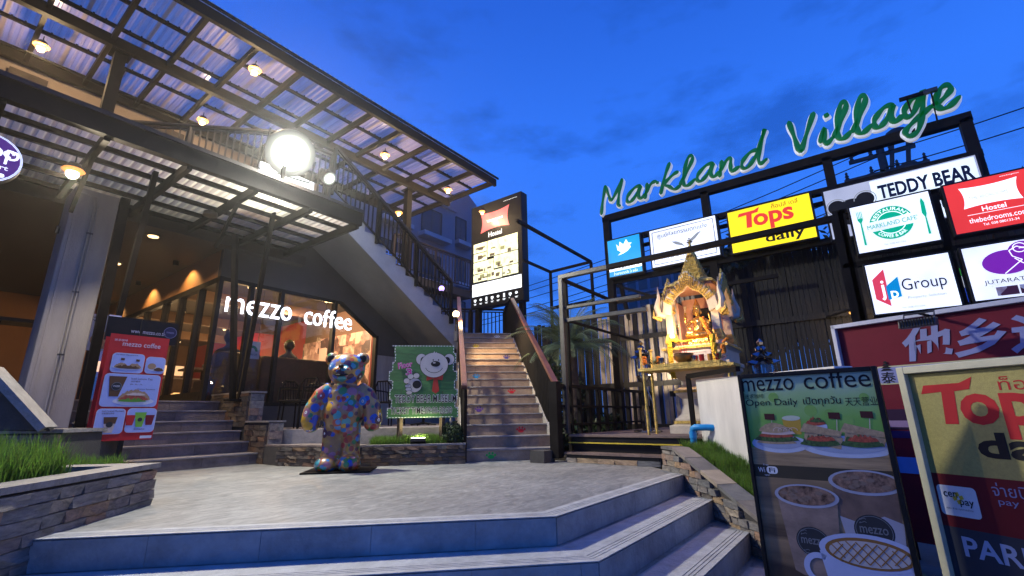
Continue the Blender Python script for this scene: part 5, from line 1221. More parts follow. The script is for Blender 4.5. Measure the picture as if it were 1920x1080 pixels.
def voxel(name, mb, m, parent, vox=.012, sm=6, label=None):
    o = mb.build(name, m, parent, label=label); r = o.modifiers.new('r', 'REMESH'); r.mode = 'VOXEL'; r.voxel_size = vox; s_ = o.modifiers.new('s', 'SMOOTH'); s_.factor = .5; s_.iterations = sm
    dg = bpy.context.evaluated_depsgraph_get(); me = bpy.data.meshes.new_from_object(o.evaluated_get(dg)); o.modifiers.clear(); o.data = me; me.materials.clear(); me.materials.append(m)
    me.polygons.foreach_set('use_smooth', [True] * len(me.polygons)); return o
# seated golden deity
bx_, by_, bz_ = SX - .12, SY - .02, zp
st = thing('deity_statue', 'small seated golden deity statue with several arms inside the shrine', 'statue', (bx_, by_, bz_))
sq([(.17, 0), (.17, .03), (.13, .05), (.13, .09), (.16, .11)], (bx_, by_, bz_)).build('throne', M['gold2'], st)
mb = MB(); z = bz_ + .11
mb.ball((bx_ - .03, by_, z + .05), (.10, .16, .055)); mb.ball((bx_, by_, z + .16), (.06, .075, .12)); mb.ball((bx_, by_, z + .25), (.055, .10, .05)); mb.tube([(bx_, by_, z + .26), (bx_, by_, z + .34)], .026)
mb.ball((bx_ - .005, by_, z + .37), (.052, .05, .065)); mb.lathe([(.055, 0), (.045, .05), (.03, .09), (.004, .16)], (bx_, by_, z + .41), 10)
for s_ in (-1, 1):
    mb.tube([(bx_, by_ + s_ * .09, z + .26), (bx_ - .03, by_ + s_ * .15, z + .17), (bx_ - .09, by_ + s_ * .08, z + .14)], [.027, .022, .018])
    mb.tube([(bx_, by_ + s_ * .09, z + .25), (bx_ - .01, by_ + s_ * .17, z + .22), (bx_ - .05, by_ + s_ * .16, z + .33)], [.025, .02, .016])
    mb.tube([(bx_ - .02, by_ + s_ * .07, z + .04), (bx_ - .08, by_ + s_ * .14, z + .05), (bx_ - .11, by_ - s_ * .02, z + .03)], [.045, .045, .03]); mb.ball((bx_ - .005, by_ + s_ * .055, z + .36), (.012, .01, .03))
mb.ball((bx_ - .055, by_, z + .365), (.012, .010, .014))
voxel('body', mb, M['gold2'], st, .009, 3)
# garlands, lamp, offerings
def garland(name, pts, r, m, lab, cat='garland'):
    t_ = thing(name, lab, cat, pts[0]); rg = random.Random(2); mb = MB()
    for i in range(len(pts) - 1):
        a, b_ = Vector(pts[i]), Vector(pts[i + 1]); n = max(1, int((b_ - a).length / (r * .75)))
        for k in range(n):
            p = a.lerp(b_, k / n)
            for q in range(5):
                an = q * 1.257 + k; mb.ball(p + Vector((math.cos(an) * r * .6, math.sin(an) * r * .6, rg.uniform(-.3, .3) * r)), r * .55, 6, 4)
    mb.build('flowers', m, t_, smooth=True); return t_
xf = SX - .45
garland('flower_garland', [(xf, SY + .30, zf + .34), (xf, SY + .30, zf - .02), (xf - .01, SY + .28, zf - .16)], .032, M['yellowfl'], 'yellow flower garland hanging left of the shrine plaque')
garland('flower_garland', [(xf, SY - .26, zf + .38), (xf, SY - .27, zf), (xf - .01, SY - .26, zf - .12)], .034, M['yellowfl'], 'yellow flower garland hanging right of the shrine plaque')
garland('flower_garland', [(xf, SY - .24, zf + .40), (xf + .02, SY - .18, zf + .55), (xf + .05, SY - .14, zf + .64)], .032, M['orange'], 'orange and yellow flower bundle leaning in front of the golden statue')
garland('flower_garland', [(xf, SY + .28, zf + .36), (xf + .02, SY + .1, zf + .33), (xf + .02, SY - .0, zf + .335)], .022, M['yellowfl'], 'thin yellow garland lying along the shrine ledge')
p_ = Vector((SX - .42, SY + .26, zf + .42))
t_ = thing('shrine_lamp', 'bare warm bulb glowing at the front left of the shrine', 'lamp', p_)
MB().ball(p_, .035, 12, 8).build('bulb', emit('shrine_bulb', (1, .68, .30), 6), t_, smooth=True); MB().tube([p_ - ZZ * .03, p_ - ZZ * .15], .02, 8).build('socket', M['black'], t_)
light('lamp_light', 'POINT', p_ + Vector((-.28, -.12, .10)), 30, (1, .64, .32), t_, size=.03)
light('lamp_light', 'POINT', p_ + Vector((.22, -.16, .08)), 4, (1, .60, .30), t_, size=.05)
tb = thing('offering_table', 'gold offering table with round legs in front of the shrine', 'table', (6.1, 1.9, DZ))
MB().box((5.92, 1.25, 1.13), (6.28, 2.42, 1.17)).build('tabletop', M['gold'], tb, bevel=.004); MB().box((5.93, 1.4, 1.175), (6.28, 2.22, 1.21)).build('raised_tray', M['gold'], tb)
for p in ((5.96, 2.36), (6.24, 2.36), (5.96, 1.32), (6.24, 1.32)): MB().tube([(p[0], p[1], DZ), (p[0], p[1], 1.13)], .018, 10).build('leg', M['gold'], tb, smooth=True)
for p in ((5.95, 2.38), (6.22, 2.34)):
    t_ = thing('candle_post', 'thin golden post rising %s the left end of the offering table' % ('from the front of' if p[0] < 6 else 'from the back of'), 'post', (p[0], p[1], 1.17)); MB().lathe([(.022, 0), (.014, .02), (.014, .24), (.026, .25), (.026, .27)], (p[0], p[1], 1.172), 10).build('shaft', M['gold'], t_, smooth=True)
pot = thing('incense_pot', 'wide bronze incense bowl in the middle of the offering table', 'bowl', (6.1, 1.86, 1.21))
MB().lathe([(.05, 0), (.07, .01), (.12, .05), (.13, .09), (.115, .11), (.125, .12)], (6.08, 1.86, 1.212), 20).build('bowl', mat('dark_bronze', (.20, .12, .05), .35, .8, .2, 9, .1), pot, smooth=True)
for k in range(7): MB().tube([(6.08 + .03 * math.cos(k), 1.86 + .03 * math.sin(k), 1.32), (6.08 + .05 * math.cos(k), 1.86 + .06 * math.sin(k), 1.46)], .003, 4).build('incense_stick', M['redprint'], pot)
gls = [(5.99, 2.12, .04), (6.05, 1.72, .045), (5.99, 1.62, .03), (5.98, 1.52, .028), (6.02, 1.44, .028)]
gln = ['low clear glass bowl at the left of the offering table', 'clear glass bowl just right of the incense bowl', 'small glass with dark red drink on the offering table', 'small blue-tinted glass on the offering table', 'small glass at the right end of the offering table']
for (x, y, r), lab in zip(gls, gln):
    t_ = thing('offering_glass', lab, 'glass', (x, y, 1.212)); MB().lathe([(r * .8, 0), (r, .02), (r * 1.05, .08)], (x, y, 1.212), 14).build('glass', M['chrome'] if r > .035 else flat('tinted_drink', random.choice([(.35, .03, .03), (.1, .15, .4), (.4, .2, .05)]), .1), t_, smooth=True)
for k, (x, y, z, lab) in enumerate(((6.02, 2.36, 1.27, 'orange marigolds at the far left end of the offering table'), (6.15, 2.22, 1.27, 'orange marigolds beside the thin golden posts'), (6.0, 1.36, 1.33, 'orange marigold bunch at the foot of the glass-sided lantern'))):
    garland('marigolds', [(x, y, z - .03), (x, y, z + .07)], .028, M['orange'], lab, 'flowers')
def sprig(x, y, z, lab, s=.22, n=12, sd=1):
    t_ = thing('leafy_sprig', lab, 'plant', (x, y, z)); rg = random.Random(sd)
    for k in range(n):
        a = rg.uniform(0, 6.28); e_ = rg.uniform(.3, 1.2); d = Vector((math.cos(a) * math.cos(e_), math.sin(a) * math.cos(e_), math.sin(e_))); sd_ = d.cross(ZZ).normalized() * .013
        p = Vector((x, y, z)); L = s * rg.uniform(.6, 1.1); mb = MB(); mb.add([p, p + d * L * .4 + sd_, p + d * L - ZZ * L * .15, p + d * L * .4 - sd_], [(0, 1, 2, 3)]); mb.build('leaf', M['palm'], t_)
sprig(6.05, 2.24, 1.2, 'spiky green leaves at the left of the offering table', sd=2); sprig(5.98, 1.42, 1.22, 'dark green sprig with an orange flower at the right of the offering table', sd=5)
garland('marigolds', [(5.97, 1.34, 1.42), (5.97, 1.28, 1.47)], .02, M['orange'], 'single orange marigold stem beside the plaque', 'flowers')
# two chrome lanterns with petal roofs
def lantern(x, y, zb_, zt, lab, base=True):
    t_ = thing('chrome_lantern', lab, 'lantern', (x, y, zb_), 'chrome lanterns by the shrine')
    zl = zt - .52
    if base:
        MB().lathe([(.20, 0), (.20, .02), (.16, .03), (.03, .035)], (x, y, zb_), 20).build('foot_tray', M['chrome'], t_, smooth=True)
        MB().lathe([(.075, .035), (.075, .30), (.05, .37)], (x, y, zb_), 6).build('base_box', M['chrome'], t_)
        MB().tube([(x, y, zb_ + .37), (x, y, zl)], .022, 10).build('stem', M['chrome'], t_, smooth=True)
        MB().tube([(x + .04, y - .1, zb_ + .05), (x + .03, y - .09, zb_ + .42), (x + .01, y - .03, zb_ + .62), (x, y, zl - .1)], .012, 8).build('curved_handle', M['chrome'], t_, smooth=True)
    MB().lathe([(.03, -.10), (.07, -.07), (.10, -.02), (.10, 0)], (x, y, zl), 12).build('cup', M['chrome'], t_, smooth=True)
    MB().lathe([(.095, 0), (.10, .24)], (x, y, zl + .001), 6).build('glass_body', M['glassclear'], t_)
    MB().tube([(x, y, zl + .01), (x, y, zl + .12)], .03, 8).build('candle', M['cream'], t_)
    for k in range(6):
        a = k * math.pi / 3; MB().bar((x + .10 * math.cos(a), y + .10 * math.sin(a), zl), (x + .105 * math.cos(a), y + .105 * math.sin(a), zl + .24), .012).build('rib', M['chrome'], t_)
    z = zl + .24
    for r0, r1, h in ((.05, .18, .09), (.03, .11, .07), (.008, .055, .07)):
        mb = MB()
        for k in range(6):
            a = k * math.pi / 3 + .26; d = Vector((math.cos(a), math.sin(a), 0)); s_ = Vector((-d.y, d.x, 0)); c = Vector((x, y, z))
            mb.add([c + d * r0 * .3 + ZZ * h - s_ * r0 * .7, c + d * r0 * .3 + ZZ * h + s_ * r0 * .7, c + d * r1 * .75 + s_ * r1 * .42 + ZZ * .005, c + d * r1 + ZZ * .035, c + d * r1 * .75 - s_ * r1 * .42 + ZZ * .005], [(0, 1, 2, 3, 4)])
        mb.build('petal_roof', M['chrome'], t_); z += h * .95
    MB().lathe([(.03, 0), (.035, .03), (.002, .07)], (x, y, z), 4).build('finial', M['chrome'], t_)
lp_ = PU(1215, 806, 6.75)
lantern(6.75, lp_.y, DZ + .003, 1.66, 'tall chrome lantern on a slim stem, standing left of the shrine')
lantern(5.62, .90, .86, 1.36, 'chrome lantern with glass sides behind the corner of the white wall', base=False)
MB().box((5.47, .76, .0), (5.76, 1.02, .85)).build('lantern_plinth', M['grout']); tag(bpy.data.objects['lantern_plinth'], 'dark plinth behind the white wall under the glass-sided lantern', 'plinth')
garland('marigolds', [(5.6, .84, .90), (5.6, .78, 1.0), (5.62, .72, .93)], .03, M['orange'], 'orange marigold heap right of the glass-sided lantern', 'flowers')

# ================================================================== FENCES AND GREENERY
fn = thing('timber_fence', 'tall rough timber slat fence behind the garden, peeling slats coloured pale for the lamplight', 'fence', (9.6, 3, 0))
rg = random.Random(5)
fx_ = 9.65; y = 6.6; k = 0
while y > -3.2:
    w_ = rg.uniform(.055, .10); zt = 2.75 + (.0 if y > 4.2 else min(.80, (4.2 - y) * .24)) + rg.uniform(-.05, .05)
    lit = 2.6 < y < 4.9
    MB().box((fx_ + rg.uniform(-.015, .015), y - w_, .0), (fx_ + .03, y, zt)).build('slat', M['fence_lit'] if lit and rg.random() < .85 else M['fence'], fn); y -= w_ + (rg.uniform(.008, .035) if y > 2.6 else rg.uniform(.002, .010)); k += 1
for z in (1.15, 2.15, .3): MB().box((fx_ - .05, -3.2, z), (fx_ - .016, 6.6, z + .10)).build('cross_rail', M['fence'], fn)
# lamp that lights the fence and the palm
p_ = Vector((8.9, 3.0, 1.0)); t_ = thing('garden_spot', 'small ground spotlight behind the deck shining on the timber fence', 'lamp', p_)
MB().lathe([(.05, 0), (.06, .10)], p_ - ZZ * .1, 12).build('can', M['black'], t_); MB().tube([p_ - ZZ * .1, (p_.x, p_.y, .05)], .012).build('stake', M['black'], t_)
light('lamp_light', 'SPOT', p_ + ZZ * .05, 170, (1, .84, .62), t_, (9.6, 3.75, 2.1), .03, 110, .7)
# wall lamp far right on the fence
p_ = PU(1603, 584, 9.2); bulb_lamp(p_, 12, 'lone warm lamp on the dark fence left of the property group sign', None, name='fence_lamp', r=.06, drop=.02)
MB().bar(p_ + Vector((0, .0, .05)), (9.7, p_.y + .5, p_.z + .02), .03).build('arm', M['steel'], bpy.data.objects['fence_lamp'])
# palm
pm = thing('palm', 'feathery sago palm with long arching fronds behind the garden railing', 'palm', (7.75, 4.35, .06))
pc = PU(1068, 652, 7.75); pc = Vector((7.75, pc.y, pc.z))
MB().lathe([(.17, 0), (.15, .3), (.16, .6), (.13, pc.z - .1)], (7.75, pc.y, .05), 12).build('trunk', M['bark'], pm, smooth=True)
rg = random.Random(11)
for k in range(46):
    a = k * 2.399; el = rg.uniform(.05, 1.45); L = rg.uniform(.95, 1.4); d = Vector((math.cos(a), math.sin(a), 0)); pts = []; p = pc.copy(); e_ = el
    for i in range(12):
        pts.append(p.copy()); p = p + (d * math.cos(e_) + ZZ * math.sin(e_)) * (L / 11); e_ -= .05 + .016 * i
    mb = MB(); mb.tube(pts, [.012 - .0008 * i for i in range(12)], 4)
    for i in range(34):
        f = .12 + .88 * i / 33; j = min(10, int(f * 11)); q = pts[j].lerp(pts[j + 1], f * 11 - j); t_ = (pts[j + 1] - pts[j]).normalized(); s_ = t_.cross(ZZ)
        if s_.length < .1: s_ = Vector((-d.y, d.x, 0))
        s_.normalize(); ll = .27 * math.sin(math.pi * min(1, .18 + f * .8)) + .04
        for sg in (-1, 1):
            tip = q + (s_ * sg * .8 + t_ * .55 - ZZ * .12 + (s_.cross(t_) * -.25)) * ll; mb.add([q - t_ * .005, q + t_ * .008, tip], [(0, 1, 2)])
    mb.build('frond', M['palm'], pm)
# low garden plants behind the railing
for (x, y, z, r, n, lab, sz) in ((6.9, 4.15, .3, (.35, .3, .28), 700, 'low bushy plant at the foot of the palm behind the railing', .05), (8.2, 4.0, .32, (.5, .3, .3), 900, 'broad leafy shrub behind the far part of the garden railing', .06), (9.0, 5.6, 1.0, (.5, .7, .9), 1500, 'tall dark shrub between the palm and the fence', .06)):
    t_ = thing('garden_shrub', lab, 'shrub', (x, y, .06)); leaf_ball('foliage', (x, y, z), r, n, M['leaf'], t_, sz, int(x * 7)); MB().tube([(x, y, .06), (x, y, z + .1)], .015).build('stem', M['bark'], t_)
# dark trees behind the signs
def tree(x, y, h, r, lab, n=9000, sd=1):
    t_ = thing('dark_tree', lab, 'tree', (x, y, -.6), 'dark trees beyond the fence'); rg = random.Random(sd)
    MB().tube([(x, y, -.6), (x + .1, y, h * .3), (x - .05, y + .1, h * .6)], [.2, .15, .09], 8).build('trunk', M['bark'], t_, smooth=True)
    cs_ = []
    for k in range(9):
        a = rg.uniform(0, 6.28); rr = r * rg.uniform(.2, .75); c = (x + rr * math.cos(a), y + rr * math.sin(a), h * rg.uniform(.5, .88)); cs_.append(c)
        MB().tube([(x, y, h * .35), ((x + c[0]) / 2, (y + c[1]) / 2, (h * .4 + c[2]) / 2 + .1), c], [.07, .045, .02], 6).build('limb', M['bark'], t_)
    rgn = np.random.default_rng(sd); vs = []; fs = []
    for c in cs_:
        for _ in range(n // 9):
            v = rgn.normal(size=3); v /= np.linalg.norm(v); p = np.array(c) + v * r * .48 * rgn.uniform(.15, 1) ** .5 * (1 + .5 * mnoise.noise(Vector(v * 2) + Vector(c))); s_ = .10 * rgn.uniform(.5, 1.3)
            a = rgn.normal(size=3); a /= np.linalg.norm(a); b_ = np.cross(a, rgn.normal(size=3)); b_ /= np.linalg.norm(b_); i = len(vs); vs += [tuple(p - a * s_), tuple(p + b_ * s_ * .5), tuple(p + a * s_), tuple(p - b_ * s_ * .5)]; fs.append((i, i + 1, i + 2, i + 3))
    me = bpy.data.meshes.new('crown'); me.from_pydata(vs, [], fs); put(me, 'crown', M['leaf'], t_)
tree(12.3, 1.9, 4.9, 1.7, 'dark leafy tree beyond the fence just right of the shrine spire', sd=3)
tree(12.0, .1, 4.9, 2.0, 'dark leafy tree beyond the fence under the teddy house sign', sd=4)
tree(12.0, -2.2, 4.8, 1.9, 'dark leafy tree beyond the fence behind the cafe and property signs', sd=6)
# far hotel
hb = thing('hotel_building', 'tall distant grey-blue hotel with a grid of dark windows behind the fence', 'building', (60, 22, -.64))
MB().box((60, 12.5, -.64), (75, 27.4, 19.6)).build('wall', M['hotelw'], hb)
for fl in range(6):
    z = 5.2 + fl * 2.35
    for k in range(9):
        y = 26.6 - k * 1.62; f_ = MB().box((59.9, y - 1.2, z), (59.98, y, z + 1.45)).build('window', M['aptw'], hb)
    MB().box((59.6, 12.5, z - .45), (59.99, 27.4, z - .2)).build('ledge', M['hotelw'], hb)
# utility pole and wires
up = thing('utility_pole', 'utility pole with transformer, insulators and crossarms behind the village lettering', 'pole', (22, -3.2, -.64))
ux, uy = 20.0, PU(1662, 330, 20.0).y; zt = PU(1662, 265, 20.0).z
MB().tube([(ux, uy, -.64), (ux, uy, zt)], [.17, .12], 10).build('pole', M['grout'], up, smooth=True)
for dz, w_ in ((.45, 1.9), (1.15, 2.4), (1.9, 1.8)): MB().bar((ux, uy - w_ / 2, zt - dz), (ux, uy + w_ / 2, zt - dz), .12).build('crossarm', M['grout'], up)
for dz, w_ in ((.45, 1.9), (1.15, 2.4)):
    for k in range(4): MB().lathe([(.03, 0), (.07, .04), (.04, .09), (.07, .13), (.03, .2), (.05, .24), (.02, .3)], (ux, uy - w_ / 2 + .1 + k * (w_ - .2) / 3, zt - dz + .06), 10).build('insulator', M['grout'], up, smooth=True)
MB().lathe([(.28, 0), (.30, .1), (.30, .75), (.22, .85)], (ux, uy - .65, zt - 1.9), 14).build('transformer', M['grout'], up, smooth=True)
MB().ball((ux, uy - .55, zt + .15), (.35, .35, .22), 10, 6).build('lamp_head', M['grout'], up, smooth=True)
for k in range(2): MB().bar((ux, uy - .2 - .45 * k, zt - 1.1), (ux, uy - .35 - .45 * k, zt - .2), .13).build('cutout', M['grout'], up)
wr = thing('power_lines', 'thin dark overhead wires crossing the sky behind the sign frame', 'wires', (ux, uy, zt))
for k, (dz, yy) in enumerate(((.2, .6), (.5, .1), (.9, -.4), (1.5, .3), (1.8, 0))):
    a, b_ = Vector((ux, uy + yy, zt - dz)), Vector((ux + 3, uy + 34, zt - dz - 1.6)); MB().tube([a.lerp(b_, t / 12) - ZZ * (4 * (t / 12) * (1 - t / 12) * 1.1) for t in range(13)], .02, 4).build('wire', M['black'], wr)
for k, dz in enumerate((.4, 1.0)):
    a, b_ = Vector((ux, uy + .3, zt - dz)), Vector((ux - 6, uy - 16, zt - dz + .5)); MB().tube([a.lerp(b_, t / 12) - ZZ * (4 * (t / 12) * (1 - t / 12) * .7) for t in range(13)], .02, 4).build('wire', M['black'], wr)

# ================================================================== SIGN FRAME WITH THE SCRIPT LETTERS
sg = thing('sign_frame', 'big black steel frame behind the shrine carrying the village name and lit signs', 'frame', (9.0, 1.2, -.64))
FU = 9.0
def fb(a, b_, w_=.12, h_=None): return MB().bar(a, b_, w_, h_ or w_).build('beam', M['steel'], sg)
for y in (4.14, 2.02, -.02, -1.78): MB().box((FU, y - .07, -.64), (FU + .14, y + .07, 4.82)).build('post', M['steel'], sg)
fb((FU + .07, 4.22, 4.83), (FU + .07, -1.86, 4.83), .14, .15); fb((FU + .07, 4.2, 4.25), (FU + .07, -1.86, 4.22), .10, .11); fb((FU + .07, 4.2, 4.03), (FU + .07, -1.86, 4.02), .06, .07)
fb((FU + .07, 4.2, 3.36), (FU + .07, -1.86, 3.33), .10, .10); fb((FU + .07, 4.2, 2.9), (FU + .07, 1.0, 2.9), .06, .07)
for y in (4.1, 2.0): fb((FU + .1, y, 4.2), (FU + 1.6, y - .1, .2), .07)
fb((FU + .1, 4.1, 3.3), (FU + .1, 2.0, 2.3), .05)
vl = thing('script_lettering', 'big green script letters with pale edges reading Markland Village on top of the frame', 'sign', (8.9, 1.2, 4.9))
M['green'] = mat('green_acrylic_letter', (.008, .085, .018), .35, 0, .6, 2.2, 0); M['green'].node_tree.nodes['Principled BSDF'].inputs['Emission Color'].default_value = (0, .20, .03, 1); M['green'].node_tree.nodes['Principled BSDF'].inputs['Emission Strength'].default_value = .32
M['letterside'] = emit('pale_letter_return', (.55, .58, .66), .55, 1.2)
GL = {
 'M': (.82, [[(.0, -.12), (.03, .35), (.10, .92)], [(.10, .92), (.22, .55), (.32, .30), (.48, .55), (.66, .98)], [(.66, .98), (.58, .45), (.56, .05), (.62, .0)]]),
 'a': (.60, [[(.44, .52), (.26, .50), (.06, .28), (.04, .08), (.14, .02), (.30, .18), (.46, .50), (.40, .18), (.46, .03), (.62, .14)]]),
 'r': (.46, [[(.06, .50), (.04, .25), (.0, .0)], [(.03, .18), (.16, .44), (.30, .50), (.38, .42)]]),
 'k': (.58, [[(.26, 1.0), (.14, .6), (.02, .0)], [(.50, .60), (.34, .52), (.12, .30), (.26, .16), (.42, .0), (.58, .08)]]),
 'l': (.44, [[(.0, .12), (.18, .48), (.34, .88), (.30, 1.02), (.20, .94), (.10, .45), (.10, .08), (.22, .0), (.40, .14)]]),
 'n': (.54, [[(.08, .48), (.05, .22), (.02, .0)], [(.04, .18), (.20, .46), (.30, .48), (.30, .25), (.32, .04), (.50, .12)]]),
 'd': (.66, [[(.42, .50), (.24, .48), (.06, .26), (.05, .06), (.18, .02), (.36, .28), (.50, .70), (.60, 1.10), (.54, .80), (.44, .25), (.48, .02), (.62, .10)]]),
 'V': (.72, [[(.0, .95), (.10, .50), (.20, .05), (.26, .0)], [(.26, .0), (.40, .40), (.62, .98)]]),
 'i': (.34, [[(.02, .10), (.14, .46), (.10, .12), (.16, .0), (.32, .12)], [(.20, .78), (.22, .82)]]),
 'g': (.62, [[(.46, .52), (.26, .50), (.08, .28), (.10, .08), (.24, .12), (.42, .50), (.48, .60), (.42, .10), (.30, -.34), (.12, -.44), (.04, -.30), (.20, -.12), (.60, .16)]]),
 'e': (.52, [[(.0, .14), (.22, .26), (.38, .44), (.32, .58), (.18, .52), (.08, .26), (.14, .04), (.30, .02), (.50, .18)]])}
def catmull(p, n=5):
    p = [Vector((a[0], a[1], 0)) for a in p]
    if len(p) < 3: return p
    q = [p[0]] + p + [p[-1]]; r = []
    for i in range(1, len(q) - 2):
        for k in range(n):
            t = k / n; a, b_, c, d = q[i - 1], q[i], q[i + 1], q[i + 2]; r.append(.5 * ((2 * b_) + (c - a) * t + (2 * a - 5 * b_ + 4 * c - d) * t * t + (3 * b_ - a - 3 * c + d) * t ** 3))
    r.append(p[-1]); return r
def stroke(mb, pts, r, depth, O, R, off):
    """rounded stroke: flattened tube along pts"""
    pts = catmull(pts); n = 8; base = len(mb.v); N = R.cross(ZZ)
    m_ = len(pts)
    ext = [pts[0] - (pts[1] - pts[0]).normalized() * r * .75] + pts + [pts[-1] + (pts[-1] - pts[-2]).normalized() * r * .75]
    rad = [.25] + [1 + .22 * math.sin(i * .9) for i in range(m_)] + [.25]
    for i, p in enumerate(ext):
        t = (ext[min(i + 1, len(ext) - 1)] - ext[max(i - 1, 0)]).normalized(); s_ = Vector((-t.y, t.x, 0)); rr = r * rad[i]
        for k in range(n):
            a = 2 * math.pi * (k + .5) / n; c, s2 = math.cos(a), math.sin(a)
            c = math.copysign(abs(c) ** .6, c); s2 = math.copysign(abs(s2) ** .6, s2)
            w_ = p + s_ * (rr * c); mb.v.append(tuple(O + R * w_.x + ZZ * w_.y + N * (off + s2 * depth)))
    for i in range(len(ext) - 1):
        for k in range(n):
            a = base + i * n + k; b_ = base + i * n + (k + 1) % n; mb.f.append((a, a + n, b_ + n, b_))
    mb.f.append(tuple(base + k for k in range(n))); e0 = base + (len(ext) - 1) * n; mb.f.append(tuple(e0 + k for k in range(n))[::-1])
def script(word, yl, yr, z0, h, rr):
    tot = sum(GL[c][0] for c in word); sc = abs(yl - yr) / tot; x = 0; R = Vector((0, -1, 0))
    for c in word:
        O = Vector((8.86, yl - x * sc, z0)); S_ = [[((p[0] + p[1] * .10) * sc, p[1] * h) for p in s_] for s_ in GL[c][1]]
        lt = None; mb = MB()
        for s_ in S_: stroke(mb, s_, rr * 1.50, .045, O, R, 0)
        lt = mb.build('letter', M['letterside'], vl, smooth=True); mb = MB()
        for s_ in S_: stroke(mb, s_, rr * .98, .02, O + ZZ * .012, R, .052)
        mb.build('letter_face', M['green'], lt, smooth=True); x += GL[c][0]
def yv(px, py): return PU(px, py, 8.86).y
script('Markland', yv(1130, 400), yv(1443, 315), 4.93, .60, .034); script('Village', yv(1486, 300), yv(1806, 215), 4.95, .64, .040)
lb = thing('light_bar', 'dark bar lamp on two thin arms above the last letters', 'lamp', (8.7, -1.2, 5.6))
a_, b_ = PU(1686, 188, 8.7), PU(1756, 167, 8.7); MB().bar(a_, b_, .05, .05).build('bar', M['steel'], lb); MB().bar(a_.lerp(b_, .65), b_ + (b_ - a_) * .02, .07, .055).build('lamp_head', M['bare'], lb)
for f, pxx, pyy in ((.2, 1716, 232), (.85, 1758, 230)): MB().tube([a_.lerp(b_, f), PU(pxx, pyy, 8.9)], .012, 5).build('arm', M['steel'], lb)

def panel(u, yl, yr, z0, z1, face, lab, name='lightbox_sign', depth=.16, rim='black', group=None, rw=.03, tilt=0):
    t_ = thing(name, lab, 'sign', (u, (yl + yr) / 2, z0), group)
    MB().box((u + .006, yr - rw, z0 - rw), (u + depth, yl + rw, z1 + rw)).build('box', M[rim], t_, bevel=.006)
    B = Board(t_, (u + .004, yl, z0), (0, -1, 0), step=.0022); w_, h_ = yl - yr, z1 - z0
    B.poly('lit_face', [(0, 0), (w_, 0), (w_, h_), (0, h_)], face, 0); B.w_, B.h_ = w_, h_
    return B
e_blue = emit('lit_sky_blue', (.0, .36, .82), 1.0, .5, .15, 2); e_ww = emit('lit_cool_white', (.80, .86, 1.0), 1.0, .8, .22, 3.0); e_yel = emit('lit_yellow', (1, .78, .0), 1.05, .6, .12, 2)
e_red = emit('lit_red', (.80, .04, .03), 1.0, .5, .15, 2.5); e_rt = emit('lit_tomato', (.78, .045, .02), .9, .5); e_ink = flat('sign_ink', (.02, .02, .02)); e_navy = flat('navy_ink', (.01, .02, .07)); e_grn = emit('lit_green', (.0, .42, .24), .9, .5)
e_wh = emit('lit_plain_white', (.9, .95, 1), 1.3, .8); e_pur = emit('lit_purple', (.20, .015, .42), .85, .4); e_dim = emit('lit_dim_grey', (.42, .45, .55), .75, .8, .2, 2); e_gry = emit('grey_print', (.35, .38, .42), .6, .4)
# drug store
B = panel(8.84, 4.06, 3.34, 3.40, 4.21, e_blue, 'small square blue lit DrugStore sign with a white dove')
B.poly('white_band', [(0, .11), (B.w_, .11), (B.w_, .29), (0, .29)], e_wh, 1); B.text('DrugStore', .05, .125, .62, .14, e_ink, 2, 0)
B.text('ร้านขายยาเภสัช โอ พลัส', .10, .02, .52, .07, e_wh, 2)
B.poly('dove', [(.22, .44), (.34, .46), (.44, .50), (.52, .57), (.50, .62), (.55, .66), (.47, .67), (.43, .76), (.36, .66), (.28, .74), (.26, .62), (.20, .70), (.22, .56), (.30, .50)], e_wh, 2)
# plastic surgery centre
B = panel(8.84, 3.12, 1.84, 3.42, 4.20, e_ww, 'white lit clinic sign with thin grey leaves, partly hidden by the shrine spire')
B.line('border', [(.05, .05), (B.w_ - .05, .05), (B.w_ - .05, B.h_ - .05), (.05, B.h_ - .05), (.05, .05)], .012, e_navy, 1)
B.text('ศูนย์ศัลยกรรมตกแต่ง', .16, .56, .95, .13, e_navy, 2); B.text('V PLASTIC CLINIC', .22, .13, .86, .09, e_gry, 2)
B.poly('leaf_mark', [(.42, .46), (.52, .44), (.62, .38), (.68, .30), (.60, .34), (.50, .38)], e_gry, 2); B.poly('leaf_mark', [(.70, .30), (.78, .42), (.92, .52), (1.0, .54), (.88, .42)], e_gry, 2)
# Tops daily
B = panel(8.84, 1.62, .32, 3.39, 4.18, e_yel, 'yellow lit Tops daily sign with red and black letters')
def tops(B, x, y, s, red, ink, k=2, thai=True, upto=4):
    """red word with a swash on the T, black word below"""
    B.poly('letter', [(x, y + .50 * s), (x + .05 * s, y + .62 * s), (x + .50 * s, y + .63 * s), (x + .66 * s, y + .70 * s), (x + .60 * s, y + .54 * s), (x + .42 * s, y + .52 * s), (x + .38 * s, y + .08 * s), (x + .22 * s, y + .08 * s), (x + .26 * s, y + .52 * s)], red, k)
    B.text('ops', x + .44 * s, y - .10 * s, 1.12 * s, .58 * s, red, k, .03)
B.text('ท็อปส์ เดลี่', .72, .67, .40, .09, M['redprint'], 2)
tops(B, .16, .37, .56, e_rt, e_ink); B.text('daily', .55, .02, .60, .23, e_ink, 2, .02)
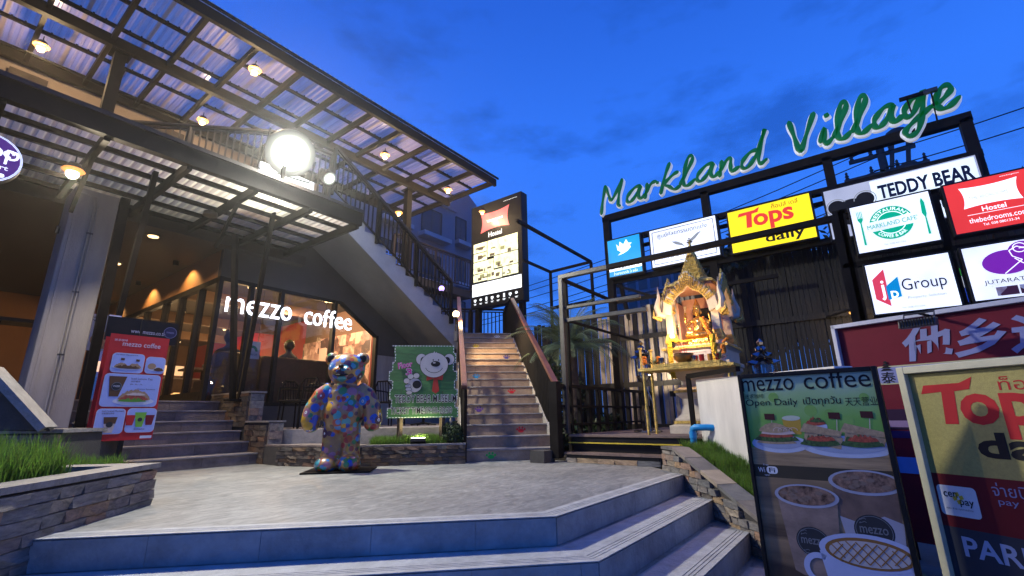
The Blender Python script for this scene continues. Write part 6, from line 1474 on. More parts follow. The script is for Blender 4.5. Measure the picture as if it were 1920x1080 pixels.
# teddy house board
B = panel(8.88, .12, -1.74, 3.30, 4.15, e_dim, 'wide pale lit sign with a black bear head and TEDDY BEAR in navy letters')
B.poly('bright_right', [(.62, .02), (1.84, .02), (1.84, .83), (.62, .83)], emit('lit_pale_blue', (.78, .90, .95), 1.0, .8, .2, 2), 1)
B.text('TEDDY BEAR', .70, .50, 1.10, .23, e_navy, 2, .035); B.text('HOUSE', .95, .16, .5, .2, e_navy, 2, .03)
bp_ = []
B.disc('bear_head', .33, .40, .24, .22, e_ink, 2); B.disc('bear_ear', .14, .52, .12, .12, e_ink, 3); B.disc('bear_ear', .52, .56, .12, .12, e_ink, 3)
for (cx, cy, a0, a1, r) in ((.52, .56, -40, 180, .135), (.14, .52, 30, 230, .135)): B.ring('dotted_rim', cx, cy, r, r + .012, e_gry, 3, a0, a1)
B.text('TEDDY', .16, .30, .34, .09, e_wh, 4, .02)
# near sign stand: four lightboxes
ns = thing('near_sign_frame', 'dark steel stand carrying the four nearest lit signs', 'frame', (5.6, -.7, -.64))
for y in (-.04, -.765, -1.75): MB().box((5.66, y - .03, -.64), (5.74, y + .03, 2.62)).build('post', M['steel'], ns)
MB().box((5.66, -.05, -.64), (5.78, .06, 2.58)).build('post', M['steel'], ns)
for z in (2.02, 1.40, 2.60): MB().box((5.66, -1.8, z - .025), (5.72, .04, z + .025)).build('beam', M['steel'], ns)
fk = 5.5
B = panel(fk, -.11, -.71, 2.08, 2.56, e_ww, 'white lit restaurant sign with a green disc, fork and knife', rw=.018, depth=.12)
B.disc('green_disc', .29, .25, .165, .165, e_grn, 1); B.ring('white_ring', .29, .25, .105, .112, e_wh, 2); B.poly('white_band', [(.09, .185), (.50, .205), (.50, .305), (.09, .285)], e_ww, 3)
B.text('MARKLAND CAFE\'', .105, .215, .38, .045, e_grn, 4, rot=.04); B.text('RESTAURANT', 0, 0, .30, .032, e_wh, 4, .004, bend=(.29, .25, .120, 160, 1)); B.text('COFFEE & BAR', 0, 0, .25, .030, e_wh, 4, .004, bend=(.29, .25, .150, 218, -1))
B.poly('fork', [(.055, .07), (.073, .07), (.070, .30), (.085, .33), (.085, .42), (.080, .42), (.079, .35), (.073, .35), (.073, .42), (.068, .42), (.067, .35), (.061, .35), (.060, .42), (.055, .42), (.055, .35), (.049, .35), (.047, .42), (.043, .42), (.043, .33), (.058, .30)], e_grn, 2)
B.poly('knife', [(.53, .07), (.548, .07), (.545, .24), (.553, .27), (.555, .38), (.540, .43), (.528, .40), (.520, .28), (.535, .24)], e_grn, 2); B.text('Tel. 038 421234', .2, .035, .16, .016, e_gry, 2)
B = panel(fk, -.82, -1.72, 2.10, 2.57, e_red, 'red lit hostel sign with a white pillow, top right corner of the picture', rw=.018, depth=.12)
pillow(B, .09, .215, .37, .20, e_wh, 1, kk=.10); B.text('THE BEDROOMS', .135, .285, .25, .035, e_gry, 3); B.text('Hostel', .20, .165, .15, .045, e_wh, 2, .01); B.poly('rule', [(.10, .148), (.48, .148), (.48, .152), (.10, .152)], e_wh, 2)
B.text('thebedrooms.com', .10, .075, .36, .045, e_wh, 2); B.text('Tel. 038 080133-34', .18, .035, .22, .022, e_wh, 2); B.text('www.bungalows', .36, .44, .12, .012, e_wh, 2)
B = panel(fk, -.13, -.73, 1.47, 1.95, e_ww, 'white lit property group sign with a pink and blue jp mark', rw=.018, depth=.12)
B.poly('pink_wing', [(.03, .14), (.13, .06), (.13, .42), (.03, .33)], emit('lit_pink_red', (.72, .05, .10), .9, .4), 1); B.poly('blue_wing', [(.12, .12), (.22, .14), (.22, .33), (.12, .25)], emit('lit_azure', (.0, .25, .62), .9, .4), 2)
B.text('j', .075, .12, .035, .19, e_wh, 3, .01); B.text('p', .145, .10, .055, .10, e_wh, 3, .01); B.text('Group', .235, .155, .31, .145, e_navy, 2, .0); B.text('Property Solution', .26, .10, .26, .032, e_gry, 2); B.text('Tel. 038 421234', .2, .025, .16, .016, e_gry, 2)
B = panel(fk, -.82, -1.72, 1.49, 1.96, e_ww, 'white lit spa sign with a purple orchid and a white line drawing of a massage', rw=.018, depth=.12)
for cx, cy, rx_, ry_ in ((.25, .30, .15, .105), (.36, .37, .09, .09), (.50, .28, .14, .11)): B.disc('orchid_petal', cx, cy, rx_, ry_, e_pur, 1 + (cx > .3) + (cx > .4))
for pl_ in ([(.22, .20), (.28, .25), (.34, .30), (.29, .34), (.28, .39), (.33, .42), (.38, .39), (.40, .33), (.46, .29)], [(.30, .32), (.34, .27), (.40, .26), (.46, .27)], [(.34, .40), (.39, .40)]): B.line('line_drawing', pl_, .006, e_wh, 5)
B.ring('line_head', .345, .405, .036, .042, e_wh, 5); B.ring('line_head', .48, .26, .03, .036, e_wh, 5)
B.text('JUTARAT SPA', .08, .115, .36, .045, e_ink, 6); spm = photo_mat('spa_photo', (.15, .03, .05), (.6, .4, .4), (.85, .8, .8), 9, 2)
for x0, x1 in ((.14, .27), (.28, .34), (.36, .50)): B.poly('spa_photo', [(x0, .02), (x1, .02), (x1, .095), (x0, .095)], spm, 2)
# slim far LED sign between them
sl = thing('slim_led_sign', 'slim far-off green, white and blue vertical lit sign seen between the two lower signs', 'sign', (11, -2, 0)); c0, c1 = PU(1799, 503, 9.4), PU(1816, 566, 9.4)
MB().box((9.41, c1.y - .05, c1.z - .06), (9.5, c0.y + .02, c0.z + .08)).build('box', M['black'], sl)
Bs = Board(sl, (9.40, c0.y, c1.z), (0, -1, 0)); hh = c0.z - c1.z; ww_ = c0.y - c1.y
for k, (a, b2, m_) in enumerate(((.78, 1, emit('lit_lime', (.05, .8, .05), 1.1)), (.42, .76, e_wh), (.0, .40, emit('lit_deep_blue', (.02, .1, .9), 1.1)))): Bs.poly('lit_segment', [(0, hh * a), (ww_ * .7, hh * a), (ww_ * .7, hh * b2), (0, hh * b2)], m_, 1)
# ================================================================== RED BILLBOARD
R1, R2 = PZ(1560, 612, 1.40), PZ(1920, 558, 1.40); Rd = (R2 - R1).normalized()
rbd = thing('red_billboard', 'wide dark red billboard with big pale Chinese characters in a white frame', 'billboard', (R1.x, R1.y, -.64)); RW = 2.3; RH = 1.85
rn = Rd.cross(ZZ)
MB().box((0, .01, -RH), (RW, .06, 0), (Rd, -rn, ZZ), R1).build('panel', M['maroon'], rbd)
M['alu'] = mat('white_frame_paint', (.62, .62, .64), .4, 0, .08, 6, .05)
for a, b2 in (((0, -.04, -RH), (.035, .06, .0)), ((0, -.04, -.035), (RW, .06, .002))): MB().box((a[0], a[1] - .001, a[2]), (b2[0], b2[1] + .002, b2[2]), (Rd, -rn, ZZ), R1).build('frame_bar', M['alu'], rbd, bevel=.004)
B = Board(rbd, R1 - ZZ * RH - rn * .008 , Rd, step=.002); B.N = rn
def loc(B, px, py):
    p = _hit(px, py, B.N, B.O.dot(B.N)); d = p - B.O; return d.dot(B.R), d.dot(B.U)
lav = flat('lavender_print', (.27, .29, .50))
x, y = loc(B, 1700, 680); B.text('他乡遇', x, y, 1.0, .30, lav, 2, .03, .15)
x, y = loc(B, 1648, 722); B.poly('name_strip', rrect(x, y, x + 1.7, y + .16, .03), flat('pale_yellow_print', (.55, .52, .30)), 1); B.poly('name_strip_inner', rrect(x + .01, y + .012, x + 1.69, y + .148, .025), lav, 2)
B.text('故知汇亚诸江', x + .20, y + .03, .9, .10, M['redprint'], 3, .02); B.text('泰', x + .03, y + .01, .11, .10, M['ink'], 3, .01)
for k in range(4): B.poly('pagoda_roof', [(x + .085 - .05 + k * .011, y + .12 + k * .022), (x + .085 + .05 - k * .011, y + .12 + k * .022), (x + .085 + .02 - k * .004, y + .138 + k * .022), (x + .085 - .02 + k * .004, y + .138 + k * .022)], M['ink'], 4)
x, y = loc(B, 1655, 805); 
B.poly('dark_band', [(x, y), (x + 1.6, y), (x + 1.6, y + .17), (x, y + .17)], flat('aubergine_print', (.03, .01, .04)), 1); B.poly('picture_strip', [(x + .0, y + .02), (x + .20, y + .02), (x + .20, y + .075), (x, y + .075)], flat('small_figures_print', (.30, .20, .34)), 2)
B.poly('purple_band', [(x, y - .07), (x + 1.6, y - .07), (x + 1.6, y - .01), (x, y - .01)], flat('indigo_print', (.04, .02, .12)), 1)
x, y = loc(B, 1670, 885); B.poly('blue_band', [(x, y), (x + .5, y), (x + .5, y + .13), (x, y + .13)], flat('sky_blue_print', (.10, .30, .75)), 1)
# work light over it
wf = thing('work_light', 'unlit grey LED floodlight clamped over the red billboard', 'floodlight', R1); c = _hit(1722, 606, rn, (R1 + rn * .3).dot(rn)); ux_, uy_ = Rd, ZZ
MB().box((-.12, -.05, -.035), (.12, .03, .035), (Rd, -rn, (ZZ - rn * .3).normalized()), c).build('housing', M['bare'], wf, bevel=.006); mb = MB()
for k in range(12): mb.box((-.105 + k * .019, -.062, -.03), (-.098 + k * .019, -.052, .03), (Rd, -rn, ZZ), c)
mb.build('cooling_fins', M['steel'], wf); MB().tube([c - rn * .02 + ZZ * .03 - Rd * .1, c - rn * .06 + ZZ * .09 - Rd * .1, c - rn * .06 + ZZ * .09 + Rd * .1, c - rn * .02 + ZZ * .03 + Rd * .1], .008, 6).build('bracket', M['bare'], wf)
MB().tube([c - rn * .06 + ZZ * .09, c - rn * .32 + ZZ * .09], .012, 6).build('arm', M['steel'], wf)
# ================================================================== YELLOW BOARD ON THE RIGHT
T1, T2 = PZ(1685, 690, .85), PZ(1920, 668, .85); Td = (T2 - T1).normalized(); tn = Td.cross(ZZ); TW, TH = 1.15, 1.47
td = thing('yellow_board', 'cream and yellow Tops daily standing board with a dark red band, at the right edge', 'sign', (T1.x, T1.y, -.62))
MB().box((.02, .005, -TH), (TW, .05, -.02), (Td, -tn, ZZ), T1).build('panel', M['paper'], td)
M['creamframe'] = mat('cream_frame_paint', (.66, .62, .42), .4, 0, .08, 8, .05)
for a, b2 in (((0, -.03, -TH), (.040, .075, 0)), ((.041, -.03, -.040), (TW, .075, 0)), ((TW, -.03, -TH), (TW + .04, .075, 0))): MB().box(a, b2, (Td, -tn, ZZ), T1).build('frame_bar', M['creamframe'], td, bevel=.003)
B = Board(td, T1 - ZZ * TH - tn * .003, Td, step=.0015)
ye = mat('dull_yellow_print', (.40, .34, .10), .5, 0, .12, 60, .15, 200); xl = .042
x, y = loc(B, 1770, 888); B.poly('yellow_field', [(xl, y), (TW, y), (TW, TH - .042), (xl, TH - .042)], ye, 1)
x2, y2 = loc(B, 1775, 985); B.poly('dark_red_band', [(xl, y2), (TW, y2), (TW, y), (xl, y)], flat('dark_red_print', (.17, .015, .02)), 1)
B.poly('grey_field', [(xl, .0), (TW, .0), (TW, y2), (xl, y2)], flat('slate_print', (.045, .05, .065)), 1)
x, y = loc(B, 1748, 792); tops(B, x - .02, y - .04, .40, M['redprint'], M['ink']); 
x, y = loc(B, 1875, 732); B.text('ท็อปส์ เดลี่', x, y, .42, .07, M['redprint'], 2); x, y = loc(B, 1840, 862); B.text('daily', x, y - .03, .50, .17, M['ink'], 2, .035)
x, y = loc(B, 1768, 963); B.poly('white_badge', rrect(x, y, x + .185, y + .155, .02), M['paper'], 2); B.text('cen', x + .03, y + .095, .065, .028, M['ink'], 3, .01); B.text('pay', x + .10, y + .05, .065, .036, M['ink'], 3, .01)
B.polys('yellow_squares', [[(x + a, y + b2), (x + a + .018, y + b2 + .008), (x + a + .012, y + b2 + .026), (x + a - .006, y + b2 + .018)] for a, b2 in ((.088, .10), (.092, .062), (.075, .078), (.106, .085))], M['yellow'], 3); B.text('คุณ จ่าย ทุกการชำระ', x + .03, y + .03, .125, .014, M['ink'], 3)
x, y = loc(B, 1862, 925); B.text('จ่ายบิล', x, y - .01, .18, .065, lav, 2); B.text('pay bill', x + .015, y - .06, .17, .04, lav, 2)
x, y = loc(B, 1815, 1040); B.text('PARKING', x - .01, y - .01, .58, .10, flat('pale_blue_print', (.40, .46, .62)), 2, .02)
blades('grass', 2500, lambda rg: (lambda p: (p.x, p.y))(T1 + Td * rg.uniform(-.9, .1) - tn * rg.uniform(.05, .5)), lambda x, y: -.64, .16, None, seed=31)
bpy.data.objects['grass.004' if 'grass.004' in bpy.data.objects else 'grass.003']['kind'] = 'stuff'; tag(bpy.data.objects['grass.004' if 'grass.004' in bpy.data.objects else 'grass.003'], 'dark grass on the ground between the two standing boards', 'grass')
# ================================================================== COFFEE POSTER STAND
P1_, P2_ = PZ(1383, 703, .85), PZ(1642, 686, .85); Pd = (P2_ - P1_).normalized(); pn = Pd.cross(ZZ); PWd, PH = (P2_ - P1_).length, 1.47
po = thing('coffee_poster', 'tall black-framed mezzo coffee poster stand with sandwiches and iced coffees, in the right foreground', 'poster', (P1_.x, P1_.y, -.62))
MB().box((.0, .006, -PH), (PWd, .05, 0), (Pd, -pn, ZZ), P1_).build('case', M['black'], po)
for a, b2 in (((0, -.014, -PH), (.022, .055, 0)), ((PWd - .026, -.014, -PH), (PWd, .055, 0)), ((.0225, -.014, -.026), (PWd - .0265, .055, 0)), ((.0225, -.014, -PH), (PWd - .0265, .055, -PH + .03))): MB().box(a, b2, (Pd, -pn, ZZ), P1_).build('frame_bar', M['black'], po, bevel=.003)
B = Board(po, P1_ - ZZ * PH - pn * .004, Pd, step=.0006)
def gradmat(name, cols, axis_vec, o, L, noise_amt=.06, nscale=6, rough=.35, stretch=(1, 1, 1)):
    """printed vertical gradient (flat artwork) with noise"""
    m, t, b = new_mat(name); g_ = t.nodes.new('ShaderNodeNewGeometry'); sp = t.nodes.new('ShaderNodeSeparateXYZ'); t.links.new(g_.outputs['Position'], sp.inputs[0])
    mr = t.nodes.new('ShaderNodeMapRange'); mr.inputs['From Min'].default_value = o; mr.inputs['From Max'].default_value = o + L; t.links.new(sp.outputs['Z'], mr.inputs[0])
    n = t.nodes.new('ShaderNodeTexNoise'); n.inputs['Scale'].default_value = nscale; n.inputs['Detail'].default_value = 3
    mpn = t.nodes.new('ShaderNodeMapping'); mpn.inputs['Scale'].default_value = stretch; t.links.new(g_.outputs['Position'], mpn.inputs[0]); t.links.new(mpn.outputs[0], n.inputs['Vector'])
    ad = t.nodes.new('ShaderNodeMath'); ad.operation = 'MULTIPLY_ADD'; ad.inputs[1].default_value = noise_amt * 2; t.links.new(n.outputs[0], ad.inputs[0]); t.links.new(mr.outputs[0], ad.inputs[2])
    su = t.nodes.new('ShaderNodeMath'); su.operation = 'SUBTRACT'; su.inputs[1].default_value = noise_amt; t.links.new(ad.outputs[0], su.inputs[0])
    r = t.nodes.new('ShaderNodeValToRGB'); cr = r.color_ramp; cr.elements[0].color = (*cols[0][1], 1); cr.elements[0].position = cols[0][0]; cr.elements[1].color = (*cols[-1][1], 1); cr.elements[1].position = cols[-1][0]
    for p, c in cols[1:-1]: e = cr.elements.new(p); e.color = (*c, 1)
    t.links.new(su.outputs[0], r.inputs[0]); t.links.new(r.outputs[0], b.inputs['Base Color']); b.inputs['Roughness'].default_value = rough; return m
zt_ = .85; X0, X1 = .022, PWd - .026
yb = loc(B, 1410, 838)[1]; ym = loc(B, 1415, 870)[1]; ym2 = loc(B, 1420, 893)[1]
gm = gradmat('green_bokeh_print', [(0, (.12, .30, .04)), (.35, (.20, .42, .07)), (.7, (.33, .50, .22)), (1, (.42, .52, .42))], None, -.62 + yb, PH - yb, .22, 5)
B.xc = (X0, X1)
B.poly('green_background', [(X0, yb), (X1, yb), (X1, PH - .026), (X0, PH - .026)], gm, 0)
wdm = mat('printed_wood_table', (.36, .24, .12), .4, 0, .35, 3, .0, stretch=(1, 1, 14)); wdd = mat('printed_dark_wood', (.16, .09, .045), .4, 0, .6, 4, 0, stretch=(1.5, 1.5, 16), dark=(.02, .012, .01))
B.poly('wood_table', [(X0, ym), (X1, ym), (X1, yb), (X0, yb)], wdm, 0); B.poly('brown_strip', [(X0, ym2), (X1, ym2), (X1, ym), (X0, ym)], flat('brown_strip_print', (.055, .045, .03)), 0)
B.poly('dark_wood', [(X0, .03), (X1, .03), (X1, ym2), (X0, ym2)], gradmat('slatted_wood_print', [(0, (.03, .02, .015)), (.35, (.05, .03, .02)), (.55, (.30, .20, .11)), (.62, (.08, .05, .03)), (.75, (.30, .21, .12)), (.85, (.12, .08, .05)), (1, (.28, .19, .10))], None, -.62, ym2, .10, 3, stretch=(1, 1, 8)), 0)
bok = [flat('bokeh_print', (.45, .60, .38)), flat('bokeh_pale_print', (.55, .66, .52))]
for k, (px, py, r) in enumerate(((1430, 800, .03), (1520, 770, .035), (1555, 775, .025), (1590, 790, .03), (1450, 745, .03), (1620, 745, .025))):
    x, y = loc(B, px, py); B.disc('bokeh_spot', x, y, r, r, bok[k % 2] if False else flat('bokeh_print', (.22, .42, .10)), 1)
x, y = loc(B, 1393, 735); x2 = loc(B, 1634, 722)[0]; 
B.text('mezzo', x, y, (x2 - x) * .44, .075, M['ink'], 3, .0); B.text('coffee', x + (x2 - x) * .52, y, (x2 - x) * .48, .108, M['ink'], 3, .0)
x, y = loc(B, 1397, 748); B.text('迷求咖啡', x, y, .12, .03, flat('dark_green_print', (.03, .06, .02)), 3)
x, y = loc(B, 1400, 765); B.text('Open Daily', x, y, .31, .055, M['ink'], 3); B.text('เปิดทุกวัน', x + .34, y, .20, .06, M['ink'], 3, .01); B.text('天天营业', x + .56, y, .155, .05, M['ink'], 3)
plate = flat('white_plate_print', (.50, .54, .66), .3); plate2 = flat('plate_shade_print', (.34, .38, .50), .3)
bun = mat('bread_print', (.42, .29, .16), .5, 0, .3, 40, 0); greens = mat('salad_print', (.05, .10, .02), .5, 0, .7, 60, 0); tom = mat('tomato_print', (.40, .07, .03), .5, 0, .5, 60, 0); onion = flat('onion_print', (.62, .48, .42))
def lp2(px, py): return loc(B, px, py)
def bump_poly(x0, x1, yb_, h, n=24, j=.12, seed=1, flatb=True):
    rg = random.Random(seed); p = [(x0 + (x1 - x0) * i / n, yb_ + h * math.sin(math.pi * i / n) ** .6 * (1 + rg.uniform(-j, j))) for i in range(n + 1)]; q = [(x1 - (x1 - x0) * i / n, yb_ - (h * .25 * math.sin(math.pi * i / n))) for i in range(1, n)]; return p + q
x, y = lp2(1462, 832); B.disc('plate', x, y, .165, .055, plate, 1); B.disc('plate_well', x, y + .006, .13, .038, plate2, 2)
B.poly('bun_bottom', bump_poly(x - .135, x + .10, y + .005, .03, seed=2), bun, 3); B.poly('salad', bump_poly(x - .145, x + .115, y + .022, .045, j=.4, seed=3), greens, 4); B.poly('tomato', bump_poly(x - .12, x + .09, y + .045, .03, j=.3, seed=4), tom, 5); B.poly('ham', bump_poly(x - .10, x + .10, y + .062, .032, j=.3, seed=5), onion, 6); B.poly('bun_top', bump_poly(x - .11, x + .07, y + .078, .05, j=.06, seed=6), bun, 7)
for k in range(4): B.ring('onion_ring', x + .0 + .03 * k, y + .082, .022, .026, onion, 8, 0, 200, .7)
x, y = lp2(1588, 838); B.disc('plate', x - .0, y, .235, .062, plate, 1); B.disc('plate_well', x, y + .006, .19, .044, plate2, 2)
for k, (dx, s_) in enumerate(((-.13, 1), (.08, 1))):
    B.poly('bread_half', [(x + dx - .09, y + .02), (x + dx + .10, y - .015 + .02 * k), (x + dx + .12, y + .05), (x + dx - .07, y + .10)], bun, 3 + k); B.poly('salad', bump_poly(x + dx - .11, x + dx + .10, y + .01, .05, j=.5, seed=9 + k), greens, 5); B.poly('filling', bump_poly(x + dx - .07, x + dx + .08, y + .035, .03, j=.4, seed=19 + k), tom, 6)
    B.poly('bread_top', [(x + dx - .10, y + .085), (x + dx + .11, y + .055), (x + dx + .12, y + .085), (x + dx - .07, y + .135)], bun, 7)
x, y = lp2(1487, 808); B.poly('juice_glass', [(x - .045, y - .02), (x + .045, y - .02), (x + .052, y + .075), (x - .052, y + .075)], flat('juice_print', (.52, .32, .05)), 1); B.disc('juice_foam', x, y + .078, .052, .016, flat('foam_print', (.55, .58, .45)), 2)
x, y = lp2(1530, 800); B.disc('bowl', x, y, .06, .04, plate, 1); B.poly('bowl_salad', bump_poly(x - .055, x + .055, y + .015, .035, j=.3, seed=30), tom, 2); B.poly('bowl_greens', bump_poly(x - .03, x + .05, y + .03, .02, j=.5, seed=31), greens, 3)
for px, py in ((1443, 782), (1564, 780), (1625, 778)):
    x, y = lp2(px, py); B.poly('menu_flag', [(x - .03, y - .015), (x + .03, y - .02), (x + .03, y + .02), (x - .03, y + .022)], flat('maroon_flag_print', (.07, .02, .02)), 4); B.line('flag_stick', [(x + .01, y - .02), (x, y - .09)], .004, onion, 3)
x, y = lp2(1422, 881); B.text('Wi', x, y - .012, .04, .03, M['paper'], 2, .01); B.poly('wifi_badge', rrect(x + .05, y - .018, x + .115, y + .026, .018), M['paper'], 2); B.text('Fi', x + .065, y - .010, .034, .028, M['ink'], 3, .01); B.text('Free', x + .035, y + .03, .03, .01, M['paper'], 2); B.text('open', x + .035, y - .034, .03, .01, M['paper'], 2)
# iced cups and a latte
cupm = mat('milk_coffee_print', (.25, .175, .14), .35, 0, .35, 5, 0, stretch=(1, 1, 2)); cupd = mat('dark_iced_coffee_print', (.16, .10, .075), .35, 0, .3, 12, 0); icem = mat('ice_print', (.20, .12, .08), .3, 0, .9, 30, 0, dark=(.04, .02, .012)); rim = flat('clear_rim_print', (.36, .37, .46)); lblm = flat('round_label_print', (.03, .033, .04)); lblt = flat('label_ring_print', (.16, .17, .19))
def cup(px, py, w_, h_, body, k=2):
    x, y = lp2(px, py)      # centre of the rim
    B.poly('cup', [(x - w_ * .36, y - h_), (x - w_ * .22, y - h_ - .02), (x + w_ * .22, y - h_ - .02), (x + w_ * .36, y - h_), (x + w_ * .48, y - .02), (x + w_ * .46, y), (x - w_ * .46, y), (x - w_ * .48, y - .02)], body, k)
    B.disc('cup_rim', x, y, w_ * .52, w_ * .20, rim, k + 1); B.disc('iced_coffee', x, y + .003, w_ * .46, w_ * .165, icem, k + 2)
    for q in range(9):
        rg = random.Random(q + int(px)); B.disc('ice_cube', x + rg.uniform(-.36, .36) * w_, y + rg.uniform(-.08, .12) * w_, .02, .011, flat('ice_glint_print', (.24, .17, .13)) if q == 0 and 'ice_glint_print' not in bpy.data.materials else bpy.data.materials['ice_glint_print'], k + 3)
    yl = y - h_ * .60; B.disc('label', x, yl, w_ * .27, w_ * .25, lblm, k + 1); B.ring('label_ring', x, yl, w_ * .24, w_ * .25, lblt, k + 2, sy=.92); B.text('mezzo', x - w_ * .19, yl - w_ * .04, w_ * .38, w_ * .10, lblt, k + 2, .01)
    for dy in (.12, -.15, .17, -.20): B.line('label_curl', [(x - w_ * .13 + w_ * .05 * math.cos(i), yl + w_ * dy + .006 * math.sin(i * 1.7)) for i in range(5)], .003, lblt, k + 2)
cup(1621, 905, .34, .42, cupd, 1); cup(1511, 930, .33, .42, cupm, 5)
x, y = lp2(1621, 905); B.poly('milk_layer', [(x - .118, y - .42), (x + .118, y - .42), (x + .150, y - .20), (x + .06, y - .17), (x - .05, y - .22), (x - .150, y - .19)], flat('milk_print', (.34, .34, .42)), 1.5)
x, y = lp2(1628, 1037); wm = mat('white_mug_print', (.42, .47, .68), .3, 0, .06, 4, 0)
B.poly('mug', [(x - .20, y - .26), (x + .20, y - .26), (x + .235, y - .02), (x - .235, y - .02)], wm, 10); B.disc('mug_rim', x, y, .235, .095, wm, 11); B.disc('latte', x, y - .004, .205, .078, flat('caramel_print', (.24, .12, .04)), 12); B.disc('milk_foam', x, y - .006, .185, .064, flat('foam_white_print', (.46, .42, .42)), 13)
lat = flat('caramel_line_print', (.27, .13, .035))
for k in range(-3, 4):
    c_ = k * .048; hw = math.sqrt(max(0, 1 - (c_ / .19) ** 2)); B.line('caramel_line', [(x + c_ - .05 * hw, y - .006 + .055 * hw), (x + c_ + .05 * hw, y - .006 - .055 * hw)], .006, lat, 14); B.line('caramel_line', [(x + c_ + .05 * hw, y - .006 + .055 * hw), (x + c_ - .05 * hw, y - .006 - .055 * hw)], .006, lat, 15)
B.ring('mug_handle', x - .245, y - .12, .055, .085, wm, 10, 60, 290)

# ================================================================== BEAR STATUE
bd = Vector((3.45, 5.20, 0)); bs_ = thing('bear_statue', 'glossy standing bear statue painted all over with colourful spots, on the plaza', 'statue', bd)
bX, bY = eE, -dD
def bp3(x, y, z): return bd + bX * x + bY * y + ZZ * z
mb = MB()
def eb(x, y, z, r): # ellipsoid in the bear frame
    k = len(mb.v); mb.ball((0, 0, 0), r, 18, 12)
    for i in range(k, len(mb.v)): v = mb.v[i]; mb.v[i] = tuple(bp3(x + v[0], y + v[1], z + v[2]))
for s_ in (-1, 1):
    eb(s_ * .125, .10, .09, (.135, .19, .10)); eb(s_ * .105, .0, .10, (.12, .14, .11))
    mb.tube([bp3(s_ * .11, 0, .08), bp3(s_ * .105, 0, .30), bp3(s_ * .10, 0, .52)], [.125, .115, .12], 16)
    mb.tube([bp3(s_ * .16, 0, .98), bp3(s_ * .26, .01, .88), bp3(s_ * .345, .03, .70), bp3(s_ * .365, .05, .56), bp3(s_ * .355, .06, .50)], [.075, .105, .115, .11, .075], 16); eb(s_ * .355, .05, .53, (.10, .105, .09))
    eb(s_ * .185, .0, 1.315, (.085, .05, .085))
eb(0, 0, .66, (.245, .205, .26)); eb(0, 0, .86, (.215, .175, .17)); eb(0, 0, .95, (.16, .13, .10)); eb(0, -.0, 1.185, (.225, .20, .205)); eb(-.02, .14, 1.125, (.125, .09, .095)); eb(-.07, .20, 1.15, (.062, .04, .05)); eb(.035, .20, 1.15, (.062, .04, .05)); eb(-.02, .18, 1.08, (.08, .05, .035))
body = voxel('body', mb, M['bear'], bs_, .014, 4)
mb = MB()
mb.tube([bp3(-.02 + .085 * t, .255 - .05 * t * t, 1.095 + .018 * t * t) for t in (-1, -.6, -.2, .2, .6, 1)], [.006, .012, .014, .014, .012, .006], 8); mb.build('mouth', M['black'], bs_, smooth=True)
nb = MB(); nb.ball(tuple(bp3(-.02, .235, 1.205)), (.035, .03, .024), 12, 8); nb.build('nose', M['black'], bs_, smooth=True)
MB().tube([bp3(-.02, .258, 1.19), bp3(-.02, .262, 1.11)], .005, 6).build('muzzle_line', M['black'], bs_)
for s_ in (-1, 1):
    nb = MB(); k = 0; nb.ball((0, 0, 0), (.048, .016, .05), 14, 8); nb.v = [tuple(bp3(s_ * .188 + v[0], .043 + v[1], 1.315 + v[2])) for v in nb.v]; nb.build('ear_hollow', M['black'], bs_, smooth=True)
MB().box((-.36, -.26, .003), (.40, .30, .018), (bX, bY, ZZ), bd).build('base_plate', M['steel'], bs_)

# ================================================================== MUSEUM BOARD
mo = DE(6.76, -.80, .59); mbd = thing('museum_board', 'green plank museum board with a cartoon teddy face, jagged edges and dashed white border', 'sign', DE(6.76, -.35, .23))
pw = [(.06, .90), (.07, .93), (.04, .90), (.0, .95), (.05, .92), (.02, .96), (.05, .93), (.0, .97)][::-1]; nP = 8; ph = 1.0 / nP
M['greenplank'] = mat('green_painted_plank', (.035, .14, .035), .6, 0, .3, 3, .3, 40, stretch=(2, 2, 12), rnd=.15)
B = Board(mbd, mo, eE, step=.0025)
prev = None; dash = []
for k in range(nP):
    a, b2 = pw[k]; MB().box((a, .004, k * ph + .001), (b2, .026, (k + 1) * ph - .0015), (eE, dD, ZZ), mo).build('plank', M['greenplank'], mbd)
    for xx in (a + .01, b2 - .01):
        for q in range(3): zc_ = k * ph + .02 + q * .04; dash.append([(xx - .005, zc_), (xx + .005, zc_), (xx + .005, zc_ + .024), (xx - .005, zc_ + .024)])
    if prev:
        for p_, c_ in ((prev[0], a), (prev[1], b2)):
            if abs(p_ - c_) > .015: dash.append([(min(p_, c_), k * ph + .004), (max(p_, c_), k * ph + .004), (max(p_, c_), k * ph + .012), (min(p_, c_), k * ph + .012)])
    prev = (a, b2)
for zc_ in (.006, .985):
    for q in range(21): xx = .03 + q * .042; dash.append([(xx, zc_), (xx + .026, zc_), (xx + .026, zc_ + .009), (xx, zc_ + .009)])
B.polys('dashed_border', dash, M['paper'], 1)
teddy = flat('teddy_white_print', (.48, .46, .45))
B.disc('outline', .62, .72, .198, .178, M['ink'], 1)
for cx, s_ in ((.44, 1), (.83, 1)): B.disc('ear_outline', cx, .80, .077, .082, M['ink'], 1); B.disc('ear', cx, .80, .072, .077, teddy, 2); B.disc('inner_ear', cx + (.03 if cx < .6 else -.03), .785, .042, .05, M['ink'], 3)
B.disc('outline', .62, .72, .198, .178, M['ink'], 4); B.disc('face', .62, .72, .193, .173, teddy, 5); B.disc('nose', .64, .735, .066, .040, M['ink'], 6); B.disc('nose_glint', .62, .75, .02, .01, teddy, 7)
for cx in (.605, .68): B.disc('eye', cx, .79, .009, .011, M['ink'], 6)
B.line('smile', [(.62 + .125 * math.cos(math.radians(a)), .715 + .105 * math.sin(math.radians(a))) for a in range(200, 341, 10)], .007, M['ink'], 6)
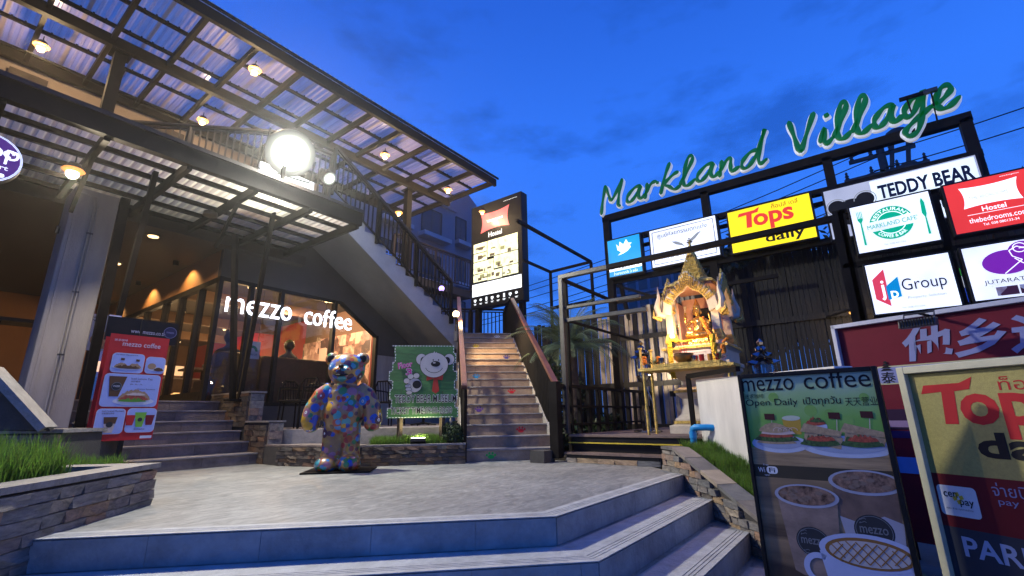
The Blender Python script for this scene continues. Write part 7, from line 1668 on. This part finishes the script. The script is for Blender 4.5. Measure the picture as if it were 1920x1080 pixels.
B.polys('tuft', [[(.60, .885), (.62, .915), (.63, .885)], [(.625, .885), (.655, .905), (.65, .88)]], teddy, 5)
tie = flat('red_tie_print', (.36, .04, .03)); B.poly('bow', [(.62, .545), (.52, .585), (.52, .50), (.62, .53), (.74, .505), (.75, .58), (.66, .56)], tie, 3); B.poly('tie', [(.62, .54), (.67, .54), (.70, .36), (.65, .325), (.60, .36)], tie, 3)
B.disc('paw', .36, .44, .10, .10, M['ink'], 2); B.disc('paw', .36, .44, .095, .095, teddy, 3); B.disc('paw_pad', .39, .45, .06, .055, M['ink'], 4)
for cx, cy in ((.25, .50), (.30, .56), (.38, .57)): B.disc('toe_rim', cx, cy, .045, .04, M['ink'], 3 + (cx > .26) + (cx > .3)); B.disc('toe', cx, cy, .04, .035, teddy, 6)
for k in range(3): B.disc('knuckle', .27 + .01 * k, .43 - .045 * k, .045, .028, M['ink'], 4 + 2 * k); B.disc('knuckle', .27 + .01 * k, .43 - .045 * k, .04, .023, teddy, 5 + 2 * k)
pk = flat('pink_print', (.55, .06, .30)); B.text('Floor', .13, .66, .20, .09, M['paper'], 2, .05, rot=.18); B.text('Floor', .13, .66, .20, .09, pk, 3, .02, rot=.18); B.text('3', .23, .575, .09, .10, M['paper'], 2, .06); B.text('3', .235, .58, .08, .09, pk, 3, .03)
for s_, x, y, w_, h_ in (('TEDDY BEAR MUSEUM', .10, .205, .84, .105), ('TICKET TIME:09:00-20:30', .05, .05, .83, .095)):
    B.text(s_, x - .004, y - .004, w_ + .008, h_ + .008, M['paper'], 5, .055, spacing=1.0); B.text(s_, x, y, w_, h_, M['ink'], 6, .012, spacing=1.0)
for e_ in (-.62, -.60 + .55): MB().bar(DE(6.80, e_, .20), DE(6.80, e_, .95), .055).build('post', M['bark'], mbd)
MB().bar(DE(6.80, .07, .2), DE(6.80, .07, .75), .03).build('post', M['conc'], mbd)
# ground floodlight lighting it
gf = DE(6.68, -.36, .235); t_ = thing('ground_floodlight', 'small rectangular floodlight in the grass shining up at the museum board', 'floodlight', gf)
n_ = (dD * .42 + ZZ * 1.0 + eE * .05).normalized(); yv_ = eE.cross(n_).normalized()
MB().box((-.10, -.055, -.05), (.10, .055, 0), (eE, yv_, n_), gf + ZZ * .08).build('housing', M['black'], t_, bevel=.005); MB().box((-.09, -.047, .001), (.09, .047, .006), (eE, yv_, n_), gf + ZZ * .08).build('lens', emit('ground_flood_glass', (1, .93, .62), 30), t_)
light('lamp_light', 'SPOT', gf + ZZ * .10 + n_ * .02 - dD * .0, 20, (1, .90, .45), t_, gf + dD * .30 + ZZ * .75, .04, 150, .6)
# ================================================================== BANNERS AT THE LEFT
bn = thing('red_banner', 'red coffee menu banner with rounded pale food panels at the foot of the cafe steps', 'banner', (1.7, 6.7, .2))
BO = Vector((1.42, 6.70, .40)); BW, BH = .56, 1.16
MB().box((BO.x, 6.702, BO.z), (BO.x + BW, 6.712, BO.z + BH)).build('sheet', M['redprint'], bn); MB().box((BO.x - .02, 6.78, BO.z + .03), (BO.x + BW - .02, 6.79, BO.z + BH - .03)).build('rear_sheet', M['redprint'], bn)
MB().bar((BO.x + .28, 6.75, .15), (BO.x + .28, 6.75, BO.z + BH + .2), .025).build('stand_pole', M['black'], bn); MB().box((BO.x + .1, 6.6, .0), (BO.x + .45, 6.9, .16)).build('foot', M['black'], bn)
B = Board(bn, BO, (1, 0, 0), step=.0012); bl = flat('pale_blue_panel_print', (.36, .42, .74)); wh = flat('white_rim_print', (.6, .6, .7))
B.text('mezzo coffee', .12, 1.03, .36, .055, wh, 2, .0); B.text('迷求咖啡', .04, 1.08, .12, .025, wh, 2)
for x0, y0, x1, y1 in ((.05, .73, .35, .95), (.365, .735, .56, .93), (.02, .36, .54, .72), (.015, .07, .27, .34), (.285, .08, .56, .345)):
    B.poly('panel_rim', rrect(x0, y0, x1, y1, .04), wh, 2); B.poly('panel', rrect(x0 + .006, y0 + .006, x1 - .006, y1 - .006, .036), bl, 3)
brn = flat('brown_food_print', (.11, .055, .03)); tan = flat('tan_food_print', (.38, .24, .14)); 
B.disc('plate', .20, .79, .13, .03, wh, 4); B.poly('sandwich', bump_poly(.08, .21, .79, .05, seed=3), tan, 5); B.poly('sandwich', bump_poly(.20, .33, .79, .05, seed=4), tan, 6); B.poly('filling', bump_poly(.09, .32, .785, .03, j=.4, seed=5), brn, 7)
B.disc('plate', .47, .79, .08, .025, wh, 4); B.disc('scoop', .43, .82, .04, .035, tan, 5); B.poly('roll', bump_poly(.45, .55, .775, .035, seed=8), brn, 6)
for x_, y_ in ((.13, .87), (.27, .865)): B.poly('flag', [(x_, y_), (x_ + .035, y_ - .003), (x_ + .035, y_ + .022), (x_, y_ + .025)], brn, 5)
B.poly('tea_cup', [(.09, .47), (.17, .47), (.22, .69), (.06, .69)], brn, 5); B.disc('label', .14, .58, .045, .045, lblt, 6); B.disc('label', .14, .58, .040, .040, lblm, 7); B.text('mezzo', .11, .572, .06, .018, wh, 8)
B.disc('plate', .32, .42, .19, .045, wh, 4); B.poly('croissant', bump_poly(.17, .47, .44, .11, seed=9), tan, 6); B.poly('tomato_filling', bump_poly(.18, .45, .44, .05, j=.4, seed=10), tom, 7); B.poly('salad', bump_poly(.17, .44, .42, .03, j=.5, seed=11), flat('salad_green_print', (.10, .28, .04)), 8); B.poly('cream_slice', bump_poly(.24, .42, .49, .025, j=.3, seed=12), onion, 9)
B.poly('latte_cup', [(.11, .085), (.18, .085), (.205, .25), (.085, .25)], onion, 5); B.poly('latte_top', [(.095, .18), (.195, .18), (.205, .25), (.085, .25)], brn, 6); B.disc('label', .145, .17, .03, .03, lblm, 7)
for x_, c_ in ((.32, 'redprint'), (.50, 'maroon')): B.poly('juice_cup', [(x_ - .03, .16), (x_ + .03, .16), (x_ + .045, .27), (x_ - .045, .27)], M[c_], 5)
B.poly('green_tea_cup', [(.38, .14), (.44, .14), (.465, .30), (.355, .30)], flat('green_tea_print', (.20, .45, .06)), 6); B.disc('label', .41, .22, .022, .022, lblm, 7)
B.text('Iced Lemon Tea', .26, .66, .20, .022, brn, 4); B.text('冰柠檬茶', .26, .63, .09, .02, brn, 4); B.text('Iced Caramel Macchiato', .06, .305, .19, .018, brn, 4); B.text('冰焦糖玛奇朵', .06, .28, .11, .018, brn, 4); B.text('Grilled Sandwich', .08, .925, .2, .014, brn, 4); B.text('89.- 95.- 79.-', .26, .60, .12, .014, brn, 4); B.text('Chicken Sandwich', .33, .55, .17, .014, brn, 4); B.text('Smoothie', .37, .11, .10, .016, brn, 4)
B.poly('card_logos', [(.44, .015), (.55, .015), (.55, .045), (.44, .045)], wh, 2)
bh = thing('black_header_board', 'black header board with a web address and a round emblem above the red banner', 'sign', (1.85, 7.2, .3))
MB().box((1.47, 7.202, 1.55), (2.20, 7.23, 1.84)).build('board', M['black'], bh); MB().bar((1.84, 7.22, .15), (1.84, 7.22, 1.549), .03).build('pole', M['black'], bh)
B = Board(bh, (1.47, 7.20, 1.55), (1, 0, 0)); B.text('www.mezzo.co.th', .24, .11, .36, .05, wh, 1); B.ring('emblem_ring', .65, .16, .068, .072, lav, 2); B.disc('emblem', .65, .16, .068, .068, flat('navy_emblem_print', (.03, .035, .10)), 1); B.text('mezzo', .61, .15, .08, .02, lav, 2)
B.poly('white_edge', [(0, .285), (.12, .285), (.12, .30), (0, .30)], wh, 1)
mp_ = thing('menu_poster', 'pale menu poster with a grilled dish behind the slanted posts by the pillar', 'poster', (1.9, 8.5, 1.4))
MB().box((1.525, 8.502, 1.555), (2.35, 8.53, 2.06)).build('panel', bl, mp_); B = Board(mp_, (1.525, 8.50, 1.555), (1, 0, 0)); B.poly('print', [(.0, .0), (.8, .0), (.8, .5), (0, .5)], flat('pale_menu_print', (.42, .45, .58)), 0)
B.text('Banana\nWaffle', .02, .40, .17, .08, M['ink'], 1); B.disc('dish', .22, .15, .16, .12, tan, 1); B.disc('dish_meat', .22, .15, .10, .08, photo_mat('grill_print', (.12, .03, .01), (.4, .14, .05), (.6, .35, .15), 18, 4), 2)
for x_ in (1.6, 2.25): MB().bar((x_, 8.54, .9), (x_, 8.54, 1.6), .03).build('leg', M['black'], mp_)
# round purple sign at the far left
rs = PV(-28, 292, 6.15); rsg = thing('round_sign', 'round purple lit dessert sign with white lettering, cut by the left edge', 'sign', rs)
n_ = (EYE - rs).normalized(); n_.z = 0; n_.normalize(); xr = ZZ.cross(n_).normalized(); rad = .245
MB().prism(arc_pts(0, 0, rad + .0, rad + .0, n=40), -.10, rs - n_ * .002, xr, ZZ, n_).build('case', M['black'], rsg)
B = Board(rsg, rs, xr, step=.003); B.disc('white_rim', 0, 0, rad * .99, rad * .99, emit('lit_lilac_white', (.75, .80, 1), .95, .8), 0); B.disc('purple_face', 0, 0, rad * .92, rad * .92, emit('lit_violet', (.09, .02, .24), .8, .3), 1)
B.text('zoop', -.22, -.03, .43, .15, e_wh, 2, .0); B.text('dessert', -.08, -.09, .24, .045, e_wh, 2, .01); B.text('®', .165, .085, .03, .03, e_wh, 2)
for a, r_ in ((0, .03), (1, .02)): B.ring('curl', .14, .075, r_, r_ + .008, e_wh, 2, 0, 300)
B.disc('dot', .13, -.15, .02, .02, e_wh, 2)
MB().bar(rs - n_ * .06, rs - n_ * .06 - xr * 1.2, .03).build('hanger', M['steel'], rsg)
# ================================================================== OUTDOOR SEATS
def chair(x, y, yaw, z0, lab):
    t_ = thing('garden_chair', lab, 'chair', (x, y, z0), 'dark outdoor chairs'); c, s_ = math.cos(yaw), math.sin(yaw); fx, rx_ = Vector((c, s_, 0)), Vector((-s_, c, 0)); o = Vector((x, y, z0))
    def w(a, b2, z): return o + fx * a + rx_ * b2 + ZZ * z
    MB().box((-.2, -.21, .42), (.2, .21, .45), (fx, rx_, ZZ), o).build('seat', M['black'], t_, bevel=.01)
    for a in (-.19, .19):
        for b2 in (-.2, .2): MB().tube([w(a, b2, 0), w(a * .9, b2 * .95, .43)], .013, 8).build('leg', M['steel'], t_)
    for b2 in (-1, 1): MB().tube([w(.19, b2 * .22, .42), w(.17, b2 * .24, .64), w(-.1, b2 * .24, .66), w(-.2, b2 * .21, .66)], .014, 8).build('armrest', M['steel'], t_, smooth=True)
    MB().tube([w(-.19, -.2, .42), w(-.23, -.2, .72), w(-.26, -.12, .82), w(-.26, .12, .82), w(-.23, .2, .72), w(-.19, .2, .42)], .016, 8).build('backrest_frame', M['steel'], t_, smooth=True)
    for k in range(5): MB().tube([w(-.20, -.13 + k * .065, .45), w(-.255, -.13 + k * .065, .81)], .008, 6).build('back_slat', M['steel'], t_)
def rtable(x, y, z0, lab):
    t_ = thing('bistro_table', lab, 'table', (x, y, z0), 'dark outdoor tables'); MB().lathe([(.33, 0), (.34, .012), (.33, .028)], (x, y, z0 + .71), 28).build('tabletop', M['bare'], t_); MB().tube([(x, y, z0 + .02), (x, y, z0 + .71)], .025, 10).build('leg', M['black'], t_)
    for k in range(4): a = k * math.pi / 2 + .4; MB().tube([(x, y, z0 + .05), (x + .26 * math.cos(a), y + .26 * math.sin(a), z0 + .012)], .015, 6).build('foot', M['black'], t_)
FZ2 = .45
chair(4.15, 7.55, math.radians(200), FZ2, 'dark metal armchair just right of the stone cheek wall'); rtable(4.75, 7.65, FZ2, 'small round outdoor table beside the armchair, left of the bear statue'); chair(4.6, 8.3, math.radians(-70), FZ2, 'dark metal armchair against the cafe window behind the round table')
chair(6.0, 7.5, math.radians(10), FZ2, 'dark metal armchair visible between the bear statue and the museum board'); rtable(6.35, 6.95, FZ2, 'small round outdoor table behind the museum board')

# ================================================================== BLOOM VOLUME, thin scatter added to spread a glow round the lamps
hz = MB().box((-404, -404, -1.9), (404, 404, 21.5)).build('bloom_haze', None); hz['kind'] = 'stuff'
m = bpy.data.materials.new('lamp_bloom_volume'); m.use_nodes = True; t = m.node_tree; t.nodes.clear(); o = t.nodes.new('ShaderNodeOutputMaterial'); v = t.nodes.new('ShaderNodeVolumePrincipled')
v.inputs['Density'].default_value = 0.0014; v.inputs['Color'].default_value = (1, 1, 1, 1); v.inputs['Anisotropy'].default_value = .85
t.links.new(v.outputs[0], o.inputs['Volume']); hz.data.materials.append(m)
